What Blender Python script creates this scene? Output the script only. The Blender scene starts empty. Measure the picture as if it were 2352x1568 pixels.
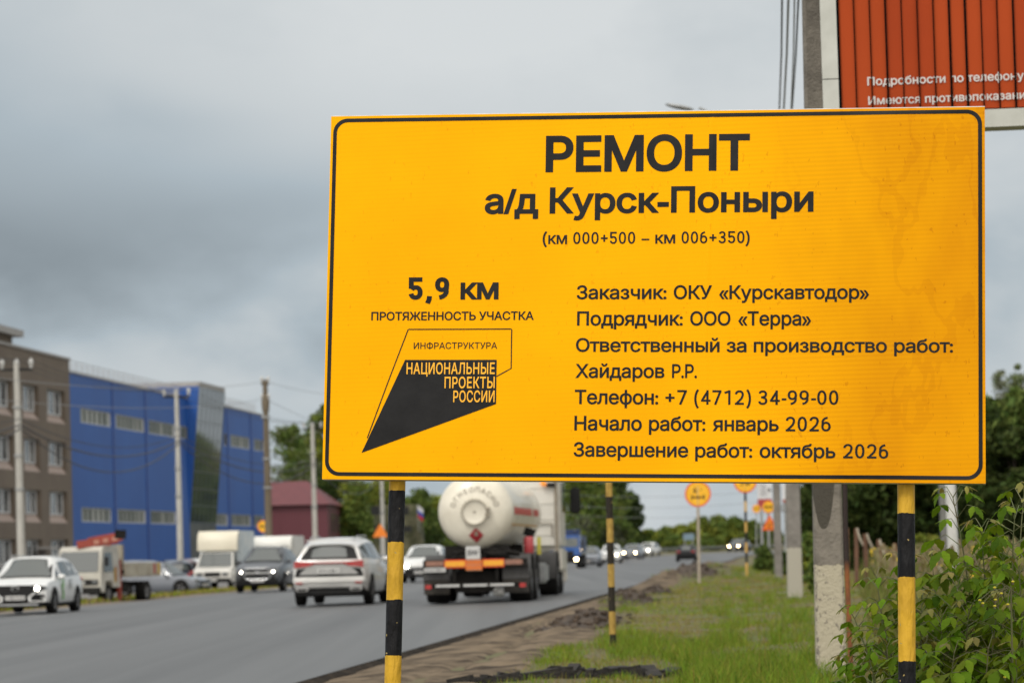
import bpy, bmesh, math, random
import numpy as np
from mathutils import Vector, Matrix, noise as mnoise
R = math.radians
scene = bpy.context.scene
COL = scene.collection

# ------------------------------------------------------------------ camera
FPX = 6533.0            # focal length in pixels of a 2352 px wide picture
CX, HY = 1176.0, 1261.0 # principal column, horizon row
ROLL = 0.025
EYE = 1.25
ct, st_ = math.cos(ROLL), math.sin(ROLL)
cam_d = bpy.data.cameras.new('camera')
cam = bpy.data.objects.new('camera', cam_d)
COL.objects.link(cam)
cam_d.sensor_width = 36.0
cam_d.lens = FPX / 2352 * 36.0
cam_d.shift_y = (HY - 784.0) / 2352
cam_d.clip_start = 0.1
cam_d.clip_end = 12000
cam.matrix_world = Matrix(((ct, st_, 0, 0), (0, 0, -1, 0), (-st_, ct, 0, EYE), (0, 0, 0, 1)))
cam_d.dof.use_dof = True
cam_d.dof.focus_distance = 13.5
cam_d.dof.aperture_fstop = cam_d.lens / 1000 / 0.0235
cam_d.dof.aperture_blades = 9
scene.camera = cam

# ------------------------------------------------------------------ sky, sun, exposure
SUN_EL, SUN_AZ = R(50), R(215)      # from behind the camera, left
world = bpy.data.worlds.new("World")
scene.world = world
world.use_nodes = True
wn, wl = world.node_tree.nodes, world.node_tree.links
wn.clear()
def wnode(t, **k):
    n = wn.new(t)
    for a, b in k.items(): setattr(n, a, b)
    return n
w_out = wnode('ShaderNodeOutputWorld'); w_bg = wnode('ShaderNodeBackground')
sky = wnode('ShaderNodeTexSky', sky_type='NISHITA', sun_disc=False, sun_elevation=SUN_EL, sun_rotation=SUN_AZ)
tc = wnode('ShaderNodeTexCoord')
def wmath(op, a, b=None, c=None):
    n = wnode('ShaderNodeMath', operation=op)
    for i, v in enumerate((a, b, c)):
        if v is None: continue
        if isinstance(v, (int, float)): n.inputs[i].default_value = v
        else: wl.new(v, n.inputs[i])
    return n.outputs[0]
sep = wnode('ShaderNodeSeparateXYZ'); wl.new(tc.outputs['Generated'], sep.inputs[0])
def wnoise(scale, sx, sy, sz, detail, rough, off=0.0):
    mp = wnode('ShaderNodeMapping'); wl.new(tc.outputs['Generated'], mp.inputs[0])
    mp.inputs['Scale'].default_value = (sx, sy, sz); mp.inputs['Location'].default_value = (off, off * .7, off * .3)
    n = wnode('ShaderNodeTexNoise'); n.inputs['Scale'].default_value = scale
    n.inputs['Detail'].default_value = detail; n.inputs['Roughness'].default_value = rough
    wl.new(mp.outputs[0], n.inputs['Vector'])
    return n.outputs[0]
n_big = wnoise(6, 1, 1, 2.2, 3, .45, 3.1)
n_mid = wnoise(19, 1, 1, 1.7, 4, .5, 1.7)
warp = wmath('MULTIPLY', wmath('SUBTRACT', n_big, .5), .12)
warp2 = wmath('MULTIPLY', wmath('SUBTRACT', n_mid, .5), .10)
xw = wmath('ADD', sep.outputs[0], wmath('ADD', warp2, warp)); zw = wmath('ADD', sep.outputs[2], wmath('ADD', wmath('MULTIPLY', warp, .5), wmath('MULTIPLY', warp2, .35)))
def blob(px, py, rx, ry):
    cx, cz = (px - CX) / FPX, (HY - py) / FPX
    a = wmath('DIVIDE', wmath('SUBTRACT', xw, cx), rx / FPX); b = wmath('DIVIDE', wmath('SUBTRACT', zw, cz), ry / FPX)
    d = wmath('ADD', wmath('MULTIPLY', a, a), wmath('MULTIPLY', b, b))
    return wmath('POWER', 2.718, wmath('MULTIPLY', d, -1.0))
front = wmath('GREATER_THAN', sep.outputs[1], 0.0)
dens = wmath('ADD', .43, wmath('MULTIPLY', wmath('SUBTRACT', n_big, .5), .5))
dens = wmath('ADD', dens, wmath('MULTIPLY', wmath('SUBTRACT', n_mid, .5), .56))
shape = None
for px, py, rx, ry, amp in ((120, 600, 760, 210, .36), (-200, 330, 460, 330, .20), (420, 260, 260, 90, .10), (700, 480, 500, 130, .12), (720, 760, 400, 120, -.30),
                            (1050, 30, 780, 330, -.30), (1900, 150, 700, 380, -.16), (2330, 650, 300, 160, .22), (200, 800, 420, 70, -.12)):
    g = wmath('MULTIPLY', wmath('MULTIPLY', blob(px, py, rx, ry), amp), front)
    shape = g if shape is None else wmath('ADD', shape, g)
dens = wmath('ADD', dens, shape)
ramp = wnode('ShaderNodeValToRGB'); wl.new(dens, ramp.inputs[0])
cr = ramp.color_ramp
cr.elements[0].position = .10; cr.elements[0].color = (.66, .69, .70, 1)
cr.elements[1].position = .95; cr.elements[1].color = (.235, .275, .305, 1)
e = cr.elements.new(.33); e.color = (.565, .605, .625, 1)
e = cr.elements.new(.58); e.color = (.41, .475, .52, 1)
gain = wmath('ADD', 9.4, wmath('MULTIPLY', wmath('MAXIMUM', wmath('SUBTRACT', sep.outputs[2], .22), 0.0), 13.0))
# the cloud deck is thinner (brighter) overhead and behind the camera, where the veiled sun stands
gain = wmath('ADD', gain, wmath('MULTIPLY', wmath('MAXIMUM', wmath('MULTIPLY', sep.outputs[1], -1.0), 0.0), 16.0))
warm = wnode('ShaderNodeMixRGB'); warm.inputs[2].default_value = (.60, .57, .53, 1)
wl.new(wmath('MINIMUM', wmath('ADD', wmath('MULTIPLY', wmath('MAXIMUM', wmath('MULTIPLY', sep.outputs[1], -1.0), 0.0), 1.6), wmath('MULTIPLY', wmath('MAXIMUM', wmath('SUBTRACT', sep.outputs[2], .3), 0.0), 1.4)), .95), warm.inputs[0]); wl.new(ramp.outputs[0], warm.inputs[1])
vm = wnode('ShaderNodeVectorMath', operation='SCALE'); wl.new(warm.outputs[0], vm.inputs[0]); wl.new(gain, vm.inputs['Scale'])
mixs = wnode('ShaderNodeMixRGB'); mixs.inputs[0].default_value = .98
wl.new(sky.outputs[0], mixs.inputs[1]); wl.new(vm.outputs[0], mixs.inputs[2])
wl.new(mixs.outputs[0], w_bg.inputs[0]); w_bg.inputs[1].default_value = 0.1
wl.new(w_bg.outputs[0], w_out.inputs[0])

sd = bpy.data.lights.new('sun', 'SUN'); sd.energy = 1.5; sd.angle = R(16); sd.color = (1, .96, .90)
sun = bpy.data.objects.new('sun', sd); COL.objects.link(sun)
sdir = Vector((math.sin(SUN_AZ) * math.cos(SUN_EL), math.cos(SUN_AZ) * math.cos(SUN_EL), math.sin(SUN_EL)))
sun.rotation_euler = sdir.to_track_quat('Z', 'Y').to_euler(); sun.location = sdir * 60
vs = scene.view_settings
vs.view_transform = 'Standard'; vs.look = 'None'; vs.exposure = 0.12; vs.gamma = 1.0; vs.use_curve_mapping = False
scene.render.film_transparent = False
scene.cycles.max_bounces = 6
scene.cycles.use_denoising = True

# ------------------------------------------------------------------ helpers
def P(x, y, Y):
    u, v = x - CX, HY - y
    return Vector(((u * ct + v * st_) / FPX * Y, Y, (-u * st_ + v * ct) / FPX * Y + EYE))
def ray(x, y):
    p = P(x, y, 1.0); return Vector((p.x, 1.0, p.z - EYE))
ROAD_S = 0.0955
def curve_x(Y): return 0.0 if Y < 260 else (.002 * (Y - 260) ** 2 if Y < 430 else .002 * 170 ** 2 + .68 * (Y - 430))
def base_z(Y):
    pts = ((-1000, 0), (120, 0), (255, -.2), (300, .12), (340, .42), (430, .62), (9000, .62))
    for (a, za), (b, zb) in zip(pts, pts[1:]):
        if a <= Y <= b:
            t = (Y - a) / (b - a); t = t * t * (3 - 2 * t); return za + (zb - za) * t
    return 0
def road_z(L, Y): return EYE - 1.23 + .0135 * (L + 7) + base_z(Y)
def LX(L, Y): return L + ROAD_S * Y + curve_x(Y)
def sstep(a, b, x):
    t = min(1, max(0, (x - a) / (b - a))); return t * t * (3 - 2 * t)

def tag(o, label=None, cat=None, group=None, kind=None):
    for k, v in (('label', label), ('category', cat), ('group', group), ('kind', kind)):
        if v: o[k] = v
    return o
def thing(name, label, cat, loc=(0, 0, 0), rz=0, group=None):
    o = bpy.data.objects.new(name, None); COL.objects.link(o)
    o.location = loc; o.rotation_euler = (0, 0, rz); o.empty_display_size = .2
    return tag(o, label, cat, group)
def kids(o): return [c for c in bpy.data.objects if c.parent == o]
def copy_tree(o, parent=None):
    c = o.copy(); COL.objects.link(c)
    if parent: c.parent = parent
    for k in kids(o): copy_tree(k, c)
    return c

class MB:
    def __init__(s): s.v, s.f, s.m = [], [], []
    def add(s, vs, fs, mi=0):
        b = len(s.v); s.v += [tuple(v) for v in vs]
        s.f += [tuple(i + b for i in f) for f in fs]; s.m += [mi] * len(fs); return s
    def box(s, c, d, mi=0, rz=0, ch=0, M=None):
        x, y, z = d[0] / 2, d[1] / 2, d[2] / 2
        if ch:
            ch = min(ch, x * .9, y * .9, z * .9)
            bm = bmesh.new(); bmesh.ops.create_cube(bm, size=1)
            for v in bm.verts: v.co = Vector((v.co.x * d[0], v.co.y * d[1], v.co.z * d[2]))
            bmesh.ops.bevel(bm, geom=bm.edges[:], offset=ch, segments=2, affect='EDGES')
            vs = [v.co.copy() for v in bm.verts]; fs = [[v.index for v in f.verts] for f in bm.faces]; bm.free()
        else:
            vs = [Vector((i * x, j * y, k * z)) for i in (-1, 1) for j in (-1, 1) for k in (-1, 1)]
            fs = [(0, 1, 3, 2), (4, 6, 7, 5), (0, 4, 5, 1), (2, 3, 7, 6), (0, 2, 6, 4), (1, 5, 7, 3)]
        m = Matrix.Rotation(rz, 3, 'Z') if M is None else M
        return s.add([m @ v + Vector(c) for v in vs], fs, mi)
    def tube(s, pts, rad, n=8, mi=0, caps=True):
        pts = [Vector(p) for p in pts]
        if not hasattr(rad, '__len__'): rad = [rad] * len(pts)
        vs, fs = [], []; up = None
        for i, p in enumerate(pts):
            t = (pts[min(i + 1, len(pts) - 1)] - pts[max(i - 1, 0)]).normalized()
            if up is None: up = Vector((0, 0, 1)) if abs(t.z) < .9 else Vector((1, 0, 0))
            a = t.cross(up)
            if a.length < 1e-4: a = t.orthogonal()
            a.normalize(); b = a.cross(t).normalized(); up = b
            for k in range(n):
                w = 2 * math.pi * k / n
                vs.append(p + (a * math.cos(w) + b * math.sin(w)) * rad[i])
        for i in range(len(pts) - 1):
            for k in range(n):
                fs.append((i * n + k, i * n + (k + 1) % n, (i + 1) * n + (k + 1) % n, (i + 1) * n + k))
        if caps: fs += [tuple(range(n))[::-1], tuple(range((len(pts) - 1) * n, len(pts) * n))]
        return s.add(vs, fs, mi)
    def lathe(s, prof, o, ax, n=20, mi=0):      # prof: (radius, along)
        ax = Vector(ax).normalized(); a = ax.orthogonal().normalized(); b = ax.cross(a); o = Vector(o)
        vs, fs = [], []
        for r, h in prof:
            for k in range(n):
                w = 2 * math.pi * k / n; vs.append(o + ax * h + (a * math.cos(w) + b * math.sin(w)) * r)
        for i in range(len(prof) - 1):
            for k in range(n): fs.append((i * n + k, i * n + (k + 1) % n, (i + 1) * n + (k + 1) % n, (i + 1) * n + k))
        return s.add(vs, fs, mi)
    def ell(s, c, d, mi=0, n=10):
        vs, fs = [], []
        for i in range(n // 2 + 1):
            th = math.pi * i / (n // 2)
            for k in range(n):
                w = 2 * math.pi * k / n
                vs.append((c[0] + d[0] * math.sin(th) * math.cos(w), c[1] + d[1] * math.sin(th) * math.sin(w), c[2] + d[2] * math.cos(th)))
        for i in range(n // 2):
            for k in range(n): fs.append((i * n + k, (i + 1) * n + k, (i + 1) * n + (k + 1) % n, i * n + (k + 1) % n))
        return s.add(vs, fs, mi)
    def prism(s, poly, axis_map, d0, d1, mi=0):  # poly of 2-D points, axis_map(p, d) -> 3-D
        n = len(poly); vs = [axis_map(p, d0) for p in poly] + [axis_map(p, d1) for p in poly]
        fs = [tuple(range(n))[::-1], tuple(range(n, 2 * n))] + [(i, (i + 1) % n, n + (i + 1) % n, n + i) for i in range(n)]
        return s.add(vs, fs, mi)
    def build(s, name, mats, parent=None, smooth=None, label=None):
        me = bpy.data.meshes.new(name); me.from_pydata(s.v, [], s.f)
        for m in (mats if isinstance(mats, (list, tuple)) else [mats]): me.materials.append(m)
        if len(set(s.m)) > 1: me.polygons.foreach_set('material_index', s.m)
        bm = bmesh.new(); bm.from_mesh(me); bmesh.ops.remove_doubles(bm, verts=bm.verts, dist=1e-5)
        bmesh.ops.recalc_face_normals(bm, faces=bm.faces); bm.to_mesh(me); bm.free()
        if smooth is not None:
            me.polygons.foreach_set('use_smooth', [True] * len(me.polygons)); me.set_sharp_from_angle(angle=R(smooth))
        me.update()
        o = bpy.data.objects.new(name, me); COL.objects.link(o)
        if parent: o.parent = parent
        if label: o['label'] = label
        return o
def np_mesh(name, V, F, mats, mi=None, parent=None, smooth=False, tri=False):
    me = bpy.data.meshes.new(name); nf, k = F.shape
    me.vertices.add(len(V)); me.vertices.foreach_set('co', np.ascontiguousarray(V, dtype=np.float32).ravel())
    me.loops.add(nf * k); me.loops.foreach_set('vertex_index', np.ascontiguousarray(F, dtype=np.int32).ravel())
    me.polygons.add(nf); me.polygons.foreach_set('loop_start', np.arange(0, nf * k, k, dtype=np.int32))
    for m in mats: me.materials.append(m)
    if mi is not None: me.polygons.foreach_set('material_index', np.asarray(mi, dtype=np.int32))
    if smooth: me.polygons.foreach_set('use_smooth', np.ones(nf, dtype=bool))
    me.update(calc_edges=True); me.validate()
    o = bpy.data.objects.new(name, me); COL.objects.link(o)
    if parent: o.parent = parent
    return o

# ------------------------------------------------------------------ materials
def mat(name, c, c2=None, scale=4.0, rough=.6, metal=0.0, bump=0.0, bscale=None, spec=.5, detail=5, stretch=(1, 1, 1), lo=.35, hi=.65, coat=0.0, emit=None, es=0.0, coord='Object', island=0.0, transl=0.0):
    m = bpy.data.materials.new(name); m.use_nodes = True
    N, Lk = m.node_tree.nodes, m.node_tree.links; b = N['Principled BSDF']
    b.inputs['Base Color'].default_value = (*c, 1); b.inputs['Roughness'].default_value = rough
    b.inputs['Metallic'].default_value = metal; b.inputs['Specular IOR Level'].default_value = spec
    b.inputs['Coat Weight'].default_value = coat
    if emit: b.inputs['Emission Color'].default_value = (*emit, 1); b.inputs['Emission Strength'].default_value = es
    colout = None
    if c2 or bump:
        t = N.new('ShaderNodeTexCoord'); mp = N.new('ShaderNodeMapping'); mp.inputs['Scale'].default_value = stretch
        Lk.new(t.outputs[coord], mp.inputs[0])
    if c2:
        n = N.new('ShaderNodeTexNoise'); n.inputs['Scale'].default_value = scale; n.inputs['Detail'].default_value = detail; n.inputs['Roughness'].default_value = .6
        Lk.new(mp.outputs[0], n.inputs['Vector'])
        r = N.new('ShaderNodeValToRGB'); r.color_ramp.elements[0].position = lo; r.color_ramp.elements[1].position = hi
        r.color_ramp.elements[0].color = (*c, 1); r.color_ramp.elements[1].color = (*c2, 1)
        Lk.new(n.outputs[0], r.inputs[0]); colout = r.outputs[0]
    if island:
        g = N.new('ShaderNodeNewGeometry'); h = N.new('ShaderNodeHueSaturation')
        mr = N.new('ShaderNodeMapRange'); mr.inputs[3].default_value = 1 - island; mr.inputs[4].default_value = 1 + island
        Lk.new(g.outputs['Random Per Island'], mr.inputs[0]); Lk.new(mr.outputs[0], h.inputs['Value'])
        if colout: Lk.new(colout, h.inputs['Color'])
        else: h.inputs['Color'].default_value = (*c, 1)
        mr2 = N.new('ShaderNodeMath'); mr2.operation = 'MULTIPLY_ADD'; mr2.inputs[1].default_value = .05; mr2.inputs[2].default_value = .475
        fr = N.new('ShaderNodeMath'); fr.operation = 'FRACT'; ml = N.new('ShaderNodeMath'); ml.operation = 'MULTIPLY'; ml.inputs[1].default_value = 17.3
        Lk.new(g.outputs['Random Per Island'], ml.inputs[0]); Lk.new(ml.outputs[0], fr.inputs[0]); Lk.new(fr.outputs[0], mr2.inputs[0]); Lk.new(mr2.outputs[0], h.inputs['Hue'])
        colout = h.outputs[0]
    if colout: Lk.new(colout, b.inputs['Base Color'])
    if bump:
        n2 = N.new('ShaderNodeTexNoise'); n2.inputs['Scale'].default_value = bscale or scale * 3; n2.inputs['Detail'].default_value = 6
        Lk.new(mp.outputs[0], n2.inputs['Vector'])
        bp = N.new('ShaderNodeBump'); bp.inputs['Strength'].default_value = bump; bp.inputs['Distance'].default_value = .02
        Lk.new(n2.outputs[0], bp.inputs['Height']); Lk.new(bp.outputs[0], b.inputs['Normal'])
    if transl:
        tr = N.new('ShaderNodeBsdfTranslucent'); mx = N.new('ShaderNodeMixShader'); mx.inputs[0].default_value = transl
        if colout: Lk.new(colout, tr.inputs[0])
        else: tr.inputs[0].default_value = (*c, 1)
        out = N['Material Output']; Lk.new(b.outputs[0], mx.inputs[1]); Lk.new(tr.outputs[0], mx.inputs[2]); Lk.new(mx.outputs[0], out.inputs[0])
    return m
def stripe_mat(name, bounds, first_yellow=True, yel=(.60, .355, .03), yel2=(.43, .25, .025), blk=(.008, .008, .009), nscale=9, amt=.012, rough=.42):
    """yellow and black bands along local z, bounds from the top down"""
    m = mat(name, yel, yel2, scale=nscale, rough=rough, bump=.9, bscale=30, stretch=(1, 1, .35), spec=.14)
    N, Lk = m.node_tree.nodes, m.node_tree.links; b = N['Principled BSDF']
    src = b.inputs['Base Color'].links[0].from_socket
    t = N.new('ShaderNodeTexCoord'); s = N.new('ShaderNodeSeparateXYZ'); Lk.new(t.outputs['Object'], s.inputs[0])
    n = N.new('ShaderNodeTexNoise'); n.inputs['Scale'].default_value = 45; Lk.new(t.outputs['Object'], n.inputs[0])
    a = N.new('ShaderNodeMath'); a.operation = 'MULTIPLY_ADD'; a.inputs[1].default_value = amt; Lk.new(n.outputs[0], a.inputs[0]); Lk.new(s.outputs[2], a.inputs[2])
    zs = sorted(bounds); lo, hi = zs[0] - .5, zs[-1] + .5
    mr = N.new('ShaderNodeMapRange'); mr.inputs[1].default_value = lo; mr.inputs[2].default_value = hi; Lk.new(a.outputs[0], mr.inputs[0])
    r = N.new('ShaderNodeValToRGB'); r.color_ramp.interpolation = 'CONSTANT'; Lk.new(mr.outputs[0], r.inputs[0])
    k = len(zs); val = lambda i: 1.0 if ((k - i) % 2 == 0) == first_yellow else 0.0   # band i counted from the bottom
    r.color_ramp.elements[0].position = 0; r.color_ramp.elements[0].color = (val(0),) * 3 + (1,)
    r.color_ramp.elements[1].position = (zs[0] - lo) / (hi - lo); r.color_ramp.elements[1].color = (val(1),) * 3 + (1,)
    for i, z in enumerate(zs[1:], 2):
        e = r.color_ramp.elements.new((z - lo) / (hi - lo)); e.color = (val(i),) * 3 + (1,)
    # paint chips
    n3 = N.new('ShaderNodeTexNoise'); n3.inputs['Scale'].default_value = 26; n3.inputs['Detail'].default_value = 3; Lk.new(t.outputs['Object'], n3.inputs[0])
    ch = N.new('ShaderNodeMath'); ch.operation = 'GREATER_THAN'; ch.inputs[1].default_value = .70; Lk.new(n3.outputs[0], ch.inputs[0])
    mx = N.new('ShaderNodeMixRGB'); mx.inputs[1].default_value = (*blk, 1); Lk.new(r.outputs[0], mx.inputs[0]); Lk.new(src, mx.inputs[2])
    mc = N.new('ShaderNodeMixRGB'); mc.inputs[2].default_value = (.36, .27, .10, 1); Lk.new(ch.outputs[0], mc.inputs[0]); Lk.new(mx.outputs[0], mc.inputs[1])
    Lk.new(mc.outputs[0], b.inputs['Base Color'])
    return m

M = {}
M['black'] = mat('black_paint', (.009, .009, .009), (.014, .014, .014), 30, .5, spec=.25)
M['rubber'] = mat('tyre_rubber', (.006, .006, .006), (.012, .011, .010), 9, .9, spec=.2)
M['rim'] = mat('wheel_alloy', (.22, .22, .22), (.12, .12, .12), 8, .4, .6)
M['glass'] = mat('car_glass', (.014, .026, .024), rough=.06, spec=.9)
M['plastic'] = mat('dark_plastic', (.007, .007, .0075), (.012, .012, .012), 12, .65, spec=.3)
M['plate'] = mat('plate_white', (.55, .55, .53), (.45, .45, .44), 20, .5)
M['plate_ink'] = mat('plate_ink', (.06, .06, .06), rough=.6)
M['chrome'] = mat('chrome', (.55, .56, .57), rough=.18, metal=1)
M['red_lens'] = mat('red_lens', (.42, .018, .015), (.30, .012, .01), 12, .2, coat=.5)
M['clear_lens'] = mat('clear_lens', (.16, .17, .175), (.07, .075, .08), 22, .12, coat=.6)
M['lamp_on'] = mat('headlamp_on', (1, .95, .85), emit=(1, .93, .80), es=20)
M['lamp_warm'] = mat('headlamp_warm', (1, .85, .55), emit=(1, .74, .38), es=30)
M['amber'] = mat('amber_lens', (.75, .20, .02), rough=.25)
M['glass'].node_tree.nodes['Principled BSDF'].inputs['IOR'].default_value = 1.85
def paint(name, c, c2=None, rough=.28): return mat(name, c, c2 or tuple(x * .85 for x in c), 1.6, rough, coat=.5, bump=.015, bscale=2)
M['white_car'] = paint('white_car_paint', (.66, .67, .66), (.58, .585, .57))
M['white_pearl'] = paint('pearl_car_paint', (.66, .655, .63), (.55, .545, .525))
M['grey_car'] = paint('dark_grey_paint', (.028, .032, .038))
M['silver_car'] = paint('silver_paint', (.15, .165, .19))
M['navy_car'] = paint('navy_paint', (.02, .03, .06))
M['black_car'] = mat('black_car_paint', (.006, .0065, .0075), (.009, .009, .010), 2, .35, spec=.25)
M['maroon_car'] = paint('maroon_paint', (.12, .03, .03))
M['conc'] = mat('pole_concrete', (.30, .285, .26), (.21, .20, .18), 5, .85, bump=.5, bscale=40, stretch=(1, 1, .4))
M['conc_pale'] = mat('pale_concrete', (.46, .45, .41), (.36, .35, .32), 3, .85, bump=.2, stretch=(1, 1, .3))
M['wire'] = mat('wire', (.035, .035, .038), rough=.6)
M['wire_pale'] = mat('pale_wire', (.22, .23, .24), rough=.5)
M['porcelain'] = mat('insulator', (.52, .52, .50), (.4, .4, .39), 12, .3)
M['steel'] = mat('galvanised_steel', (.38, .39, .39), (.28, .29, .29), 8, .5, .5)
M['rust'] = mat('rust', (.22, .075, .022), (.12, .04, .018), 14, .85, bump=.4)
M['sign_yellow'] = mat('sign_yellow', (.86, .46, .015), (.80, .41, .012), 4, .42)
M['sign_red'] = mat('sign_red', (.72, .10, .02), (.62, .08, .02), 6, .45)
M['sign_orange'] = mat('sign_orange', (.80, .22, .015), (.74, .19, .012), 6, .45)

# ------------------------------------------------------------------ text
def fill_loops(loops):
    """non-zero winding fill of closed outlines by horizontal slabs: vertices and quads"""
    E = []
    for lp in loops:
        for p, q in zip(lp, lp[1:] + lp[:1]):
            if abs(p[1] - q[1]) > 1e-6: E.append((p[0], p[1], q[0], q[1]))
    E = np.array(E); ys = set(np.round(E[:, 1], 5)) | set(np.round(E[:, 3], 5))
    d = E[:, 2:] - E[:, :2]
    for i in range(len(E)):
        r = E[i + 1:, :2] - E[i, :2]; den = d[i, 0] * d[i + 1:, 1] - d[i, 1] * d[i + 1:, 0]
        with np.errstate(all='ignore'):
            t = (r[:, 0] * d[i + 1:, 1] - r[:, 1] * d[i + 1:, 0]) / den; u = (r[:, 0] * d[i, 1] - r[:, 1] * d[i, 0]) / den
            ok = (t > 1e-6) & (t < 1 - 1e-6) & (u > 1e-6) & (u < 1 - 1e-6)
        ys |= set(np.round(E[i, 1] + d[i, 1] * t[ok], 5))
    ys = sorted(ys); vs, fs = [], []
    lo = np.minimum(E[:, 1], E[:, 3]); hi = np.maximum(E[:, 1], E[:, 3])
    for y0, y1 in zip(ys, ys[1:]):
        if y1 - y0 < 2e-4: continue
        m = (lo < (y0 + y1) / 2) & (hi > (y0 + y1) / 2); e = E[m]
        xa = e[:, 0] + (y0 - e[:, 1]) / (e[:, 3] - e[:, 1]) * (e[:, 2] - e[:, 0]); xb = e[:, 0] + (y1 - e[:, 1]) / (e[:, 3] - e[:, 1]) * (e[:, 2] - e[:, 0])
        w = np.sign(e[:, 3] - e[:, 1]); order = np.argsort(xa + xb); acc = 0
        for k in order:
            if acc == 0: s0 = k
            acc += w[k]
            if acc == 0:
                b = len(vs); vs += [(xa[s0], y0), (xa[k], y0), (xb[k], y1), (xb[s0], y1)]; fs.append((b, b + 1, b + 2, b + 3))
    return vs, fs
_txt = {}
def text_mb(body, bold=0.0, space=1.0):
    if (body, bold, space) in _txt: return _txt[(body, bold, space)]
    c = bpy.data.curves.new('lettering_curve', 'FONT'); c.body = body; c.space_character = space; c.resolution_u = 4; c.fill_mode = 'NONE'
    o = bpy.data.objects.new('lettering_curve', c); COL.objects.link(o)
    dg = bpy.context.evaluated_depsgraph_get(); ev = o.evaluated_get(dg); me = ev.to_mesh()
    co = [(v.co.x, v.co.y) for v in me.vertices]; nxt = {}
    for e in me.edges: nxt.setdefault(e.vertices[0], []).append(e.vertices[1]); nxt.setdefault(e.vertices[1], []).append(e.vertices[0])
    ev.to_mesh_clear(); bpy.data.objects.remove(o); bpy.data.curves.remove(c)
    seen, loops = set(), []
    for s0 in range(len(co)):
        if s0 in seen or s0 not in nxt: continue
        lp = [s0]; seen.add(s0); cur = s0 + 1 if s0 + 1 in nxt[s0] else nxt[s0][0]
        while cur not in seen:
            lp.append(cur); seen.add(cur); a = [q for q in nxt[cur] if q not in seen]
            if not a: break
            cur = a[0]
        pts = [co[i] for i in lp]; q = []
        for p in pts:
            if not q or math.hypot(p[0] - q[-1][0], p[1] - q[-1][1]) > 1e-4: q.append(p)
        if len(q) > 2: loops.append(q)
    groups = []
    for lp in sorted(loops, key=lambda l: min(p[0] for p in l)):
        x0, x1 = min(p[0] for p in lp), max(p[0] for p in lp)
        if groups and x0 < groups[-1][1]: groups[-1][0].append(lp); groups[-1][1] = max(groups[-1][1], x1)
        else: groups.append([[lp], x1])
    area = lambda lp: sum(p[0] * q[1] - q[0] * p[1] for p, q in zip(lp, lp[1:] + lp[:1]))
    vs, fs = [], []
    for g, _ in groups:
        sg = -1.0 if max((area(lp) for lp in g), key=abs) > 0 else 1.0
        out = []
        for lp in g:
            n = len(lp); w = []
            for i in range(n):
                a, b, c2 = Vector(lp[i - 1]), Vector(lp[i]), Vector(lp[(i + 1) % n])
                d1, d2 = (b - a).normalized(), (c2 - b).normalized(); n1, n2 = Vector((-d1.y, d1.x)), Vector((-d2.y, d2.x))
                k = n1 + n2; k = n1 if k.length < .2 else k / max(.35, k.length_squared / 2)
                w.append((round(b.x + sg * k.x * bold, 4), round(b.y + sg * k.y * bold, 3)))
            out.append(w)
        v, f = fill_loops(out); b = len(vs); vs += v; fs += [tuple(i + b for i in q) for q in f]
    _txt[(body, bold, space)] = (vs, fs)
    return vs, fs
_cap = {}
def cap_height(bold):
    if bold not in _cap:
        vs, _ = text_mb('Н', bold); ys = [v[1] for v in vs]; _cap[bold] = (min(ys), max(ys))
    return _cap[bold]
def lay_text(mb, body, fn, x0, x1, base0, base1, cap, bold=0.0, mi=0, space=1.0):
    """fit a line between x0 and x1 with its baseline from base0 to base1 and capitals cap high; fn(x, y) -> 3-D"""
    vs, fs = text_mb(body, bold, space); a, b = cap_height(bold)
    xs = [v[0] for v in vs]; xa, xb = min(xs), max(xs)
    def at_(x, y):
        t = (x - xa) / (xb - xa); return fn(x0 + t * (x1 - x0), base0 + t * (base1 - base0) + (y - a) / (b - a) * cap)
    lim = .010 / max(1e-6, (x1 - x0) / (xb - xa)); out, of = [], []
    for f in fs:                                                 # long spans are cut so that the film follows the sheet
        q = [vs[i] for i in f]; k = max(1, int(max(q[1][0] - q[0][0], q[2][0] - q[3][0]) / lim) + 1)
        L = lambda p, r, u: (p[0] + (r[0] - p[0]) * u, p[1] + (r[1] - p[1]) * u); k2 = max(1, int((q[2][1] - q[1][1]) / (b - a) * cap / .015) + 1)
        for i in range(k):
            for j in range(k2):
                u0, u1, v0, v1 = i / k, (i + 1) / k, j / k2, (j + 1) / k2; n = len(out); g = lambda u, v: at_(*L(L(q[0], q[1], u), L(q[3], q[2], u), v))
                out += [g(u0, v0), g(u1, v0), g(u1, v1), g(u0, v1)]; of.append((n, n + 1, n + 2, n + 3))
    mb.add(out, of, mi)
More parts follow.
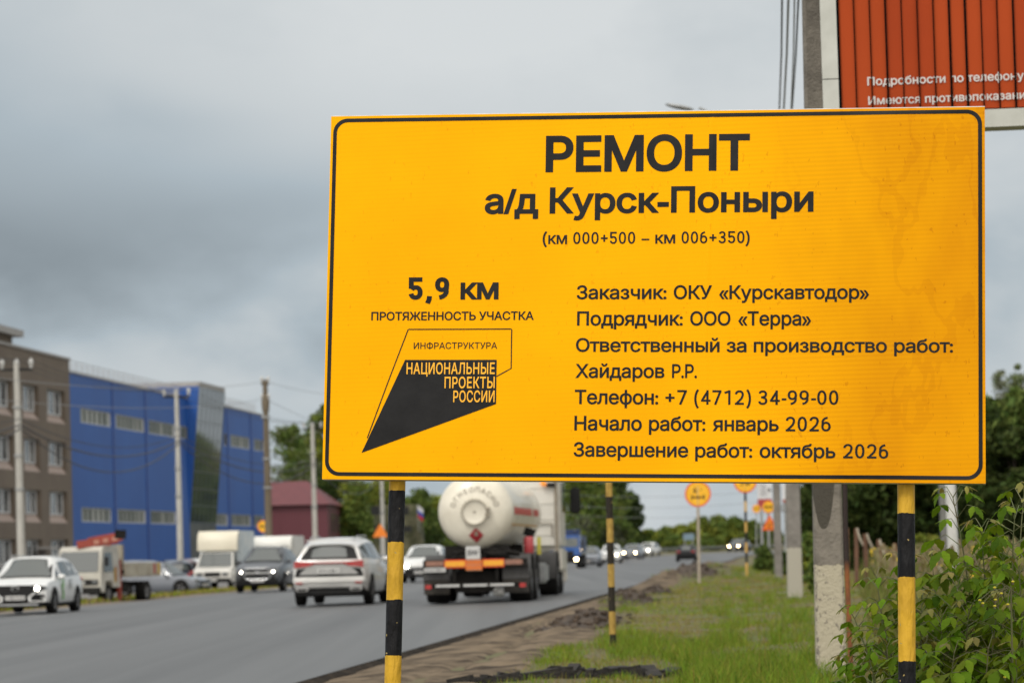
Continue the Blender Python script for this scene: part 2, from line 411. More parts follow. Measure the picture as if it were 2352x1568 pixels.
# figures and signs drawn with an even stroke, capitals 1 high: centre lines, then a filled outline
def arc(cx, cy, rx, ry, a0, a1, n=14, p=2.25):
    o = []
    for i in range(n + 1):
        a = R(a0 + (a1 - a0) * i / n); c, s_ = math.cos(a), math.sin(a); o.append((cx + rx * math.copysign(abs(c) ** (2 / p), c), cy + ry * math.copysign(abs(s_) ** (2 / p), s_)))
    return o
def figure(ch, h):
    w = .56; cx = w / 2; rx = cx - h; S = []; adv = .71
    if ch == '0': S = [arc(cx, .5, rx, .5 - h, 0, 360, 32)]
    elif ch == '1': S = [[(.36, 0), (.36, 1)], [(.36 - h * .3, .97 - h * .6), (.06, .86 - h * .6)]]
    elif ch == '2': S = [arc(cx, .70, rx, .30 - h, 175, -20, 14) + [(.42, .44), (.05 + h * .6, h)], [(.0, h), (.57, h)]]
    elif ch == '3': S = [arc(cx - .01, .735, rx - .02, .265 - h, 165, -90, 14), arc(cx - .01, .28, rx, .28 - h, 90, -170, 16), [(.17, .52), (.28, .52)]]
    elif ch == '4': S = [[(.40, 0), (.40, 1)], [(.42, 1 - h), (h * .9, .30)], [(0, .28), (.60, .28)]]
    elif ch == '5': S = [[(.10, 1 - h), (.54, 1 - h)], [(.10, 1), (.065 + h * .4, .50)], arc(cx, .325, rx, .325 - h, 148, -168, 18)]
    elif ch == '6': S = [arc(cx, .33, rx, .33 - h, 0, 360, 28), [(h, .36), (h + .02, .58)] + arc(cx + .16, .55, rx + .16, .45 - h, 165, 97, 8)]
    elif ch == '7': S = [[(0, 1 - h), (.57, 1 - h)], [(.53 - h * .4, 1 - h), (.15 + h * .4, 0)]]
    elif ch == '8': S = [arc(cx, .745, rx - .02, .255 - h, 0, 360, 26), arc(cx, .275, rx, .275 - h, 0, 360, 26)]
    elif ch == '9': S = [arc(cx, .67, rx, .33 - h, 0, 360, 28), [(w - h, .64), (w - h - .02, .42)] + arc(cx - .16, .45, rx + .16, .45 - h, -15, -83, 8)]
    elif ch == '+': S = [[(.02, .47), (.56, .47)], [(.29, .18), (.29, .76)]]; adv = .72
    elif ch == '-': S = [[(.0, .38), (.28, .38)]]; adv = .36
    elif ch == '(': S = [arc(.36, .40, .36 - h, .68, 112, 248, 14, 2)]; adv = .43
    elif ch == ')': S = [arc(-.06, .40, .36 - h, .68, 68, -68, 14, 2)]; adv = .43
    elif ch == ',': S = [[(.13, .16), (.11, .0), (.05, -.16)]]; adv = .34
    out = []
    for q in S:
        if len(q) > 4 and math.hypot(q[0][0] - q[-1][0], q[0][1] - q[-1][1]) < 1e-6:
            q = q[:-1]; n = len(q); lo, li = [], []
            for i in range(n):
                a, b = Vector(q[i - 1]), Vector(q[(i + 1) % n]); t = (b - a).normalized(); m = Vector((-t.y, t.x)) * h; lo.append((q[i][0] - m.x, q[i][1] - m.y)); li.append((q[i][0] + m.x, q[i][1] + m.y))
            out += [lo, li[::-1]]
        else:
            lo, li = [], []
            for i in range(len(q)):
                a, b = Vector(q[max(0, i - 1)]), Vector(q[min(len(q) - 1, i + 1)]); t = (b - a).normalized(); m = Vector((-t.y, t.x)) * h; lo.append((q[i][0] - m.x, q[i][1] - m.y)); li.append((q[i][0] + m.x, q[i][1] + m.y))
            lp = lo + li[::-1]; ar = sum(a[0] * b[1] - b[0] * a[1] for a, b in zip(lp, lp[1:] + lp[:1])); out.append(lp if ar > 0 else lp[::-1])
    return out, adv
def figures_mb(body, h):
    key = (body, 'fig', h)
    if key not in _txt:
        x = 0; vs, fs = [], []
        for ch in body:
            lps, adv = figure(ch, h); v, f = fill_loops([[(round(a, 4), round(b, 3)) for a, b in lp] for lp in lps]); b = len(vs)
            vs += [(px + x, py) for px, py in v]; fs += [tuple(i + b for i in q) for q in f]; x += adv
        _txt[key] = (vs, fs)
    return _txt[key]
def lay_figures(mb, body, fn, x0, x1, base0, base1, cap, h=.07):
    vs, fs = figures_mb(body, h); xs = [v[0] for v in vs]; xa, xb = min(xs), max(xs)
    mb.add([fn(x0 + (x - xa) / (xb - xa) * (x1 - x0), base0 + (x - xa) / (xb - xa) * (base1 - base0) + y * cap) for x, y in vs], fs)

# ================================================================== SETTING: ground, road, shoulder
ROAD_R, ROAD_L = -4.6, -21.7
def nz(x, y, s=1.0, seed=0.0): return mnoise.noise(Vector((x * s + seed, y * s - seed, seed * .37)))
def fbm(x, y, s, seed=0.0): return nz(x, y, s, seed) + .5 * nz(x, y, s * 2.1, seed + 3) + .25 * nz(x, y, s * 4.3, seed + 7)
MOUNDS = ((-3.2, 47, .6, 3.6, .07), (-3.6, 57, .5, 4.0, .08), (-3.4, 66, .6, 2.5, .07),
          (-4.0, 96, .7, 9, .22), (-3.1, 101, .9, 6, .22), (-2.5, 106, 1.3, 4, .22), (-3.9, 150, .9, 18, .28))
def ground_z(L, Y):
    """verge, shoulder and the lower land left of the road, world height"""
    if L > ROAD_R:
        z = road_z(ROAD_R, Y) - .065
        z += sstep(-4.6, -2.2, L) * .095 + .05 * fbm(L, Y, .35, 4) * sstep(-3, -1, L)
        z += .16 * sstep(-1, 4, L) * sstep(90, 50, Y)
        if Y < 220 and L < 2:
            z += .028 * fbm(L, Y, 1.6, 2) * sstep(-4.6, -4.1, L)
            for (l0, y0, rl, ry, h) in MOUNDS:
                d = ((L - l0) / rl) ** 2 + ((Y - y0) / ry) ** 2
                if d < 4: z += h * math.exp(-d) * (1 + .55 * fbm(L, Y, 2.6, 9))
        if Y > 340: z += .2
        return z
    z = road_z(ROAD_L, Y) - .06
    z -= .22 * sstep(ROAD_L - 1.0, ROAD_L - 7, L)
    if L < ROAD_L and Y < 300: z += .03 * fbm(L, Y, .5, 1) * sstep(ROAD_L - .2, ROAD_L - 2, L)
    if ROAD_L <= L: z = road_z(L, Y) - .06
    return z
def sheet(name, Ls, Ys, zf, m, kind='structure'):
    V = [(LX(l, y), y, zf(l, y)) for y in Ys for l in Ls]; n = len(Ls)
    F = [(j * n + i, j * n + i + 1, (j + 1) * n + i + 1, (j + 1) * n + i) for j in range(len(Ys) - 1) for i in range(n - 1)]
    o = np_mesh(name, np.array(V), np.array(F), [m], smooth=True); o['kind'] = kind; return o
fr = lambda a, b, s: list(np.arange(a, b, s))
Ys_g = fr(-60, 18, 6) + fr(18, 60, .5) + fr(60, 110, 1.0) + fr(110, 220, 3) + fr(220, 440, 6) + [460, 500, 560, 650, 800, 1100, 1700, 3000, 6000]
Ls_g = [-3000, -900, -300, -120, -80, -60, -45, -36, -30, -27, -25, -23.7, -22.7, -22.2, -21.75, -21, -17, -13, -9, -6, -4.9, -4.62] + fr(-4.55, 0, .18) + fr(0, 4, .5) + [4, 6, 9, 14, 20, 30, 50, 90, 180, 400, 1000, 3000]
m_ground = mat('soil_and_thin_grass', (.085, .095, .03), (.115, .085, .045), .35, .95, bump=.5, bscale=9)
sheet('ground', Ls_g, Ys_g, ground_z, m_ground)

# asphalt, with lane-long streaks of wear and rolled seams
m_road = mat('fresh_asphalt', (.054, .056, .058), (.094, .097, .099), .55, .55, bump=.3, bscale=55, spec=.5, stretch=(1.6, .022, 1), lo=.30, hi=.62)
sheet('road', [-21.7, -21.2, -19.5, -17.4, -15.3, -13.15, -11, -9, -7, -5.5, -4.9, -4.6], fr(-60, 110, 4) + fr(110, 440, 3) + [440, 470, 520, 600, 800], lambda l, y: road_z(l, y) + (.004 if l < -13.2 and l > -21 else 0), m_road)
mb = MB()                                                        # the laid edge of the new course, a rough black step
for y in fr(10, 330, .5):
    a, b = y, y + .5
    j = lambda q: .05 * fbm(q * 1.0, 3.3, .9, 5)
    za, zb = road_z(ROAD_R, a) + .001, road_z(ROAD_R, b) + .001
    A, B = Vector((LX(ROAD_R - .01, a), a, za)), Vector((LX(ROAD_R - .01, b), b, zb))
    A2, B2 = Vector((LX(ROAD_R + .07 + 1.3 * j(a), a), a, za - .035)), Vector((LX(ROAD_R + .07 + 1.3 * j(b), b), b, zb - .035))
    A3, B3 = Vector((LX(ROAD_R + .13 + 2.6 * j(a), a), a, za - .085)), Vector((LX(ROAD_R + .13 + 2.6 * j(b), b), b, zb - .085))
    mb.add([A, B, B2, A2], [(0, 1, 2, 3)]); mb.add([A2, B2, B3, A3], [(0, 1, 2, 3)])
m_edge = mat('asphalt_edge', (.014, .012, .010), (.045, .035, .026), 3, .95, bump=1.0, bscale=22, spec=.08)
o = mb.build('road_edge', m_edge, smooth=60); o['kind'] = 'structure'

# dirt shoulder, tyre-marked sand and dug-up soil
def dirt_inner(Y): return -2.55 + .35 * fbm(0, Y, .12, 8) - sstep(30, 62, Y) * .75 - sstep(80, 140, Y) * .35
Ls_d = np.linspace(0, 1, 26); Ys_d = fr(8, 22, .6) + fr(22, 50, .2) + fr(50, 110, .45) + fr(110, 240, 2)
V = []
for y in Ys_d:
    Lr = max(dirt_inner(y), -4.2); l0 = ROAD_R + .02
    for t in Ls_d:
        l = l0 + t * (Lr - l0); z = ground_z(l, y) + .012 + .035 * math.sin(math.pi * t)
        z += .03 * fbm(l, y, 2.2, 12) * math.sin(math.pi * min(1, t * 1.3) / 1.3)
        c = -3.75 + .45 * math.sin((y - 22) * .16)                # a tyre track swings across the strip
        w = l - c
        if abs(w) < .32 and y < 48: z += -.045 * math.exp(-(w / .22) ** 2) + .028 * math.sin(w * 60 + math.sin(y * 3) * .6) * math.exp(-(w / .22) ** 2)
        z -= .03 * (t > .97)
        V.append((LX(l, y), y, z))
n = len(Ls_d)
F = [(j * n + i, j * n + i + 1, (j + 1) * n + i + 1, (j + 1) * n + i) for j in range(len(Ys_d) - 1) for i in range(n - 1)]
m_dirt = mat('sandy_dirt', (.175, .134, .090), (.045, .033, .022), 1.5, .95, bump=1.0, bscale=14, detail=9, lo=.40, hi=.64, spec=.15)
o = np_mesh('dirt_shoulder', np.array(V), np.array(F), [m_dirt], smooth=True); o['kind'] = 'structure'

# heaps of dug soil along the shoulder
m_soil = mat('dug_soil', (.030, .021, .014), (.075, .052, .034), 3.5, .95, bump=.9, bscale=14, detail=8)
def heap(l0, y0, rl, ry, h, seed, label):
    vs, fs, n, k = [], [], 26, 9
    for j in range(k + 1):
        r = j / k
        for i in range(n):
            a = 2 * math.pi * i / n; rr = r * (1 + .18 * nz(math.cos(a) * 1.5, math.sin(a) * 1.5, 1, seed))
            l, y = l0 + rl * rr * math.cos(a), y0 + ry * rr * math.sin(a)
            zz = h * (math.cos(min(1, r) * math.pi) * .5 + .5) * (1 + .6 * fbm(l, y * .7, 2.4, seed)) + .035 * fbm(l, y, 7, seed)
            vs.append((LX(l, y), y, ground_z(l, y) - .05 + max(zz, 0) + .03 * (r < .95)))
        if j:
            for i in range(n): fs.append(((j - 1) * n + i, (j - 1) * n + (i + 1) % n, j * n + (i + 1) % n, j * n + i))
    mb = MB(); mb.add(vs, fs); q = random.Random(seed)
    for _ in range(170):
        rr, a = q.random() ** .5 * 1.02, q.uniform(0, 6.28); l, y = l0 + rl * rr * math.cos(a), y0 + ry * rr * math.sin(a); s_ = q.uniform(.015, .058) * (1.2 if rr < .7 else .8)
        zz = ground_z(l, y) + h * (math.cos(min(1, rr) * math.pi) * .5 + .5) * (1 + .6 * fbm(l, y * .7, 2.4, seed)); b = len(mb.v); mb.ell((LX(l, y), y, zz), (s_, s_ * 1.2, s_ * .8), n=6)
        for k2 in range(b, len(mb.v)): v = Vector(mb.v[k2]); mb.v[k2] = tuple(v + Vector((1, 1, 1)) * .35 * s_ * mnoise.noise(v * 11))
    o = mb.build('soil_heap', m_soil, smooth=40); tag(o, label, 'soil heap', 'heaps of dug soil on the shoulder')
heap(-3.15, 44.0, .8, 4.6, .17, 1, 'low crumbly soil heap left of the white stone beside the thin striped post')
heap(-3.35, 60, .75, 4.5, .24, 5, 'dark double-humped soil heap just right of the thin striped post')
heap(-3.2, 69.5, .6, 3.0, .20, 8, 'rounded dark soil heap at the grass edge behind the double-humped heap')
heap(-3.1, 100, 1.0, 6, .24, 11, 'long flat soil heap in the grass at the foot of the axle load sign')
heap(-2.9, 112, 1.6, 6, .30, 13, 'dark earth bank between axle load sign and speed limit sign')
# broken slab of old asphalt lying at the front of the verge
mb = MB(); rs = random.Random(4)
for i in range(22):
    t = i / 21; x = 1060 + t * 480; y = 1562 - 24 * sstep(0, .5, t) + rs.uniform(-3, 3); Y = 25.0 + rs.uniform(-.12, .12) + t * .8
    p = P(x, y, Y); Mx = Matrix.Rotation(rs.uniform(0, 3), 3, 'Z') @ Matrix.Rotation(rs.uniform(-.25, .25), 3, 'X')
    mb.box((p.x, p.y, p.z - .07), (rs.uniform(.14, .26), rs.uniform(.2, .45), rs.uniform(.14, .2)), ch=.035, M=Mx)
m_slab = mat('old_asphalt', (.012, .011, .010), (.030, .026, .021), 7, .95, bump=1.0, bscale=26)
tag(mb.build('asphalt_slab', m_slab, smooth=30), 'broken black slab of old asphalt lying across the grass at the bottom edge', 'asphalt slab')
# pale stone by the thin post, small stone on the soil
def stone(x, y, Y, r, label, m):
    p = P(x, y, Y); mb = MB(); mb.ell((0, 0, 0), (r, r * .8, r * .62), n=12)
    mb.v = [tuple(Vector(v) * (1 + .25 * mnoise.noise(Vector(v) * 9 / r * .12))) for v in mb.v]
    o = mb.build('stone', m, smooth=40); o.location = p; tag(o, label, 'stone')
m_stone = mat('pale_stone', (.45, .43, .38), (.3, .28, .24), 9, .9, bump=.4)
stone(1374, 1414, 45.6, .075, 'white stone on the soil heap left of the thin striped post', m_stone)

# left verge with yellowish grass, then the paved yard in front of the buildings
def lv_z(l, y): return ground_z(l, y) + .02 + .04 * sstep(-22.2, -23.2, l) * sstep(-26, -24.5, l) + .03 * nz(l, y, .9, 3)
m_lverge = mat('yellow_verge', (.20, .17, .03), (.14, .115, .05), .9, .95, bump=.5, bscale=12)
sheet('roadside_verge', [-26.4, -25.6, -24.8, -24, -23.2], fr(60, 300, 2), lv_z, m_lverge)
m_gravel = mat('gravel_strip', (.19, .15, .11), (.13, .105, .08), 1.5, .95, bump=.5, bscale=20)
sheet('gravel_strip', [-23.25, -22.6, -22.0, -21.66], fr(40, 320, 3), lambda l, y: ground_z(l, y) + .03, m_gravel)
m_yard = mat('yard_paving', (.17, .165, .16), (.13, .125, .12), .5, .85, bump=.3, bscale=20)
sheet('yard', [-51, -45, -40, -36, -31, -26.3], fr(60, 300, 6), lambda l, y: ground_z(l, y) + .02, m_yard)

# ================================================================== THE INFORMATION SIGN
corners_px = ((761, 268), (2262, 246), (2264, 1110), (740, 1100))
d = [ray(*c) for c in corners_px]
A = np.array([[d[0].x, -d[1].x, d[2].x], [1, -1, 1], [d[0].z, -d[1].z, d[2].z]])
s3 = 13.2; s = np.linalg.solve(A, np.array([d[3].x, 1, d[3].z]) * s3)
TL, TR, BR, BL = d[0] * s[0], d[1] * s[1], d[2] * s[2], d[3] * s3
SW_, SH_ = (TR - TL).length, (TL - BL).length
ex, ey = (TR - TL).normalized(), (TL - BL).normalized()
sn = ex.cross(ey).normalized()                                   # towards the camera
if sn.y > 0: sn = -sn
SORG = BL + Vector((0, 0, EYE))
def spx(x, y):                                                   # photo point on the panel -> panel metres
    r = ray(x, y); q = r * (BL.dot(sn) / r.dot(sn)) - BL
    G = np.array([[ex.dot(ex), ex.dot(ey)], [ex.dot(ey), ey.dot(ey)]]); w = np.linalg.solve(G, np.array([q.dot(ex), q.dot(ey)]))
    return float(w[0]), float(w[1])
sign = thing('information_sign', 'large yellow roadworks information board with black Russian lettering on two striped posts', 'road sign', SORG)
def S3(x, y, h=0.0): return ex * x + ey * y + sn * h             # panel coordinates, local to the sign
# the face: slightly buckled sheet in a steel frame
gx, gy = 120, 70
def buckle(u, v):
    x, y = u * SW_, v * SH_
    b = .0060 * fbm(x, y, .9, 6) * math.sin(math.pi * u) ** .3 * math.sin(math.pi * v) ** .3
    if u > .72: b += .006 * math.sin((x - .72 * SW_) * 6 + 1.6 * math.sin(y * 2.2)) * sstep(.72, .86, u) * sstep(1, .97, u)
    for xr in (1.30, 1.79):
        dx = x - xr - .012 * math.sin(y * 4 + xr); b += .0020 * math.exp(-(dx / .010) ** 2) * sstep(0.05, .4, v) * (1 if xr > 1.5 else .4)
    return b * sstep(0, .02, u) * sstep(1, .98, u) * sstep(0, .03, v) * sstep(1, .97, v)
us = sorted(set([i / gx for i in range(gx + 1)] + [(xr + k * .004) / SW_ for xr in (1.30, 1.79) for k in range(-7, 8)])); vv = [i / gy for i in range(gy + 1)]
V = [S3(u * SW_, v * SH_, .002 + buckle(u, v)) for v in vv for u in us]; n = len(us)
F = [(j * n + i, j * n + i + 1, (j + 1) * n + i + 1, (j + 1) * n + i) for j in range(gy) for i in range(n - 1)]
m_face = mat('reflective_film', (.88, .415, .001), (.83, .37, .001), 1.1, .6, spec=.04, bump=.05, bscale=3)
Nn, Lk = m_face.node_tree.nodes, m_face.node_tree.links; bsdf = Nn['Principled BSDF']
src = bsdf.inputs['Base Color'].links[0].from_socket
t = Nn.new('ShaderNodeTexCoord'); sp = Nn.new('ShaderNodeSeparateXYZ'); Lk.new(t.outputs['Object'], sp.inputs[0])
def nm(op, a, b=None, c=None):
    q = Nn.new('ShaderNodeMath'); q.operation = op
    for i, v in enumerate((a, b, c)):
        if v is None: continue
        if isinstance(v, (int, float)): q.inputs[i].default_value = v
        else: Lk.new(v, q.inputs[i])
    return q.outputs[0]
def nnoise(scale, stretch=(1, 1, 1), detail=4, rough=.55):
    mp = Nn.new('ShaderNodeMapping'); mp.inputs['Scale'].default_value = stretch; Lk.new(t.outputs['Object'], mp.inputs[0])
    q = Nn.new('ShaderNodeTexNoise'); q.inputs['Scale'].default_value = scale; q.inputs['Detail'].default_value = detail; q.inputs['Roughness'].default_value = rough
    Lk.new(mp.outputs[0], q.inputs['Vector']); return q.outputs[0]
# fine print lines of the film, specks of dirt, dried water runs over an even darkening to the right
lines = nm('MULTIPLY', nm('SINE', nm('MULTIPLY', sp.outputs[2], 300)), nm('MULTIPLY', nnoise(1.3), .14))
specks = nm('MULTIPLY', nm('GREATER_THAN', nnoise(58, (1, 1, .45), 2), .685), nm('MULTIPLY', nm('GREATER_THAN', nnoise(3.0), .46), .32))
right = Nn.new('ShaderNodeMapRange'); right.inputs[1].default_value = SW_ * .60; right.inputs[2].default_value = SW_ * .86; Lk.new(sp.outputs[0], right.inputs[0])
wn1 = nnoise(1.9, (1.4, 1, .8), 5); 
runs = Nn.new('ShaderNodeMapRange'); runs.inputs[1].default_value = .36; runs.inputs[2].default_value = .66; Lk.new(wn1, runs.inputs[0])
edge = nm('MULTIPLY', nm('LESS_THAN', nm('ABSOLUTE', nm('SUBTRACT', nnoise(1.5, (1.5, 1, .7), 4), .5)), .012), .35)
stain = nm('MULTIPLY', right.outputs[0], nm('ADD', nm('ADD', nm('MULTIPLY', runs.outputs[0], .42), .55), nm('MULTIPLY', edge, .42)))
tot = nm('ADD', nm('ADD', lines, specks), nm('MULTIPLY', stain, .80))
mx = Nn.new('ShaderNodeMixRGB'); mx.inputs[2].default_value = (.52, .19, .002, 1); Lk.new(nm('MINIMUM', nm('MAXIMUM', tot, 0.0), 1.0), mx.inputs[0]); Lk.new(src, mx.inputs[1])
Lk.new(mx.outputs[0], bsdf.inputs['Base Color'])
m_alu = mat('sign_frame_steel', (.55, .55, .54), (.4, .4, .39), 12, .35, .7)
m_back = mat('sign_back', (.16, .16, .15), (.11, .11, .10), 4, .6, .4)
mb = MB(); mb.add(V, F, 0)
panel = mb.build('panel', [m_face], sign, smooth=80)
mb = MB()
for (a, b) in (((0, 0), (SW_, 0)), ((0, SH_), (SW_, SH_)), ((0, 0), (0, SH_)), ((SW_, 0), (SW_, SH_))):
    hx, hy = (0, .004) if a[1] == b[1] else (.004, 0)
    top_ = hy and a[1] > .5; dx_ = -.004 if a[0] > .5 and hx else .004 * bool(hx); dy_ = (0.0 if top_ else .004) * bool(hy)
    q = [(a[0] - hx + dx_, a[1] - hy + dy_), (b[0] + hx + dx_, b[1] - hy + dy_), (b[0] + hx + dx_, b[1] + hy + dy_), (a[0] - hx + dx_, a[1] + hy + dy_)]
    mb.prism(q, lambda p, dd: S3(p[0], p[1], dd), -.006 if not top_ else .0005, -.045)
for yy in (.3, .85, 1.4): mb.prism([(.03, yy - .03), (SW_ - .03, yy - .03), (SW_ - .03, yy + .03), (.03, yy + .03)], lambda p, dd: S3(p[0], p[1], dd), -.012, -.045)
mb.build('frame', m_alu, sign)
mb = MB(); mb.prism([(.005, .0037), (SW_ - .005, .0037), (SW_ - .005, SH_ - .005), (.005, SH_ - .005)], lambda p, dd: S3(p[0], p[1], dd), -.024, -.030)
mb.build('backing', m_back, sign)
def SF(x, y, h=.0037):                                           # lettering follows the buckled face
    return S3(x, y, h + buckle(min(1, max(0, x / SW_)), min(1, max(0, y / SH_))))
m_ink = mat('black_film', (.006, .006, .0065), (.012, .012, .0125), 7, .45, spec=.16, bump=.05, bscale=40)
def line(body, xa, xb, ya, yb, ycap, bold, space=1.0, m=None, h=.0037, name='text_line'):
    (x0, b0), (x1, b1) = spx(xa, ya), spx(xb, yb); _, c = spx(xa, ycap)
    own = m is None; m = MB() if own else m
    lay_text(m, body, lambda x, y: SF(x, y, h), x0, x1, b0, b1, c - b0, bold, 0, space)
    if own: m.build(name, m_ink, sign)
def row(words, ya, yb, ycap, bold, h, name='text_line'):
    """one line of words, each (text, left, right); figures are drawn with their own strokes"""
    m = MB(); xA, xB = words[0][1], words[-1][2]
    for body, xa, xb in words:
        y0, y1 = ya + (yb - ya) * (xa - xA) / (xB - xA), ya + (yb - ya) * (xb - xA) / (xB - xA); yc = y0 - (ya - ycap)
        if body[0] in '0123456789+-(),' and len(body) < 12:
            (x0, b0), (x1, b1) = spx(xa, y0), spx(xb, y1); _, c = spx(xa, yc); lay_figures(m, body, lambda x, y: SF(x, y), x0, x1, b0, b1, c - b0, h)
        else: line(body, xa, xb, y0, y1, yc, bold, .96, m)
    m.build(name, m_ink, sign)
line('РЕМОНТ', 1253, 1722, 396, 392.4, 312.5, .030, .95, name='heading')
line('а/д Курск-Поныри', 1113.5, 1868.5, 492, 487, 432, .027, .97)
row([('(', 1246.6, 1257), ('км', 1259.5, 1302.4), ('000+500', 1316.7, 1458.8), ('–', 1473.5, 1491.3), ('км', 1505.2, 1550.9), ('006+350', 1565.6, 1710), (')', 1712, 1722)], 561, 559, 533.5, .016, .069)
row([('5,9', 938.5, 1031.4), ('км', 1057.8, 1145.2)], 688.6, 688, 637.5, .028, .098)
line('ПРОТЯЖЕННОСТЬ УЧАСТКА', 853, 1226.2, 736, 735, 716.4, .020, .97)
line('ИНФРАСТРУКТУРА', 950.4, 1142, 801.2, 801, 786.4, .006)
BW_, BF_ = .0180, .069
row([('Заказчик:', 1324.7, 1531), ('ОКУ', 1547.6, 1635.4), ('«Курскавтодор»', 1651.6, 1996.2)], 687.5, 686.8, 655.6, BW_, BF_)
row([('Подрядчик:', 1325.6, 1568.2), ('ООО', 1585.3, 1677.6), ('«Терра»', 1695.6, 1863)], 747.9, 747.3, 715.2, BW_, BF_)
row([('Ответственный', 1323, 1652.6), ('за', 1668.8, 1714.5), ('производство', 1731.2, 2037), ('работ:', 2053.7, 2189)], 808, 809.2, 776.5, BW_, BF_)
row([('Хайдаров', 1321.6, 1526), ('Р.Р.', 1543.5, 1600.7)], 867.9, 867.9, 835.8, BW_, BF_)
row([('Телефон:', 1320.3, 1511.9), ('+7', 1528.2, 1577.4), ('(4712)', 1594.5, 1724.6), ('34-99-00', 1741.3, 1925.5)], 928, 929.4, 894.9, BW_, BF_)
row([('Начало', 1319.4, 1474), ('работ:', 1490.5, 1620), ('январь', 1636.7, 1788.4), ('2026', 1804.6, 1907.9)], 988.3, 990.4, 954.6, BW_, BF_)
row([('Завершение', 1317.7, 1580.5), ('работ:', 1596.7, 1727.7), ('октябрь', 1744.8, 1918.9), ('2026', 1936.9, 2040.2)], 1048, 1053, 1015, BW_, BF_)
# border line
def rrect(x0, y0, x1, y1, r, k=8):
    out = []
    for cx, cy, a0 in ((x1 - r, y1 - r, 0), (x0 + r, y1 - r, 90), (x0 + r, y0 + r, 180), (x1 - r, y0 + r, 270)):
        for i in range(k + 1):
            a = R(a0 + 90 * i / k); out.append((cx + r * math.cos(a), cy + r * math.sin(a)))
    return out
def densify(p, step=.05):
    out = []
    for a, b in zip(p, p[1:] + p[:1]):
        k = max(1, int(math.hypot(b[0] - a[0], b[1] - a[1]) / step)); out += [(a[0] + (b[0] - a[0]) * i / k, a[1] + (b[1] - a[1]) * i / k) for i in range(k)]
    return out
def strip(mb, outer, inner, h, closed=True):
    n = len(outer); mb.add([SF(x, y, h) for x, y in outer] + [SF(x, y, h) for x, y in inner], [(i, (i + 1) % n, n + (i + 1) % n, n + i) for i in range(n if closed else n - 1)])
def path_offset(pts, w):
    L_, R_ = [], []
    for i, p in enumerate(pts):
        a, b = Vector(pts[max(i - 1, 0)]), Vector(pts[min(i + 1, len(pts) - 1)]); tt = (b - a).normalized(); q = Vector((-tt.y, tt.x)) * w
        L_.append((p[0] + q.x, p[1] + q.y)); R_.append((p[0] - q.x, p[1] - q.y))
    return L_, R_
mb = MB(); i0 = .012; wd = .0175
o_ = rrect(i0, i0 + .004, SW_ - i0 - .001, SH_ - i0, .068); i_ = rrect(i0 + wd, i0 + .004 + wd, SW_ - i0 - .001 - wd, SH_ - i0 - wd, .052)
oo, ii = [], []
for k in range(len(o_)):
    a, b, c, e_ = o_[k], o_[(k + 1) % len(o_)], i_[k], i_[(k + 1) % len(o_)]
    q = max(1, int(math.hypot(b[0] - a[0], b[1] - a[1]) / .03))
    for j in range(q): oo.append((a[0] + (b[0] - a[0]) * j / q, a[1] + (b[1] - a[1]) * j / q)); ii.append((c[0] + (e_[0] - c[0]) * j / q, c[1] + (e_[1] - c[1]) * j / q))
strip(mb, oo, ii, .0037); mb.build('border_line', m_ink, sign)
# emblem: outlined kite behind a solid kite with three lines of yellow capitals
mb = MB()
poly = [spx(*p) for p in ((930.6, 826.4), (1141.2, 826.4), (1139.6, 927.6), (830.7, 1039.6))]
dp = densify(poly, .02); cxy = (sum(p[0] for p in poly) / 4, sum(p[1] for p in poly) / 4)
rings = [[(cxy[0] + (x - cxy[0]) * k / 10, cxy[1] + (y - cxy[1]) * k / 10) for x, y in dp] for k in range(1, 11)]
for k in range(9): strip(mb, rings[k + 1], rings[k], .0037)
nn = len(dp); mb.add([SF(*p) for p in rings[0]], [tuple(range(nn))])
op = [spx(*p) for p in ((843.9, 1005.7), (890, 881), (937.8, 756.5), (940, 756.4), (1060, 756.1), (1174, 755.8), (1175.8, 757), (1175, 800), (1174.5, 846.1), (1160, 854), (1141.2, 864.3))]
a_, b_ = path_offset(op, .0024); strip(mb, a_, b_, .0037, False)
em = mb.build('emblem', m_ink, sign)
mb = MB(); m_yl = mat('yellow_film', (.88, .43, .002), (.83, .385, .002), 3, .4)
line('НАЦИОНАЛЬНЫЕ', 933.9, 1136.6, 859.3, 859.3, 832.6, .014, 1.06, mb, .0050)
line('ПРОЕКТЫ', 1021.2, 1136.6, 891.6, 891.6, 865.3, .014, 1.06, mb, .0050)
line('РОССИИ', 1041.3, 1136.3, 923.6, 923.6, 896.9, .014, 1.06, mb, .0050)
mb.build('lettering', m_yl, em)
# posts
def post(xt, yt, xb, yb, r, bounds, ref, first_yellow=True):
    back = .045 + r + .002
    def onpl(x, y):
        dd = ray(x, y); k = (BL - sn * back).dot(sn) / dd.dot(sn); return dd * k + Vector((0, 0, EYE)) - SORG
    pt, pb = onpl(xt, yt), onpl(xb, yb); ax = (pt - pb).normalized()
    top = pt + ax * 1.62; bot = pb - ax * ((pb.z + SORG.z - .05) / ax.z)
    Ln = (top - bot).length
    hs = [(onpl(ref(y), y) - bot).dot(ax) for y in bounds]
    m = stripe_mat('striped_post_paint', hs, first_yellow)
    mb = MB(); mb.tube([(0, 0, k * Ln / 24) for k in range(25)], r, 28); mb.tube([(0, 0, Ln), (0, 0, Ln + .004)], r * .9, 20)
    o = mb.build('post', m, sign, smooth=40); o.location = bot
    o.rotation_euler = ax.to_track_quat('Z', 'Y').to_euler()
    return o
post(912.5, 1104, 902, 1568, .0385, (1125, 1244, 1375.5, 1503.5, 1640, 1760), lambda y: 912.5 - (y - 1104) * .0228)
post(2081, 1112, 2083.5, 1568, .0392, (1180, 1322.7, 1517.6, 1660), lambda y: 2081 + (y - 1112) * .005)

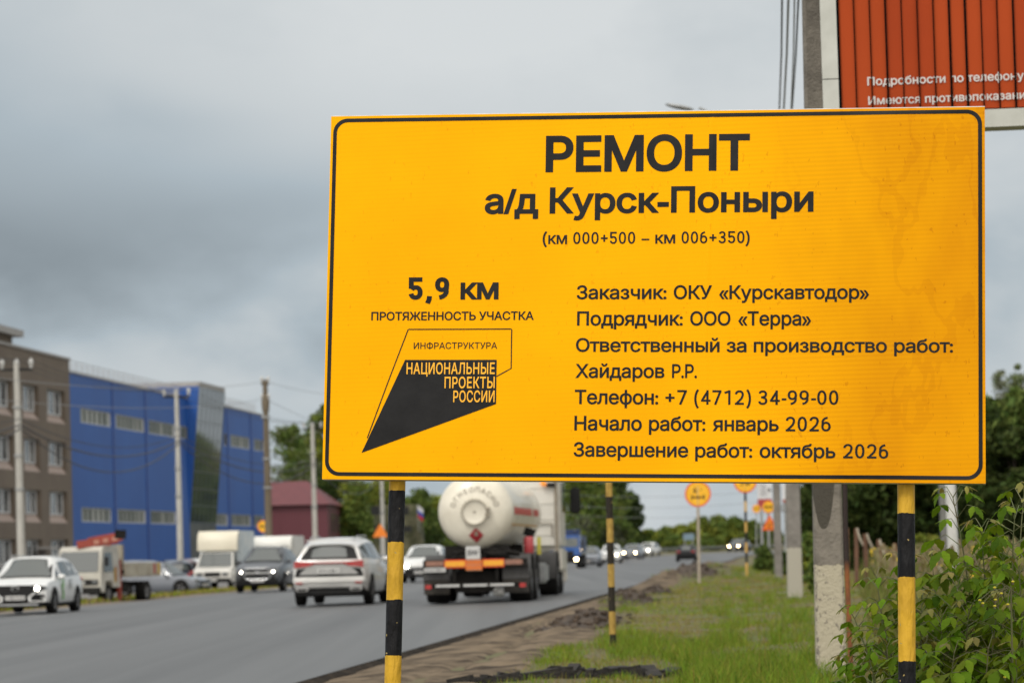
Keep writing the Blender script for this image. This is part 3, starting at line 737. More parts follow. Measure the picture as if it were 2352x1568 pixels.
# ================================================================== POLES, BILLBOARD, SMALL SIGNS (right side)
def on_ground(x, Y):                                             # ground point straight below a photo column
    X = (x - CX) / FPX * Y
    for _ in range(3):
        L = X - ROAD_S * Y - curve_x(Y); z = ground_z(L, Y)
        y = HY - ((z - EYE) / Y * FPX); X = ((x - CX) * ct + (HY - y) * st_) / FPX * Y
    return Vector((X, Y, z))
def height_at(base, y_img):                                      # height above a base whose top shows at photo row y_img
    X, Y = base.x, base.y; v = HY - y_img
    u = (X / Y * FPX - v * st_) / ct
    return (-u * st_ + v * ct) / FPX * Y + EYE - base.z
# nearest concrete pole
pb_ = on_ground(1910, 23.4); pb_.z -= .2
pole = thing('concrete_pole', 'nearest concrete pole, large damp stain above a peeling whitewashed foot, beside the rusty pipe', 'utility pole', pb_, R(-2), 'concrete poles on the right verge')
def taper(mb, w0, d0, w1, d1, h, ch=.02, z0=0.0, n=14, mi=0):
    vs, fs = [], []
    for k in range(n + 1):
        t = k / n; w, dd = (w0 + (w1 - w0) * t) / 2, (d0 + (d1 - d0) * t) / 2
        ring = [(-w + ch, -dd), (w - ch, -dd), (w, -dd + ch), (w, dd - ch), (w - ch, dd), (-w + ch, dd), (-w, dd - ch), (-w, -dd + ch)]
        vs += [(x, y, z0 + h * t) for x, y in ring]
    for k in range(n):
        for i in range(8): fs.append((k * 8 + i, k * 8 + (i + 1) % 8, (k + 1) * 8 + (i + 1) % 8, (k + 1) * 8 + i))
    fs += [tuple(range(8))[::-1], tuple(range(n * 8, n * 8 + 8))]
    return mb.add(vs, fs, mi)
def white_foot(m, zline, jag=.03, wash=(.43, .39, .29), patchy=.44, stain=None):
    N, Lk = m.node_tree.nodes, m.node_tree.links; b = N['Principled BSDF']; src = b.inputs['Base Color'].links[0].from_socket
    t = N.new('ShaderNodeTexCoord'); s_ = N.new('ShaderNodeSeparateXYZ'); Lk.new(t.outputs['Object'], s_.inputs[0])
    def mt(op, a, b_=None, c=None):
        q = N.new('ShaderNodeMath'); q.operation = op
        for i, v in enumerate((a, b_, c)):
            if v is None: continue
            if isinstance(v, (int, float)): q.inputs[i].default_value = v
            else: Lk.new(v, q.inputs[i])
        return q.outputs[0]
    def ns(sc, st=(1, 1, 1), det=5, ro=.6):
        mp = N.new('ShaderNodeMapping'); mp.inputs['Scale'].default_value = st; Lk.new(t.outputs['Object'], mp.inputs[0])
        q = N.new('ShaderNodeTexNoise'); q.inputs['Scale'].default_value = sc; q.inputs['Detail'].default_value = det; q.inputs['Roughness'].default_value = ro; Lk.new(mp.outputs[0], q.inputs['Vector']); return q.outputs[0]
    below = mt('LESS_THAN', mt('MULTIPLY_ADD', ns(22), jag * 2, s_.outputs[2]), zline + jag)
    ex_ = mt('ABSOLUTE', s_.outputs[0])                             # wash is worn away more near the arrises
    keep = mt('LESS_THAN', mt('MULTIPLY_ADD', mt('POWER', mt('MULTIPLY', ex_, 8.0), 4.0), .10, ns(26, (1, 1, .7), 8, .75)), patchy + .165)
    f = mt('MULTIPLY', below, keep)
    mx = N.new('ShaderNodeMixRGB'); mx.inputs[2].default_value = (*wash, 1); Lk.new(f, mx.inputs[0]); Lk.new(src, mx.inputs[1]); last = mx.outputs[0]
    if stain:
        zc, h_, w_, xo = stain                                       # tongue-shaped damp patch hanging down to zc
        tt = mt('DIVIDE', mt('SUBTRACT', s_.outputs[2], zc), h_)
        half = mt('MULTIPLY', mt('POWER', mt('MINIMUM', mt('MAXIMUM', tt, 0.0), 1.0), .38), w_)
        dx = mt('ABSOLUTE', mt('SUBTRACT', mt('MULTIPLY_ADD', ns(5, (1, 1, .5), 3), .035, s_.outputs[0]), xo))
        inside = mt('MULTIPLY', mt('LESS_THAN', dx, half), mt('MULTIPLY', mt('GREATER_THAN', tt, 0.0), mt('LESS_THAN', tt, 2.4)))
        m2 = N.new('ShaderNodeMixRGB'); m2.inputs[2].default_value = (.062, .055, .042, 1); Lk.new(inside, m2.inputs[0]); Lk.new(last, m2.inputs[1]); last = m2.outputs[0]
    Lk.new(last, b.inputs['Base Color']); return m
mc = mat('weathered_concrete', (.22, .198, .165), (.13, .117, .097), 7, .9, bump=.6, bscale=45, lo=.38, hi=.66)
zw = height_at(pb_, 1296); zs_ = height_at(pb_, 1214)
white_foot(mc, zw, .03, stain=(zs_, .62, .112, -.020))
mb = MB(); taper(mb, .245, .20, .165, .15, 10.2); mb.build('shaft', mc, pole)
mb = MB(); mb.box((0, 0, 9.7), (1.7, .08, .08)); [mb.lathe([(0, 0), (.05, .02), (.05, .07), (.03, .09), (.055, .11), (.04, .17), (0, .18)], (x, 0, 9.74), (0, 0, 1), 10) for x in (-.75, -.3, .3, .75)]
mb.build('crossarm', M['steel'], pole)
# second pole carries the street lamp, third stands farther along
def far_pole(x, Y, w0, w1, h, label, wash_y=None, foot=False, rz=-.04):
    b0 = on_ground(x, Y); b0.z -= .15
    o = thing('concrete_pole', label, 'utility pole', b0, rz, 'concrete poles on the right verge')
    m = mat('weathered_concrete', (.22, .205, .185), (.14, .13, .115), 5, .9, bump=.4, bscale=40)
    if wash_y: white_foot(m, height_at(b0, wash_y), .05, wash=(.36, .34, .28), patchy=.62)
    mb = MB(); taper(mb, w0, w0 * .9, w1, w1 * .9, h); mb.build('shaft', m, o)
    if foot:
        mb = MB(); mb.box((w0 * .62, 0, .55), (.10, .16, 1.3), ch=.02); mb.build('concrete_stub', m, o)
    mb = MB(); mb.box((0, 0, h - .35), (1.5, .07, .07)); [mb.lathe([(0, 0), (.05, .02), (.05, .07), (.03, .09), (.055, .11), (.04, .17), (0, .18)], (xx, 0, h - .31), (0, 0, 1), 8) for xx in (-.7, -.25, .25, .7)]
    mb.build('crossarm', M['steel'], o)
    return o
p2 = far_pole(1827, 58, .31, .20, 9.9, 'second concrete pole on the right, whitewashed foot in tall grass, carrying the street lamp arm', 1257, False)
mb = MB(); xl = P(1567, 248, 58).x - p2.location.x; zl = P(1567, 248, 58).z - p2.location.z
mb.tube([(0, 0, zl - .9), (-.5, 0, zl - .55), (-1.3, 0, zl - .2), (xl + .35, 0, zl)], .03, 8); mb.build('lamp_arm', M['steel'], p2)
mb = MB(); mb.ell((xl - .05, 0, zl + .02), (.30, .12, .05), n=14); mb.v = [(x, y, z + (x - xl) * -.22) for x, y, z in mb.v]; mb.build('lamp_head', M['steel'], p2, smooth=60)
p3 = far_pole(1789, 93, .26, .18, 9.9, 'third concrete pole on the right, plain grey, beside the white and red board')
# overhead lines along the right verge
def span(a, b, sag, n=14): return [a.lerp(b, i / n) - Vector((0, 0, sag * 4 * (i / n) * (1 - i / n))) for i in range(n + 1)]
t1, t2, t3 = pb_ + Vector((0, 0, 9.92)), p2.location + Vector((0, 0, 9.75)), p3.location + Vector((0, 0, 9.75))
for i, xx in enumerate((-.75, -.3, .3, .75)):
    mb = MB(); o1 = Vector((xx, 0, 0)); bk = pb_ + Vector((-2.2 + xx, -36, 11.4))
    pts = span(t2 + o1, t3 + o1, .5) + span(t3 + o1, t3 + (t3 - t2) + o1, .5)[1:]
    mb.tube(pts, .009, 6); tag(mb.build('power_line', M['wire'], smooth=60), 'overhead line strung onward from the second concrete pole on the right', 'power line', 'power lines on the right poles')
# the wires that drop across the sky left of the billboard
for k, (xa, xb, r, mm, lab) in enumerate(((1797, 1790, .011, 'wire', 'dark twisted cable, leftmost of the wires rising left of the orange billboard'), (1812.5, 1800, .013, 'wire_pale', 'pale grey wire, second of those rising left of the orange billboard'),
        (1826, 1817, .009, 'wire_pale', 'thin pale wire, third of those rising left of the orange billboard'), (1836.5, 1819, .011, 'wire', 'dark wire nearest the billboard post of those rising left of the billboard'))):
    a, b = P(xa, -60, 29.0), P(xb, 255, 40); c = p2.location + Vector((-.5 + .25 * k, 0, 8.6 + .2 * k))
    mb = MB(); mb.tube([a + (a - b) * 1.2, a, a.lerp(b, .5) + Vector((.01, 0, 0)), b, b.lerp(c, .5) - Vector((0, 0, .15)), c], r, 6)
    tag(mb.build('power_line', M[mm], smooth=60), lab, 'power line', 'wires left of the billboard')
# rusty pipe behind the pole
g0 = on_ground(1957, 22.6); mb = MB(); mb.tube([(0, 0, -.1), (-.012, 0, .6), (-.02, 0, 1.2), (-.012, 0, 1.9), (0, 0, 3.2)], .0195, 12)
mp_ = mat('rusty_pipe', (.26, .085, .018), (.14, .05, .018), 12, .8, bump=.3)
N_, K_ = mp_.node_tree.nodes, mp_.node_tree.links; b_ = N_['Principled BSDF']; src = b_.inputs['Base Color'].links[0].from_socket
t_ = N_.new('ShaderNodeTexCoord'); s_ = N_.new('ShaderNodeSeparateXYZ'); K_.new(t_.outputs['Object'], s_.inputs[0])
gt = N_.new('ShaderNodeMapRange'); zz = height_at(g0, 1296); gt.inputs[1].default_value = zz - .05; gt.inputs[2].default_value = zz + .04; K_.new(s_.outputs[2], gt.inputs[0])
mx_ = N_.new('ShaderNodeMixRGB'); mx_.inputs[2].default_value = (.022, .012, .010, 1); K_.new(gt.outputs[0], mx_.inputs[0]); K_.new(src, mx_.inputs[1]); K_.new(mx_.outputs[0], b_.inputs['Base Color'])
o = mb.build('steel_pipe', mp_, smooth=50); o.location = g0; tag(o, 'thin upright pipe, black above and rusty orange below, right of the nearest concrete pole', 'pipe')

# billboard of upright slats
bo = P(1932, 262.5, 22.0); psi = math.atan(.108)
bill = thing('billboard', 'big orange slatted billboard with white text and off-white frame', 'billboard', bo, 0)
br, bu = Vector((math.cos(psi), -math.sin(psi), 0)), Vector((-.009, 0, 1))
bn = Vector((-math.sin(psi), -math.cos(psi), 0))
def B3(x, y, h=0.0): return br * x + bu * y + bn * h
BW, BH = 6.0, 3.0
m_or = mat('orange_print', (.37, .052, .011), (.31, .043, .010), .5, .6, spec=.1, bump=.06, bscale=2)
m_or2 = mat('faded_orange_print', (.41, .062, .013), (.35, .052, .011), .5, .6, spec=.1)
gap = .1215; mb = MB()
nb = int(BW / gap); rs = random.Random(3)
for i in range(nb):
    x0, x1 = i * gap + .004, (i + 1) * gap - .003; tw = rs.uniform(-.006, .006)
    mb.add([B3(x0, 0, tw), B3(x1, 0, -tw), B3(x1, BH, -tw), B3(x0, BH, tw), B3(x0, 0, -.05), B3(x1, 0, -.05), B3(x1, BH, -.05), B3(x0, BH, -.05)], [(0, 1, 2, 3), (0, 4, 5, 1), (3, 2, 6, 7), (0, 3, 7, 4), (1, 5, 6, 2)], rs.choice((0, 0, 1)))
mb.build('poster_slats', [m_or, m_or2], bill)
mb = MB(); mb.prism([(-.01, -.012), (BW, -.012), (BW, BH), (-.01, BH)], lambda p, dd: B3(p[0], p[1], dd), -.055, -.16)
for i in range(nb + 1):
    w = rs.choice((.004, .007, .0085)); q = [(i * gap - w, 0), (i * gap + w, 0), (i * gap + w, BH), (i * gap - w, BH)]
    mb.prism(q, lambda p, dd: B3(p[0], p[1], dd), -.05, .016)
mb.build('backing', mat('billboard_dark', (.003, .003, .003), rough=.95, spec=.05), bill)
m_fr = mat('frame_paint', (.52, .53, .49), (.42, .43, .39), 3, .6, bump=.1, bscale=12)
mb = MB()
for q in ([(-.135, -.15), (-.012, -.15), (-.012, .265), (-.135, .265)], [(-.135, .272), (-.012, .272), (-.012, BH + .13), (-.135, BH + .13)], [(-.010, -.15), (2.4, -.15), (2.4, -.014), (-.010, -.014)], [(2.405, -.15), (BW + .13, -.15), (BW + .13, -.014), (2.405, -.014)], [(-.01, BH + .002), (BW + .13, BH + .002), (BW + .13, BH + .13), (-.01, BH + .13)], [(BW + .01, -.012), (BW + .13, -.012), (BW + .13, BH), (BW + .01, BH)]):
    mb.prism(q, lambda p, dd: B3(p[0], p[1], dd), .035, -.20)
mb.build('frame', m_fr, bill)
mb = MB(); kx = FPX / 22.0
def bill_xy(x, y):
    rr = ray(x, y); P0 = bo - Vector((0, 0, EYE)); k = P0.dot(bn) / rr.dot(bn); q = rr * k - P0
    v = q.z; return q.dot(br) + .009 * v * math.cos(psi), v
for body, xa, ya, xb, yb, yc in (('Подробности по телефону', 1992.3, 197.6, 2352, 183.5, 178), ('Имеются противопоказания', 1994.5, 241.8, 2370, 227.2, 222.4)):
    (x0, b0), (x1, b1) = bill_xy(xa, ya), bill_xy(xb, yb); _, c = bill_xy(xa, yc)
    lay_text(mb, body, lambda x, y: B3(x, y, .0095), x0, x1, b0, b1, c - b0, .018)
mb.build('lettering', mat('white_print', (.62, .60, .58), (.52, .50, .48), 6, .6), bill)
mb = MB(); cc = B3(3.0, 0, -.45); g_ = ground_z(bo.x + cc.x - ROAD_S * 22, 22) - bo.z
mb.tube([(cc.x, cc.y, g_ - .2), (cc.x, cc.y, 2.4)], .16, 20)
mb.build('column', M['steel'], bill, smooth=40)
mb = MB()
for yy in (.5, 2.2): mb.prism([(.1, yy - .06), (BW - .1, yy - .06), (BW - .1, yy + .06), (.1, yy + .06)], lambda p, dd: B3(p[0], p[1], dd), -.20, -.30)
mb.build('rear_beam', M['steel'], bill)

# thin striped post standing in the grass
g1 = on_ground(1408, 33.0); g1.z -= .05
def zat(b, ys): return [height_at(b, y) for y in ys]
bnds = zat(g1, (1139.5, 1190.5, 1243.5, 1295, 1347.5, 1402.5, 1456))
m = stripe_mat('thin_post_paint', bnds, True, (.46, .31, .08), (.30, .19, .05), (.030, .026, .020), 30, .01, .7)
mb = MB(); mb.tube([(-.0175 * k * 0, 0, k * .2) for k in range(0, 13)], .040, 16)
o = mb.build('striped_post', m, smooth=50); o.location = g1; tag(o, 'thin worn yellow and black striped post standing alone in the grass', 'striped post')

def sign_disc(mb, c, r, rim, n=28, mi=(0, 1), back=2, d=.02):
    """round plate facing the camera side (-y): red rim, yellow field"""
    x, y, z = c; ring = lambda rr, yy: [(x + rr * math.cos(2 * math.pi * k / n), yy, z + rr * math.sin(2 * math.pi * k / n)) for k in range(n)]
    mb.add(ring(r - rim, y - .002), [tuple(range(n))], mi[1])
    mb.add(ring(r, y) + ring(r - rim, y - .002), [(k, (k + 1) % n, n + (k + 1) % n, n + k) for k in range(n)], mi[0])
    mb.add(ring(r, y) + ring(r, y + d), [(k, (k + 1) % n, n + (k + 1) % n, n + k) for k in range(n)] + [tuple(range(n, 2 * n))], back)
SGN = [M['sign_red'], M['sign_yellow'], M['steel'], M['black']]
def flat_text(mb, body, c, h, mi=3, bold=.02, wmax=None):
    vs, fs = text_mb(body, bold); a, b = cap_height(bold); xs = [v[0] for v in vs]; k = h / (b - a); w = (max(xs) - min(xs)) * k
    kx_ = k if not wmax or w < wmax else k * wmax / w
    mb.add([(c[0] + (x - (max(xs) + min(xs)) / 2) * kx_, c[1], c[2] + (y - (a + b) / 2) * k) for x, y in vs], fs, mi)
def round_sign(x, y, rpx, Y, label, base_x, post_m, post_r, face, name='road_sign', extra=None, rz=0, group=None, tilt=0):
    b0 = on_ground(base_x, Y); b0.z -= .1
    o = thing(name, label, 'road sign', b0, rz, group); c = P(x, y, Y); z = c.z - b0.z; r = rpx / FPX * Y; dx = c.x - b0.x
    mb = MB(); mb.tube([(0, .04, 0), (dx, .04, z + r * .6)], post_r, 12); mb.build('post', post_m(b0) if callable(post_m) else post_m, o, smooth=50)
    mb = MB(); sign_disc(mb, (dx, 0, z), r, r * .13); face(mb, dx, z, r); pl = mb.build('plate', SGN, o)
    if extra: extra(o, dx, z, r)
    return o
def bx(mb, x, z, w, h, y=-.006, mi=3, a=0.0):
    ca, sa = math.cos(a), math.sin(a); mb.add([(x + ca * i * w / 2 - sa * j * h / 2, y, z + sa * i * w / 2 + ca * j * h / 2) for i, j in ((-1, -1), (1, -1), (1, 1), (-1, 1))], [(0, 1, 2, 3)], mi)
def face_axle(mb, x, z, r):
    flat_text(mb, '6', (x - r * .22, -.006, z + r * .30), r * .46, bold=.02); bx(mb, x + r * .25, z + r * .30, r * .16, r * .05)
    bx(mb, x, z - r * .26, r * .9, r * .10); mb.add([(x - r * .22, -.0055, z - r * .32), (x, -.0055, z - r * .14), (x + r * .22, -.0055, z - r * .32), (x, -.0055, z - r * .36)], [(0, 1, 2, 3)], 3)
    for s in (-1, 1):
        bx(mb, x + s * r * .46, z - r * .25, r * .10, r * .36)
m_postw = mat('sign_post_timber', (.40, .35, .28), (.32, .27, .21), 8, .7)
round_sign(1603, 1133.5, 30, 87, 'yellow axle load sign with red rim, a 6 over an axle, on a pale post', 1606.5, m_postw, .045, face_axle)
def striped_for(x):
    def f(b0):
        ys = (1146, 1155, 1180, 1204, 1224, 1250, 1271); ys = tuple(1127 + i * 23.5 for i in range(8))
        return stripe_mat('sign_post_stripes', zat(b0, ys), True, (.62, .40, .12), (.5, .3, .09), (.02, .02, .02), 8, .02)
    return f
def face_70(mb, x, z, r): flat_text(mb, '70', (x, -.006, z), r * .72, bold=.03)
round_sign(1711.5, 1105, 26.5, 100, 'orange 70 speed limit sign on striped post, half hidden by the board', 1716, striped_for(1712), .045, face_70)
def face_cars(mb, x, z, r):
    for s in (-1, 1):
        bx(mb, x + s * r * .33, z - r * .04, r * .48, r * .24); bx(mb, x + s * r * .33, z + r * .15, r * .30, r * .20); bx(mb, x + s * r * .33 - r * .16, z - r * .22, r * .1, r * .12); bx(mb, x + s * r * .33 + r * .16, z - r * .22, r * .1, r * .12)
def tri_plate(o, dx, z, r):
    s = 19.5 / FPX * 155; zc = P(1768, 1204, 155).z - o.location.z; dx2 = P(1768, 1204, 155).x - o.location.x
    tri = lambda k: [(dx2 + s * k * math.sin(a), zc + s * k * 1.12 * math.cos(a) - s * .05) for a in (0, 2.0944, 4.18879)]
    mb = MB(); t1_, t2_ = tri(1.12), tri(.78)
    mb.add([(x, -.002, z_) for x, z_ in t1_] + [(x, -.004, z_) for x, z_ in t2_], [(0, 1, 4, 3), (1, 2, 5, 4), (2, 0, 3, 5)], 0)
    mb.add([(x, -.004, z_) for x, z_ in t2_], [(0, 1, 2)], 1); mb.add([(x, .0, z_) for x, z_ in t1_] + [(x, .03, z_) for x, z_ in t1_], [(0, 1, 4, 3), (1, 2, 5, 4), (2, 0, 3, 5), (3, 4, 5)], 2)
    for q in (-1, 1):
        bx(mb, dx2 + q * s * .14, zc - s * .12, s * .07, s * .55, -.008); bx(mb, dx2 + q * s * .14, zc - s * .12 + q * s * .24, s * .2, s * .12, -.008, 3, .785)
    mb.build('triangle_plate', [M['sign_red'], M['sign_orange'], M['steel'], M['black']], o)
round_sign(1765, 1163.5, 14.5, 155, 'small round no overtaking sign above an orange two-way triangle, far along the right verge', 1767, M['steel'], .04, face_cars, extra=tri_plate)
round_sign(1737.5, 1167.5, 9.5, 170, 'smallest round orange sign, just left of the no overtaking sign', 1738, M['steel'], .035, face_cars)
# white and red advertising board and the white-headed posts behind the poles
b0 = on_ground(1756, 190); ad = thing('advertising_board', 'white advertising board with grey lines and red lower band, behind the small round signs', 'advertising board', b0)
c = P(1756, 1140, 190); z = c.z - b0.z; k = 190 / FPX
mb = MB(); mb.box((c.x - b0.x, 0, z + 14 * k), (32 * k, .12, 38 * k)); mb.build('white_panel', mat('ad_white', (.62, .62, .62), (.5, .5, .52), 1, .5), ad)
mb = MB(); mb.box((c.x - b0.x, 0, z - 14 * k), (32 * k, .12, 17 * k)); mb.build('red_panel', mat('ad_red', (.38, .05, .05), (.3, .04, .04), 1, .5), ad)
mb = MB()
for i in range(5): bx(mb, c.x - b0.x + (-4 + (i % 2) * 2) * k, z + (26 - i * 5.5) * k, (14 - (i % 3) * 2) * k, 1.6 * k, -.07)
mb.lathe([(0, 0), (4 * k, 0)], (c.x - b0.x + 11 * k, -.07, z + 15 * k), (0, -1, 0), 14); mb.build('print', mat('ad_grey', (.10, .10, .11), rough=.6), ad)
mb = MB(); mb.tube([(c.x - b0.x - 8 * k, .1, 0), (c.x - b0.x - 8 * k, .1, z)], .10, 10); mb.tube([(c.x - b0.x + 8 * k, .1, 0), (c.x - b0.x + 8 * k, .1, z)], .10, 10); mb.build('legs', M['steel'], ad)
b0 = on_ground(1802, 135); o = thing('notice_board', 'small white notice board with red foot between the second and third concrete poles', 'notice board', b0); k = 135 / FPX
c = P(1801.5, 1128, 135); z = c.z - b0.z
mb = MB(); mb.box((c.x - b0.x, 0, z), (10 * k, .08, 36 * k)); mb.build('white_panel', mat('notice_white', (.6, .61, .62), (.5, .5, .52), 2, .5), o)
mb = MB(); mb.box((c.x - b0.x, 0, z - 22 * k), (9 * k, .08, 7 * k)); mb.build('red_panel', mat('notice_red', (.35, .12, .08), (.3, .1, .07), 2, .6), o)
mb = MB(); mb.box((c.x - b0.x + 1 * k, .3, z - 38 * k), (13 * k, .4, 19 * k), ch=.03); mb.build('meter_box', M['steel'], o)
mb = MB(); mb.tube([(c.x - b0.x, .1, 0), (c.x - b0.x, .1, z)], .05, 10); mb.build('post', M['steel'], o)
# fence of old posts with bent pale strips
m_fp = mat('rusty_fence_post', (.17, .085, .05), (.10, .055, .035), 7, .9, bump=.4); m_st = mat('bleached_strip', (.36, .32, .25), (.28, .24, .18), 7, .9)
for i, (x, y, Y, w, strip_, dy, lab) in enumerate(((1947, 1211, 72, 7.5, 0, 0, 'grey-brown fence post, partly behind the rusty pipe'), (1967, 1212, 66, 9, 1, 58, 'leaning fence post with curved strip, second from the rusty pipe'), (1991, 1225, 62, 9, 1, 50, 'pale fence post with long curved strip, third from the rusty pipe'),
        (2023, 1238, 57, 10, 1, 52, 'brown fence post with strip, midway between pipe and right sign post'), (2058, 1246, 52, 10.5, 0, 0, 'rust-red fence post just left of the right sign post'), (2123, 1264, 47, 11, 0, 0, 'short brown fence post just right of the right sign post'),
        (2148, 1286, 43, 13, 1, 54, 'thick brown fence post with pale strip, seen through the shrub'), (2236, 1292, 39, 10, 0, 0, 'thin rusty fence post among the shrub leaves at far right'))):
    c = P(x, y, Y); g = on_ground(x + 1, Y); g.z -= .2; k = Y / FPX; o = thing('fence_post', lab, 'fence post', g, random.Random(i).uniform(-.3, .3), 'old fence posts behind the shrub')
    lean = random.Random(i + 5).uniform(-.03, .03)
    mb = MB(); h = c.z - g.z; w_ = w * k; M2 = Matrix.Rotation(lean, 3, 'Y'); mb.box((lean * h / 2, 0, h / 2), (w_, w_ * .9, h), ch=.012, M=M2); mb.build('shaft', m_fp, o)
    if strip_:
        mb = MB(); tp = Vector((lean * h, -.03, h)); pts = [tp + Vector((.3 * w_ + dy * k * .42 * (q / 8) ** 1.6, -.02 - .1 * q / 8, -dy * k * (q / 8) - (.0 if q < 7 else -.02))) for q in range(9)]
        mb.tube(pts, [.028 - .001 * q for q in range(9)], 6); mb.build('bent_strip', m_st, o, smooth=50)
# white post and grey post behind the shrub
for x, y0, Y, r, m_, lab in ((2188, 1100, 46, .046, mat('white_post_paint', (.62, .62, .60), (.5, .5, .47), 5, .5), 'thick white pole behind the shrub, right of the right sign post'), (2168, 1128, 60, .045, mat('dull_grey_post', (.17, .17, .16), (.13, .13, .12), 5, .6), 'thin grey pole just left of the thick white pole')):
    g = on_ground(x + 6, Y); mb = MB(); h = height_at(g, y0 - 120)
    mb.tube([(0, 0, 0), (0, 0, h * .5), (-.0, 0, h)], r * 1.9 if r > .0455 else r * 1.8, 14); o = mb.build('pole', m_, smooth=50); o.location = g; o.rotation_euler = (0, R(-.8), 0); tag(o, lab, 'pole')

# ================================================================== BUILDINGS (left)
FD = Vector((.110, 1, 0)).normalized(); FN = Vector((FD.y, -FD.x, 0))      # along the facades, and out to the road
FC = P(170, 1286, 203); FC.z = 0
def fac(x, y, off=0.0):                                          # photo point -> metres along the facade from the corner, height
    rr = ray(x, y); B0 = FC + FN * off; k = (FN.x * B0.x + FN.y * B0.y) / (FN.x * rr.x + FN.y * rr.y); q = rr * k
    return (q.x - B0.x) * FD.x + (q.y - B0.y) * FD.y, q.z + EYE
def FP(s, z, out=0.0): return FD * s + FN * out + Vector((0, 0, z))       # local to a building at FC
GZ = -.55
m_brown = mat('brown_cladding', (.150, .120, .090), (.125, .098, .074), .5, .8, bump=.1, bscale=3)
m_pink = mat('sill_render', (.34, .27, .23), (.28, .22, .19), 2, .8)
m_wframe = mat('white_window_frame', (.58, .59, .59), (.5, .5, .5), 3, .5)
m_pane = mat('window_glass', (.05, .055, .06), (.17, .18, .18), .9, .12, spec=.8, lo=.4, hi=.62)
m_blind = mat('window_blinds', (.10, .118, .10), (.33, .335, .30), .9, .35, spec=.4, stretch=(1, 1, .02), lo=.40, hi=.56, detail=2)
m_mull = mat('dark_mullion', (.06, .07, .065), (.085, .095, .09), 2, .5)
m_roofm = mat('parapet_metal', (.34, .33, .31), (.27, .26, .25), 2, .6)
def wall_with_holes(mb, s0, s1, z0, z1, holes, out=0.0, deep=.35, mi=0, mi_rev=0, mi_sill=1, sill=0.0):
    """a facade in the s-z plane with real openings; holes (a, b, c, d) = s from a to b, z from c to d"""
    ss = sorted({s0, s1} | {h[0] for h in holes} | {h[1] for h in holes}); zs = sorted({z0, z1} | {h[2] - sill for h in holes} | {h[3] for h in holes})
    for a, b in zip(ss, ss[1:]):
        for c, d in zip(zs, zs[1:]):
            ms, mz = (a + b) / 2, (c + d) / 2
            if any(h[0] < ms < h[1] and h[2] - sill < mz < h[3] for h in holes): continue
            mb.add([FP(a, c, out), FP(b, c, out), FP(b, d, out), FP(a, d, out)], [(0, 1, 2, 3)], mi)
    for a, b, c, d in holes:
        q = [FP(a, c - sill, out), FP(b, c - sill, out), FP(b, d, out), FP(a, d, out)]; r = [FP(a, c, out - deep), FP(b, c, out - deep), FP(b, d, out - deep), FP(a, d, out - deep)]
        mb.add(q + r, [(0, 1, 5, 4)], mi_sill); mb.add(q + r, [(1, 2, 6, 5), (3, 0, 4, 7)], mi_rev); mb.add(q + r, [(2, 3, 7, 6)], mi_rev)
def window(bld, a, b, c, d, out, nbars, name='window', trans=None, blind=False, fw=.09):
    mb = MB()
    mb.add([FP(a, c, out), FP(b, c, out), FP(b, d, out), FP(a, d, out)], [(0, 1, 2, 3)])
    w = mb.build(name, m_blind if blind else m_pane, bld)
    mb = MB(); o2 = out + .03
    def bar(s0, s1, z0, z1): mb.prism([(s0, z0), (s1, z0), (s1, z1), (s0, z1)], lambda p, dd: FP(p[0], p[1], dd), o2 - .045, o2 + .03)
    f = fw * 2.2
    bar(a, a + f, c, d); bar(b - f, b, c, d); bar(a + f, b - f, c, c + fw); bar(a + f, b - f, d - fw, d)
    for i in range(1, nbars + 1):
        s = a + (b - a) * i / (nbars + 1); bar(s - f * .35, s + f * .35, c + fw, d - fw) if not blind else None
    mb.build('window_frame', m_wframe, w)
    if blind:
        mb = MB()
        for i in range(1, nbars + 1): s = a + (b - a) * i / (nbars + 1); bar(s - .13, s + .13, c + fw, d - fw)
        mb.build('mullion', m_mull, w)
    return w
# brown office block
bb = thing('office_block', 'brown four-storey office block with recessed white-framed windows', 'building', FC)
ztop = fac(166, 829)[1]; zt2 = ztop
cols = [(-16, 26), (60, 87), (115, 148), (-80, -46)]
rows = [(896, 953), (1014, 1069), (1128, 1182), (1238, 1296)]       # read at the third column
zr = [(fac(131, b)[1], fac(131, a)[1]) for a, b in rows]; holes = []
for (xa, xb) in cols:
    for (c, d) in zr:
        sa, sb = fac(xa, 1150)[0], fac(xb, 1150)[0]; holes.append((sa - .2, sb + .85, c, d))
mb = MB(); s_left = -34
wall_with_holes(mb, s_left, -.002, GZ, ztop, holes, 0, .40, 0, 0, 1, .55)
mb.add([FP(-.002, GZ), FP(-.002, GZ, -16), FP(-.002, ztop, -16), FP(-.002, ztop)], [(0, 1, 2, 3)]); mb.add([FP(s_left, GZ), FP(s_left, GZ, -16), FP(s_left, ztop, -16), FP(s_left, ztop)], [(0, 1, 2, 3)])
for z in np.arange(GZ + .8, ztop, 1.1):                          # cladding joints
    pass
mb.build('wall', [m_brown, m_pink], bb)
for h in holes: window(bb, h[0] + .05, h[1] - .05, h[2] + .02, h[3] - .02, -.38, 2)
mb = MB(); mb.prism([(s_left - .2, ztop), (.1, ztop), (.1, ztop + .16), (s_left - .2, ztop + .16)], lambda p, dd: FP(p[0], p[1], dd), .10, -.5)
mb.add([FP(s_left, ztop - .1, -.4), FP(-.01, ztop - .1, -.4), FP(-.01, ztop - .1, -16), FP(s_left, ztop - .1, -16)], [(0, 1, 2, 3)]); mb.build('parapet', m_roofm, bb)
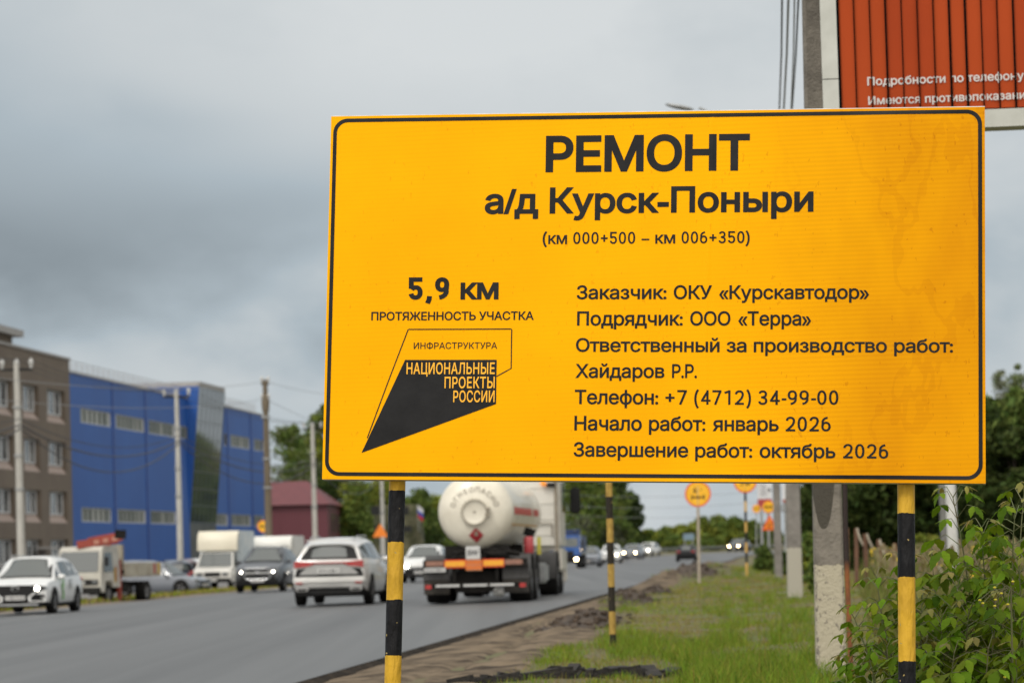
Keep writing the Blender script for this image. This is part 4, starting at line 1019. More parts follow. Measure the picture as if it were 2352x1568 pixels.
# stair head with an overhanging cap on the roof
sa = fac(47, 790)[0]; zc0 = fac(20, 768)[1]; mb = MB(); mb.prism([(-34, ztop + .1), (sa - .9, ztop + .1), (sa - .9, zc0), (-34, zc0)], lambda p, dd: FP(p[0], p[1], dd), -.3, -6); sh = mb.build('stair_head', m_brown, bb)
mb = MB(); mb.prism([(-34.2, zc0), (sa, zc0), (sa, zc0 + .45), (-34.2, zc0 + .45)], lambda p, dd: FP(p[0], p[1], dd), .25, -6.3); mb.build('roof_cap', m_roofm, sh)
sd0 = fac(88, 1290)[0]; mb = MB(); mb.prism([(sd0, GZ), (sd0 + 1.6, GZ), (sd0 + 1.6, 2.0), (sd0, 2.0)], lambda p, dd: FP(p[0], p[1], dd), .06, -.02); mb.build('door', mat('brown_door', (.09, .065, .05), (.07, .05, .04), 3, .6), bb)
mb = MB(); mb.prism([(sd0 - .3, 2.05), (sd0 + 1.9, 2.05), (sd0 + 1.9, 2.25), (sd0 - .3, 2.25)], lambda p, dd: FP(p[0], p[1], dd), .9, 0.01); mb.build('door_canopy', m_roofm, bb)

# blue factory hall with its leaning glass front
m_blue = mat('blue_cladding', (.011, .072, .29), (.014, .085, .325), .25, .5, bump=.04, bscale=1.5, spec=.4)
N_, K_ = m_blue.node_tree.nodes, m_blue.node_tree.links; b_ = N_['Principled BSDF']
bl = thing('factory_hall', 'bright blue clad factory hall with ribbon windows and a leaning glass front', 'building', FC)
s_end = fac(608, 955)[0]; zb_ = fac(300, 884)[1]; OUTB = -.35
zu = (fac(294, 985)[1], fac(294, 953)[1]); zl = (fac(305, 1200)[1], fac(305, 1169)[1])
xs_a = [(185, 255), (266, 332), (341, 402), (413, 440), (513, 522), (528, 573), (582, 605)]
xs_b = [(188, 257), (271, 336), (346, 405), (497, 524), (531, 577), (583, 606)]
hb = []
for (xs, zz, yref) in ((xs_a, zu, 965), (xs_b, zl, 1185)):
    for a, b in xs: hb.append((fac(a, yref, OUTB)[0], fac(b, yref, OUTB)[0], zz[0], zz[1]))
mb = MB(); wall_with_holes(mb, .0, s_end, GZ, zb_, hb, OUTB, .14, 0, 0, 0)
mb.add([FP(s_end, GZ, OUTB), FP(s_end, GZ, -30), FP(s_end, zb_, -30), FP(s_end, zb_, OUTB)], [(0, 1, 2, 3)])
mb.add([FP(.0, zb_ - .3, OUTB), FP(s_end, zb_ - .3, OUTB), FP(s_end, zb_ - .3, -30), FP(.0, zb_ - .3, -30)], [(0, 1, 2, 3)])
mb.build('wall', m_blue, bl)
for h in hb: window(bl, h[0], h[1], h[2], h[3], OUTB - .12, max(1, int((h[1] - h[0]) / 1.5)), blind=True, fw=.07)
m_blue_d = mat('blue_trim', (.012, .045, .21), (.014, .05, .23), 1, .5)
mb = MB()
for x in (262, 337, 408, 524, 578):                              # flashing over the panel joints
    s = fac(x, 1080, OUTB)[0]; mb.prism([(s - .22, GZ), (s + .22, GZ), (s + .22, zb_), (s - .22, zb_)], lambda p, dd: FP(p[0], p[1], dd), OUTB + .004, OUTB + .05)
mb.build('joint_flashing', m_blue_d, bl)
mb = MB(); mb.prism([(0, zb_), (s_end + .1, zb_), (s_end + .1, zb_ + .14), (0, zb_ + .14)], lambda p, dd: FP(p[0], p[1], dd), OUTB + .08, OUTB - .4); mb.build('roof_edge', m_roofm, bl)
mb = MB(); L_ = s_end
for i in range(46):
    s = .5 + i * (L_ - 1) / 45; mb.tube([FP(s, zb_ + .1, OUTB - .5), FP(s, zb_ + 1.0, OUTB - .5)], .035, 6)
for z in (.42, .72, 1.0): mb.tube([FP(.3, zb_ + z, OUTB - .5), FP(L_ - .3, zb_ + z, OUTB - .5)], .032, 6)
mb.build('roof_railing', mat('railing_paint', (.45, .45, .44), (.38, .38, .37), 3, .5), bl)
# leaning glass wedge: flush with the wall below, out over the yard above
s0, z0 = fac(436, 1199, OUTB); s1, _ = fac(496, 1206, OUTB); zlow = z0
def out_at(x, y, s):                                             # how far out from the wall the point at photo (x, y) stands when it lies s along
    rr = ray(x, y); B0 = FC + FN * OUTB + FD * s; k = (FD.x * B0.x + FD.y * B0.y) / (FD.x * rr.x + FD.y * rr.y); q = rr * k
    return (q.x - B0.x) * FN.x + (q.y - B0.y) * FN.y, q.z + EYE
oa, za = out_at(456, 887, s0); ob, zb2 = out_at(517, 901, s1)
zg = (za + zb2) / 2; og = (oa + ob) / 2
q = [FP(s0, zlow, OUTB + .02), FP(s1, zlow, OUTB + .02), FP(s1, zg, OUTB + og), FP(s0, zg, OUTB + og), FP(s0, zg, OUTB - 8), FP(s1, zg, OUTB - 8), FP(s0, zlow, OUTB - .02), FP(s1, zlow, OUTB - .02), FP(s0, zb_, OUTB - .02), FP(s1, zb_, OUTB - .02)]
mb = MB(); mb.add(q, [(0, 1, 2, 3)])
m_cglass = mat('curtain_glass', (.045, .06, .065), rough=.05, metal=.0, spec=1.0)
m_cglass.node_tree.nodes['Principled BSDF'].inputs['IOR'].default_value = 2.6
gf = mb.build('glass_front', m_cglass, bl)
mb = MB(); e1 = q[1] - q[0]; e2 = q[3] - q[0]; nn_ = e1.cross(e2).normalized(); nn_ = nn_ if nn_.dot(FN) > 0 else -nn_
for i in range(0, 7): mb.tube([q[0] + e1 * i / 6 + nn_ * .02, q[0] + e1 * i / 6 + e2 + nn_ * .02], .022, 4)
for i in range(0, 9): mb.tube([q[0] + e2 * i / 8 + nn_ * .02, q[0] + e1 + e2 * i / 8 + nn_ * .02], .022, 4)
mb.build('glazing_bars', mat('glazing_bar', (.10, .115, .12), rough=.4), gf)
mb = MB(); mb.add(q, [(0, 3, 4, 8, 6), (1, 7, 9, 5, 2)]); mb.build('wedge_sides', m_blue, bl)
mb = MB(); mb.add([v + Vector((0, 0, .02)) for v in (q[3], q[2], q[5], q[4])] + [v + Vector((0, 0, .4)) + FN * .06 for v in (q[3], q[2], q[5], q[4])], [(4, 5, 6, 7), (0, 1, 5, 4), (1, 2, 6, 5), (2, 3, 7, 6), (3, 0, 4, 7)]); mb.build('wedge_roof', m_roofm, bl)
mb = MB(); mb.prism([(s0, GZ), (s1, GZ), (s1, zlow - .05), (s0, zlow - .05)], lambda p, dd: FP(p[0], p[1], dd), OUTB + .02, OUTB - .02); mb.build('entrance', mat('dark_entrance', (.03, .035, .04), (.08, .085, .09), .6, .3), bl)

# maroon steel-roofed shed beyond, on a grey fence
sb = P(632, 1270, 300); sb.z = 0
sh = thing('shed', 'maroon metal shed with pinkish hipped roof beyond the blue hall', 'building', sb)
k = 300 / FPX
def SP(x, y, dY=0.0): q = P(x, y, 300 + dY); return Vector((q.x - sb.x, q.y - sb.y, q.z - sb.z))
m_mar = mat('maroon_cladding', (.115, .028, .038), (.095, .022, .03), .8, .55, stretch=(6, 6, .2)); m_mroof = mat('pink_roof', (.135, .034, .038), (.105, .027, .031), .6, .55, spec=.2, stretch=(4, 1, 1))
ridge = [SP(600, 1106, 9), SP(676, 1103, 9)]; eav = [SP(590, 1163, 0), SP(755, 1156, 0)]
mb = MB(); A0, B0 = SP(590, 1162, 0), SP(752, 1160, 0); zE = A0.z; B0.z = zE; C0 = Vector((SP(786, 1160, 22).x, 22, zE)); D0 = Vector((A0.x, 22, zE))
dn = Vector((0, 0, -zE - .6))
mb.add([A0, B0, C0, D0, A0 + dn, B0 + dn, C0 + dn, D0 + dn], [(0, 1, 5, 4), (1, 2, 6, 5), (2, 3, 7, 6), (3, 0, 4, 7)]); mb.build('wall', m_mar, sh)
zR = ridge[0].z; r0, r1 = Vector((A0.x, 11, zR)), Vector((SP(690, 1160).x, 11, zR)); ov = Vector((0, 0, .03))
mb = MB(); q = [A0 + Vector((-.3, -.5, .03)), B0 + Vector((.4, -.5, .03)), C0 + Vector((.4, .5, .03)), D0 + Vector((-.3, .5, .03)), r0 + ov, r1 + ov]
mb.add(q, [(0, 1, 5, 4), (1, 2, 5), (2, 3, 4, 5)]); mb.build('roof', m_mroof, sh)
mb = MB()
for i in range(3):
    t = .25 + .22 * i; a = B0.lerp(C0, t) + Vector((.03, 0, -.9)); b = B0.lerp(C0, t + .1) + Vector((.03, 0, -.9)); mb.add([a, b, b - Vector((0, 0, 2.0)), a - Vector((0, 0, 2.0))], [(0, 1, 2, 3)])
mb.build('window', m_pane, sh)
fo = P(610, 1250, 286); fo.z = -.5; fn_ = thing('sheet_fence', 'grey-blue sheet metal fence in front of the maroon shed', 'fence', fo); k = 286 / FPX
mb = MB(); x_ = 0; n = 40; W_ = 125 * k
for i in range(n): mb.box((-1 + W_ * (i + .5) / n, .03 * (i % 2), (1.75 + .9) / 2), (W_ / n, .03, 2.65))
mb.build('sheeting', mat('fence_sheet', (.13, .15, .17), (.11, .125, .14), 1, .6), fn_)

# camouflaged guard post with a small flag
co = on_ground(910, 262); cz = co.z
cm = thing('camouflage_hut', 'camouflage-netted guard hut with dark openings beside the road, behind the left sign post', 'guard hut', co)
m_cam = mat('camouflage_net', (.050, .055, .025), (.10, .095, .055), 1.1, .95, bump=.8, bscale=5, detail=6, lo=.42, hi=.56)
k = 262 / FPX; zt = P(910, 1158, 262).z - cz; xl, xr = P(846, 1230, 262).x - co.x, P(980, 1230, 262).x - co.x; tl, tr = P(862, 1160, 262).x - co.x, P(962, 1160, 262).x - co.x
vs, fs, n, kk = [], [], 18, 10
for j in range(kk + 1):
    t = j / kk
    for i in range(n):
        u = i / n; per = [(xl, 0), (xr, 0), (xr, 5), (xl, 5)]; pet = [(tl, .8), (tr, .8), (tr, 4.2), (tl, 4.2)]
        q = u * 4; e = int(q) % 4; f = q - int(q); a = Vector(per[e]).lerp(Vector(per[(e + 1) % 4]), f); b = Vector(pet[e]).lerp(Vector(pet[(e + 1) % 4]), f); c = a.lerp(b, t ** .8)
        vs.append((c.x + .22 * mnoise.noise(Vector((c.x * 1.3, c.y, t * 4))), c.y + .22 * mnoise.noise(Vector((c.x, c.y * 1.3, t * 4 + 9))), zt * t))
for j in range(kk):
    for i in range(n): fs.append((j * n + i, j * n + (i + 1) % n, (j + 1) * n + (i + 1) % n, (j + 1) * n + i))
fs.append(tuple(range(kk * n, kk * n + n))); mb = MB(); mb.add(vs, fs); mb.build('netting', m_cam, cm)
mb = MB()
for x, y, w, h in ((862, 1172, 20, 20), (930, 1172, 18, 18), (872, 1214, 22, 14), (935, 1214, 20, 14)):
    q = P(x, y, 261.2); mb.box((q.x - co.x, q.y - co.y, q.z - cz), (w * k, 1.0, h * k))
mb.build('opening', mat('dark_opening', (.012, .013, .012), rough=.9), cm)
fg = thing('flag', 'small white, blue and red flag on a thin staff above the camouflaged hut', 'flag', P(962, 1190, 258))
mb = MB(); mb.tube([(0, 0, -1.2), (-.1, 0, 1.3)], .025, 6); mb.build('staff', M['steel'], fg)
mb = MB(); n = 8
for b_i, c_i in enumerate((0, 1, 2)):
    for i in range(n):
        f = lambda u, v: (-.1 - .0 + u * .55 - .03, .12 * math.sin(u * 6 + v), 1.25 - v * 1.15 - u * .45)
        u0, u1, v0, v1 = i / n, (i + 1) / n, b_i / 3, (b_i + 1) / 3; mb.add([f(u0, v0), f(u1, v0), f(u1, v1), f(u0, v1)], [(0, 1, 2, 3)], c_i)
mb.build('cloth', [mat('flag_white', (.6, .6, .6), rough=.8), mat('flag_blue', (.02, .06, .32), rough=.8), mat('flag_red', (.36, .02, .025), rough=.8)], fg)

# ================================================================== POLES ON THE LEFT
def left_pole(x, Y, ytop, w0, w1, label, m=None, arm=1.0, ins=3, name='concrete_pole', group='concrete poles along the yard', rows=1, stub=False):
    b0 = on_ground(x, Y); b0.z -= .1; h = height_at(b0, ytop)
    o = thing(name, label, 'utility pole', b0, R(-6), group)
    mb = MB(); mb.tube([(0, 0, h * i / 8) for i in range(9)], [(w0 + (w1 - w0) * i / 8) / 2 for i in range(9)], 14); mb.build('shaft', m or M['conc_pale'], o, smooth=50)
    for r in range(rows):
        zz = h - .25 - r * 1.0; mb = MB(); mb.box((0, 0, zz), (arm * 2 + .1, .09, .10)); c = mb.build('crossarm', M['plastic'], o)
        for i in range(ins):
            xx = -arm + 2 * arm * i / (ins - 1) if ins > 1 else 0
            mb = MB(); mb.lathe([(0, -.02), (.05, .0), (.05, .06), (.09, .1), (.09, .14), (.05, .17), (.11, .22), (.10, .30), (.04, .40), (0, .42)], (xx, 0, zz + .05), (0, 0, 1), 10); mb.build('insulator', M['porcelain'], c)
    mb = MB()
    for zz in (h * .82, h * .62, h * .48): mb.lathe([(w0 * .55, -.05), (w0 * .55, .05)], (0, 0, zz), (0, 0, 1), 12)
    mb.build('clamp_band', M['steel'], o)
    return o, h
LP = [left_pole(51, 119, 835, .36, .24, 'pale concrete pole with three insulators in front of the brown office block', arm=.62),
      left_pole(416, 151, 900, .36, .22, 'pale concrete pole with insulator arm before the blue hall, left of the box truck', arm=.66),
      left_pole(726, 194, 976, .40, .26, 'pale concrete pole in front of the maroon shed', arm=.6),
      left_pole(882, 228, 1015, .36, .24, 'pale pole right of the maroon shed, its top hidden by the information board', arm=.6)]
m_bp = mat('brown_pole', (.155, .125, .085), (.11, .088, .06), 2, .85, stretch=(1, 1, .2), bump=.3)
BP_, bph = left_pole(620, 165, 872, .50, .28, 'tall brown tarred pole at the end of the blue hall', m_bp, .18, 2, group='tall poles', rows=2)
mb = MB(); mb.lathe([(.16, 0), (.2, .1), (.24, .5), (.2, .9), (.16, 1.0)], (0, 0, bph - 1.9), (0, 0, 1), 12); mb.build('top_fitting', m_bp, BP_)
def wire(a, b, sag, r, label, group, m='wire'):
    mb = MB(); mb.tube(span(a, b, sag, 16), r, 6); tag(mb.build('power_line', M[m], smooth=60), label, 'power line', group)
(p0, h0), (p1, h1), (pp2, h2), (pp3, h3) = LP
back = p0.location + (p0.location - p1.location)
for dx in (-.6, 0, .6):
    off = Vector((dx, 0, .35))
    for a, ha, b, hb_ in ((None, h0, p0, h0), (p0, h0, p1, h1), (p1, h1, pp2, h2), (pp2, h2, pp3, h3)):
        A_ = (back if a is None else a.location) + Vector((0, 0, ha - .2)) + off; wire(A_, b.location + Vector((0, 0, hb_ - .2)) + off, .5, .012, 'thin overhead line between the pale concrete poles along the yard', 'overhead lines along the yard')
for zoff, sag, r in ((2.55, 1.1, .035), (2.7, 1.7, .03), (2.3, .9, .02)):
    for a, ha, b, hb_ in ((None, h0, p0, h0), (p0, h0, p1, h1), (p1, h1, pp2, h2), (pp2, h2, pp3, h3)):
        A_ = (back if a is None else a.location) + Vector((.1, 0, ha - zoff)); wire(A_, b.location + Vector((.1, 0, hb_ - zoff)), sag, r, 'sagging black cable slung low between the pale concrete poles along the yard', 'sagging cables along the yard')
bt = BP_.location + Vector((0, 0, bph - .2))
for dz, (xe, ye, Ye), lab in ((.1, (300, 900, 60), ''), (-.9, (250, 985, 60), ''), (.1, (900, 890, 300), ''), (-.9, (900, 1000, 300), '')):
    wire(bt + Vector((0, 0, dz)), P(xe, ye, Ye) if Ye > 100 else P(-700, 760 + (60 if dz < 0 else 0), 62), .8, .013, 'thin line running out from the top of the tall brown pole', 'lines from the brown pole', 'wire_pale')
# lines crossing the road far ahead
for y0, y1 in ((1140, 1128), (1166, 1152), (1184, 1180)):
    a, b = P(1180, y0 - 14, 330), P(1840, y1 - 10, 300); wire(a, b, .9, .02, 'thin line crossing the road far ahead between the distant trees', 'lines crossing the far road', 'wire_pale')

# orange signs on the left side of the road
def signpair():
    round_sign(605, 1208, 14, 175, 'small round orange road sign before the end of the blue hall', 606, M['steel'], .04, face_cars)
    b0 = on_ground(876, 205); o = thing('road_sign', 'orange warning triangle, half hidden by the pale pole and the left sign post', 'road sign', b0); k = 205 / FPX
    c = P(876, 1222, 205); z = c.z - b0.z; s = 21 * k; tri = lambda q, y: [(q * s * math.sin(a), y, z + q * s * math.cos(a)) for a in (0, 2.0944, 4.18879)]
    mb = MB(); A_, B_, C_ = tri(1, -.002), tri(.72, -.004), tri(1, .03); mb.add(A_ + B_ + C_, [(0, 1, 4, 3), (1, 2, 5, 4), (2, 0, 3, 5)], 0); mb.add(B_, [(0, 1, 2)], 1); mb.add(A_ + C_, [(0, 1, 4, 3), (1, 2, 5, 4), (2, 0, 3, 5), (3, 4, 5)], 2)
    mb.build('plate', [M['sign_orange'], M['sign_orange'], M['steel']], o)
    mb = MB(); mb.tube([(0, .06, 0), (0, .06, z)], .04, 8); mb.build('post', M['steel'], o)
signpair()
b0 = on_ground(1583, 420); b0.z = P(1583, 1256, 420).z; o = thing('direction_board', 'far pale blue direction board at the road bend', 'road sign', b0); k = 420 / FPX
mb = MB(); mb.box((0, 0, 24 * k), (25 * k, .1, 15 * k)); mb.build('panel', mat('direction_blue', (.16, .24, .30), (.14, .2, .26), 1, .5), o)
mb = MB(); [mb.tube([(s * 9 * k, .1, -2), (s * 9 * k, .1, 20 * k)], .09, 6) for s in (-1, 1)]; mb.build('legs', M['steel'], o)
# guard rail on the outside of the bend
mb = MB(); pts = [Vector((LX(-24.5, y), y, road_z(-21.7, y) + .62)) for y in range(285, 440, 6)]
m_rail = mat('guard_rail_steel', (.30, .31, .31), (.22, .22, .22), 1, .5, .5)
gr = thing('guard_rail', 'grey steel guard rail along the outside of the far bend', 'guard rail', pts[0]); lp = [p - pts[0] for p in pts]
for z in (-.09, .09): mb.tube([p + Vector((0, 0, z)) for p in lp], .06, 6)
mb.build('rail', m_rail, gr); mb = MB(); [mb.box((p.x, p.y + .1, p.z - .4), (.1, .1, .9)) for p in lp[::2]]; mb.build('posts', m_rail, gr)

# ================================================================== TREES
def leaf_cloud(cent, rad, n, size, rng, droop=0.0, flat=.8):
    """n leaf sprays scattered through clumps: arrays of quads"""
    idx = rng.integers(0, len(cent), n); c = cent[idx]; r = rad[idx][:, None]
    dv = rng.normal(size=(n, 3)); dv /= np.linalg.norm(dv, axis=1)[:, None]
    p = c + dv * r * (rng.random(n)[:, None] ** .45) * np.array([1, 1, flat])
    a = rng.normal(size=(n, 3)); a[:, 2] -= droop; a /= np.linalg.norm(a, axis=1)[:, None]
    b = rng.normal(size=(n, 3)); b -= (a * b).sum(1)[:, None] * a; b /= np.linalg.norm(b, axis=1)[:, None]
    s = size * (.55 + .9 * rng.random(n))[:, None]; w = .42 + .25 * rng.random(n)[:, None]
    V = np.stack([p - a * s * .6, p + b * s * w * .55, p + a * s * .7, p - b * s * w * .55], 1).reshape(-1, 3)
    return V, np.arange(n * 4).reshape(-1, 4)
LEAF = {}
def leafmat(name, c1, c2, isl=.45, tr=.25):
    LEAF[name] = mat('leaves_' + name, c1, c2, .5, .55, island=isl, transl=tr, spec=.08); return LEAF[name]
leafmat('mid', (.095, .145, .034), (.135, .18, .042)); leafmat('yellow', (.16, .195, .03), (.215, .235, .04)); leafmat('dark', (.038, .062, .018), (.058, .085, .026))
leafmat('grey', (.165, .185, .12), (.21, .225, .15)); leafmat('deep', (.030, .046, .012), (.050, .072, .017), .5)
m_bark = mat('bark', (.07, .055, .042), (.045, .036, .028), 6, .95, bump=.6, stretch=(1, 1, .3))
def tree(name, label, x, Y, ytop, wpx, kind, seed, n=2600, size=None, dense=2.3, group=None, kinds=None, droop=0.0, base=None, low=.12, upright=1.0, category='tree'):
    rng = np.random.default_rng(seed); g = on_ground(x, Y) if base is None else base; g = Vector(g)
    if Y > 320: g.z = max(g.z, EYE - 1.0)
    H = height_at(g, ytop); W = wpx / FPX * Y / 2; g.z -= .1
    o = thing(name, label, category, g, 0, group)
    ncl = 44; zc = rng.uniform(low, 1, ncl); prof = np.sin(np.clip((zc - low * .3) / (1 - low * .3), 0, 1) ** .8 * math.pi * .93 + .12) ** .6 * (1.0 if upright == 1 else 1)
    ang = rng.uniform(0, 2 * math.pi, ncl); rr = np.sqrt(rng.random(ncl)) * W * prof * .82
    cent = np.stack([rr * np.cos(ang), rr * np.sin(ang), zc * H * .94], 1)
    cent = np.vstack([cent, [[rng.uniform(-.2, .2) * W, 0, H * .95]]]); rad = np.append(rng.uniform(.30, .5, ncl) * W * (.75 + .5 * prof), W * .2)
    rad = np.minimum(rad, H * .2)
    # the trunk and limbs
    mb = MB(); tr_ = max(.09, H * .017); top = Vector((rng.uniform(-.05, .05) * W, 0, H * .8))
    mb.tube([(0, 0, 0), (top.x * .3, 0, H * .25), (top.x * .6, 0, H * .5), tuple(top)], [tr_, tr_ * .8, tr_ * .5, tr_ * .12], 8)
    for q in range(9):
        c = cent[q]; t0 = .18 + .5 * rng.random(); s = Vector((top.x * t0, 0, H * .8 * t0)); mid = s.lerp(Vector(c), .5) + Vector((0, 0, -.06 * H)); mb.tube([s, mid, Vector(c)], [tr_ * .45, tr_ * .3, tr_ * .1], 6)
    mb.build('trunk', m_bark, o, smooth=60)
    V, F = leaf_cloud(cent, rad, int(n * dense), size or max(.16, 6.4 / FPX * Y), rng, droop)
    mats = [LEAF[kk] for kk in (kinds or [kind])]
    mi = (rng.random(len(F)) ** 2 * len(mats)).astype(int) if len(mats) > 1 else None
    if mi is not None:                                           # a second tint gathers in some of the clumps
        ctr = V.reshape(-1, 4, 3).mean(1); v = np.sin(ctr[:, 0] * 2.1 / W * 1.4 + seed) + np.sin(ctr[:, 2] * 7 / H + seed * 2) + .8 * rng.normal(size=len(F)); mi = (v > .6).astype(int)
    np_mesh('crown', V, F, mats, mi, o)
    return o
# left, behind the shed
tree('willow', 'grey-green willow behind the tall brown pole and maroon shed', 668, 350, 968, 150, 'grey', 1, 5200, kinds=['grey', 'mid'], group='trees behind the shed')
tree('willow', 'pale willow behind the pale pole and the ridge of the maroon shed', 715, 380, 990, 130, 'grey', 14, 4200, kinds=['grey', 'yellow'], group='trees behind the shed')
tree('poplar', 'yellowish poplar at the left edge of the information board', 745, 370, 915, 90, 'yellow', 2, 4200, kinds=['mid', 'yellow'], group='trees behind the shed')
tree('tree', 'dark green tree just right of the pale pole by the maroon shed', 775, 340, 1020, 130, 'dark', 3, 4200, kinds=['dark', 'mid'], group='trees behind the shed')
tree('tree', 'bright yellow-green bushy tree right of the maroon shed', 820, 320, 1105, 130, 'yellow', 4, 5000, kinds=['mid', 'yellow'], group='trees behind the shed', low=.02)
tree('tree', 'yellow-green tree behind the left sign post above the camouflaged hut', 885, 330, 1085, 130, 'yellow', 5, 4500, kinds=['yellow', 'mid'], group='trees behind the shed', low=.02)
tree('tree', 'dark tree behind the camouflaged hut, left of the tanker', 965, 300, 1122, 110, 'dark', 6, 4500, kinds=['mid', 'dark'], group='trees behind the shed', low=.02)
tree('tree', 'leafy tree close against the left edge of the tanker barrel', 1005, 310, 1135, 90, 'mid', 7, 3600, kinds=['mid', 'yellow'], group='trees behind the shed', low=.02)
# behind the tanker and beyond the thin post
for i, (x, Y, yt, w, kk, lab) in enumerate(((1085, 360, 1100, 150, ['mid', 'yellow'], 'tree hidden for the most part by the tanker barrel'), (1180, 350, 1080, 150, ['mid', 'dark'], 'tree behind the cab of the tanker'),
        (1270, 330, 1040, 150, ['mid', 'yellow'], 'tall yellow-green tree above the blue lorry, right of the tanker cab'), (1345, 345, 1050, 150, ['mid', 'yellow'], 'broad mid-green tree between tanker cab and thin striped post'),
        (1408, 356, 1072, 130, ['dark', 'mid'], 'tall dark tree behind the thin striped post'), (1446, 362, 1126, 80, ['dark'], 'darkest tree at the right end of the tall clump beyond the thin post'),
        (1335, 342, 1186, 90, ['mid', 'grey'], 'low bushy tree above the roof of the blue lorry'), (1412, 352, 1196, 110, ['mid', 'grey'], 'low pale bush under the tall trees behind the thin post'))):
    tree('tree', lab, x, Y, yt, w, 'mid', 20 + i, 5200 if i < 6 else 3200, kinds=kk, group='trees left of the far road', low=.02)
# far treeline along the bend
rs = random.Random(12)
for i, (x, yt, w, kk, lab) in enumerate(((1490, 1218, 60, ['mid', 'yellow'], 'far small tree just right of the dark clump'), (1528, 1212, 66, ['mid', 'yellow'], 'far pale tree left of the direction board'), (1566, 1206, 66, ['yellow', 'mid'], 'far tree directly behind the direction board'),
        (1612, 1188, 64, ['yellow', 'mid'], 'bright far tree behind the post of the axle load sign'), (1650, 1184, 64, ['yellow', 'mid'], 'brightest far tree between the axle load and speed limit signs'), (1690, 1190, 60, ['mid', 'yellow'], 'far tree above the oncoming dark car'),
        (1728, 1196, 64, ['mid', 'yellow'], 'far tree behind the foot of the speed limit sign'), (1770, 1198, 66, ['mid', 'yellow'], 'far tree behind the orange triangle'), (1548, 1230, 60, ['mid', 'yellow'], 'low dark bush below the far pale tree'), (1640, 1232, 80, ['mid', 'yellow'], 'low dark bush right of the axle load sign post'), (1460, 1236, 60, ['mid'], 'low bush beside the approaching white cars'))):
    tree('tree', lab, x, 520 if i < 8 else 470, yt, w, 'mid', 60 + i, 2600, kinds=kk, group='far trees along the bend', low=.0, size=.62)
# right-hand belt of trees; dark leaf colour stands in for unlit undersides
for i, (x, Y, yt, w, kk, n, lab) in enumerate(((1868, 150, 1040, 110, ['mid', 'dark'], 4500, 'lighter green tree between the nearest and second concrete poles'), (1945, 118, 985, 210, ['deep'], 7000, 'dark dense tree right of the nearest concrete pole'),
        (2050, 110, 940, 240, ['deep'], 8000, 'dark dense tree behind the right sign post'), (2160, 112, 900, 240, ['deep'], 8000, 'dark dense tree behind the thick white pole'), (2262, 105, 905, 230, ['deep', 'mid'], 9000, 'broad willow-like dark tree right of the information board'),
        (2340, 100, 880, 190, ['deep', 'mid'], 9000, 'dark tree at the right edge of the view'), (2420, 98, 870, 220, ['deep'], 6000, 'dark tree just beyond the right edge'), (2300, 160, 830, 110, ['grey', 'mid'], 1600, 'feathery pale treetop above the dark trees right of the board'), (2352, 155, 815, 90, ['grey', 'mid'], 1700, 'second feathery treetop at the right edge above the dark trees'),
        (1900, 190, 1020, 160, ['mid', 'dark'], 4000, 'tree hidden behind the nearest concrete pole'))):
    tree('tree', lab, x, Y, yt, w, 'deep', 90 + i, n, kinds=kk, group='belt of trees on the right', low=.02, droop=.8 if i in (4, 5) else .2, size=.24 if i in (1, 2, 3, 4, 5, 6) else None)

# ================================================================== VEHICLES (local axes: +y forward, x right, ground at z = 0)
SHAPES = {
 # t (0 front .. 1 rear), underside, belt, top, width factor, roof half-width factor
 'suv': [(0, .42, .60, .62, .76, .7), (.015, .28, .80, .82, .92, .8), (.09, .24, .93, .96, .98, .82), (.26, .22, 1.0, 1.04, 1, .80), (.44, .22, 1.03, -.03, 1, .70), (.60, .22, 1.05, 0, 1, .70), (.80, .22, 1.08, -.05, 1, .68), (.925, .26, 1.09, -.17, .98, .64), (.985, .32, 1.04, 1.08, .95, .74), (1, .46, .85, .90, .90, .7)],
 'wagon': [(0, .36, .56, .58, .78, .7), (.015, .24, .76, .78, .93, .8), (.10, .2, .89, .92, .98, .82), (.25, .19, .95, .98, 1, .80), (.42, .19, .97, -.03, 1, .69), (.60, .19, .99, 0, 1, .69), (.80, .19, 1.01, -.04, 1, .67), (.93, .24, 1.02, -.16, .98, .63), (.985, .30, .95, 1.0, .95, .74), (1, .44, .8, .84, .90, .7)],
 'sedan': [(0, .34, .54, .56, .78, .7), (.015, .22, .70, .72, .93, .8), (.10, .19, .84, .87, .98, .82), (.27, .18, .91, .94, 1, .80), (.43, .18, .93, -.02, 1, .66), (.57, .18, .95, 0, 1, .66), (.70, .18, .97, -.05, 1, .64), (.845, .20, .98, 1.03, .99, .76), (.96, .24, .98, 1.03, .96, .78), (.99, .30, .92, .98, .93, .75), (1, .42, .72, .76, .88, .7)],
}
def quad_inset(q, mx, my, off):
    """shrink a 4-corner patch (a-b bottom, d-c top) by fractions and lift it along its normal"""
    a, b, c, d = q; P_ = lambda u, v: (a * (1 - u) + b * u) * (1 - v) + (d * (1 - u) + c * u) * v
    n = (b - a).cross(d - a)
    if n.length < 1e-6: n = (c - a).cross(d - a)
    if n.length < 1e-6: n = (b - a).cross(c - a)
    n.normalize(); return [P_(u, v) for u, v in ((mx, my), (1 - mx, my), (1 - mx, 1 - my), (mx, 1 - my))], n
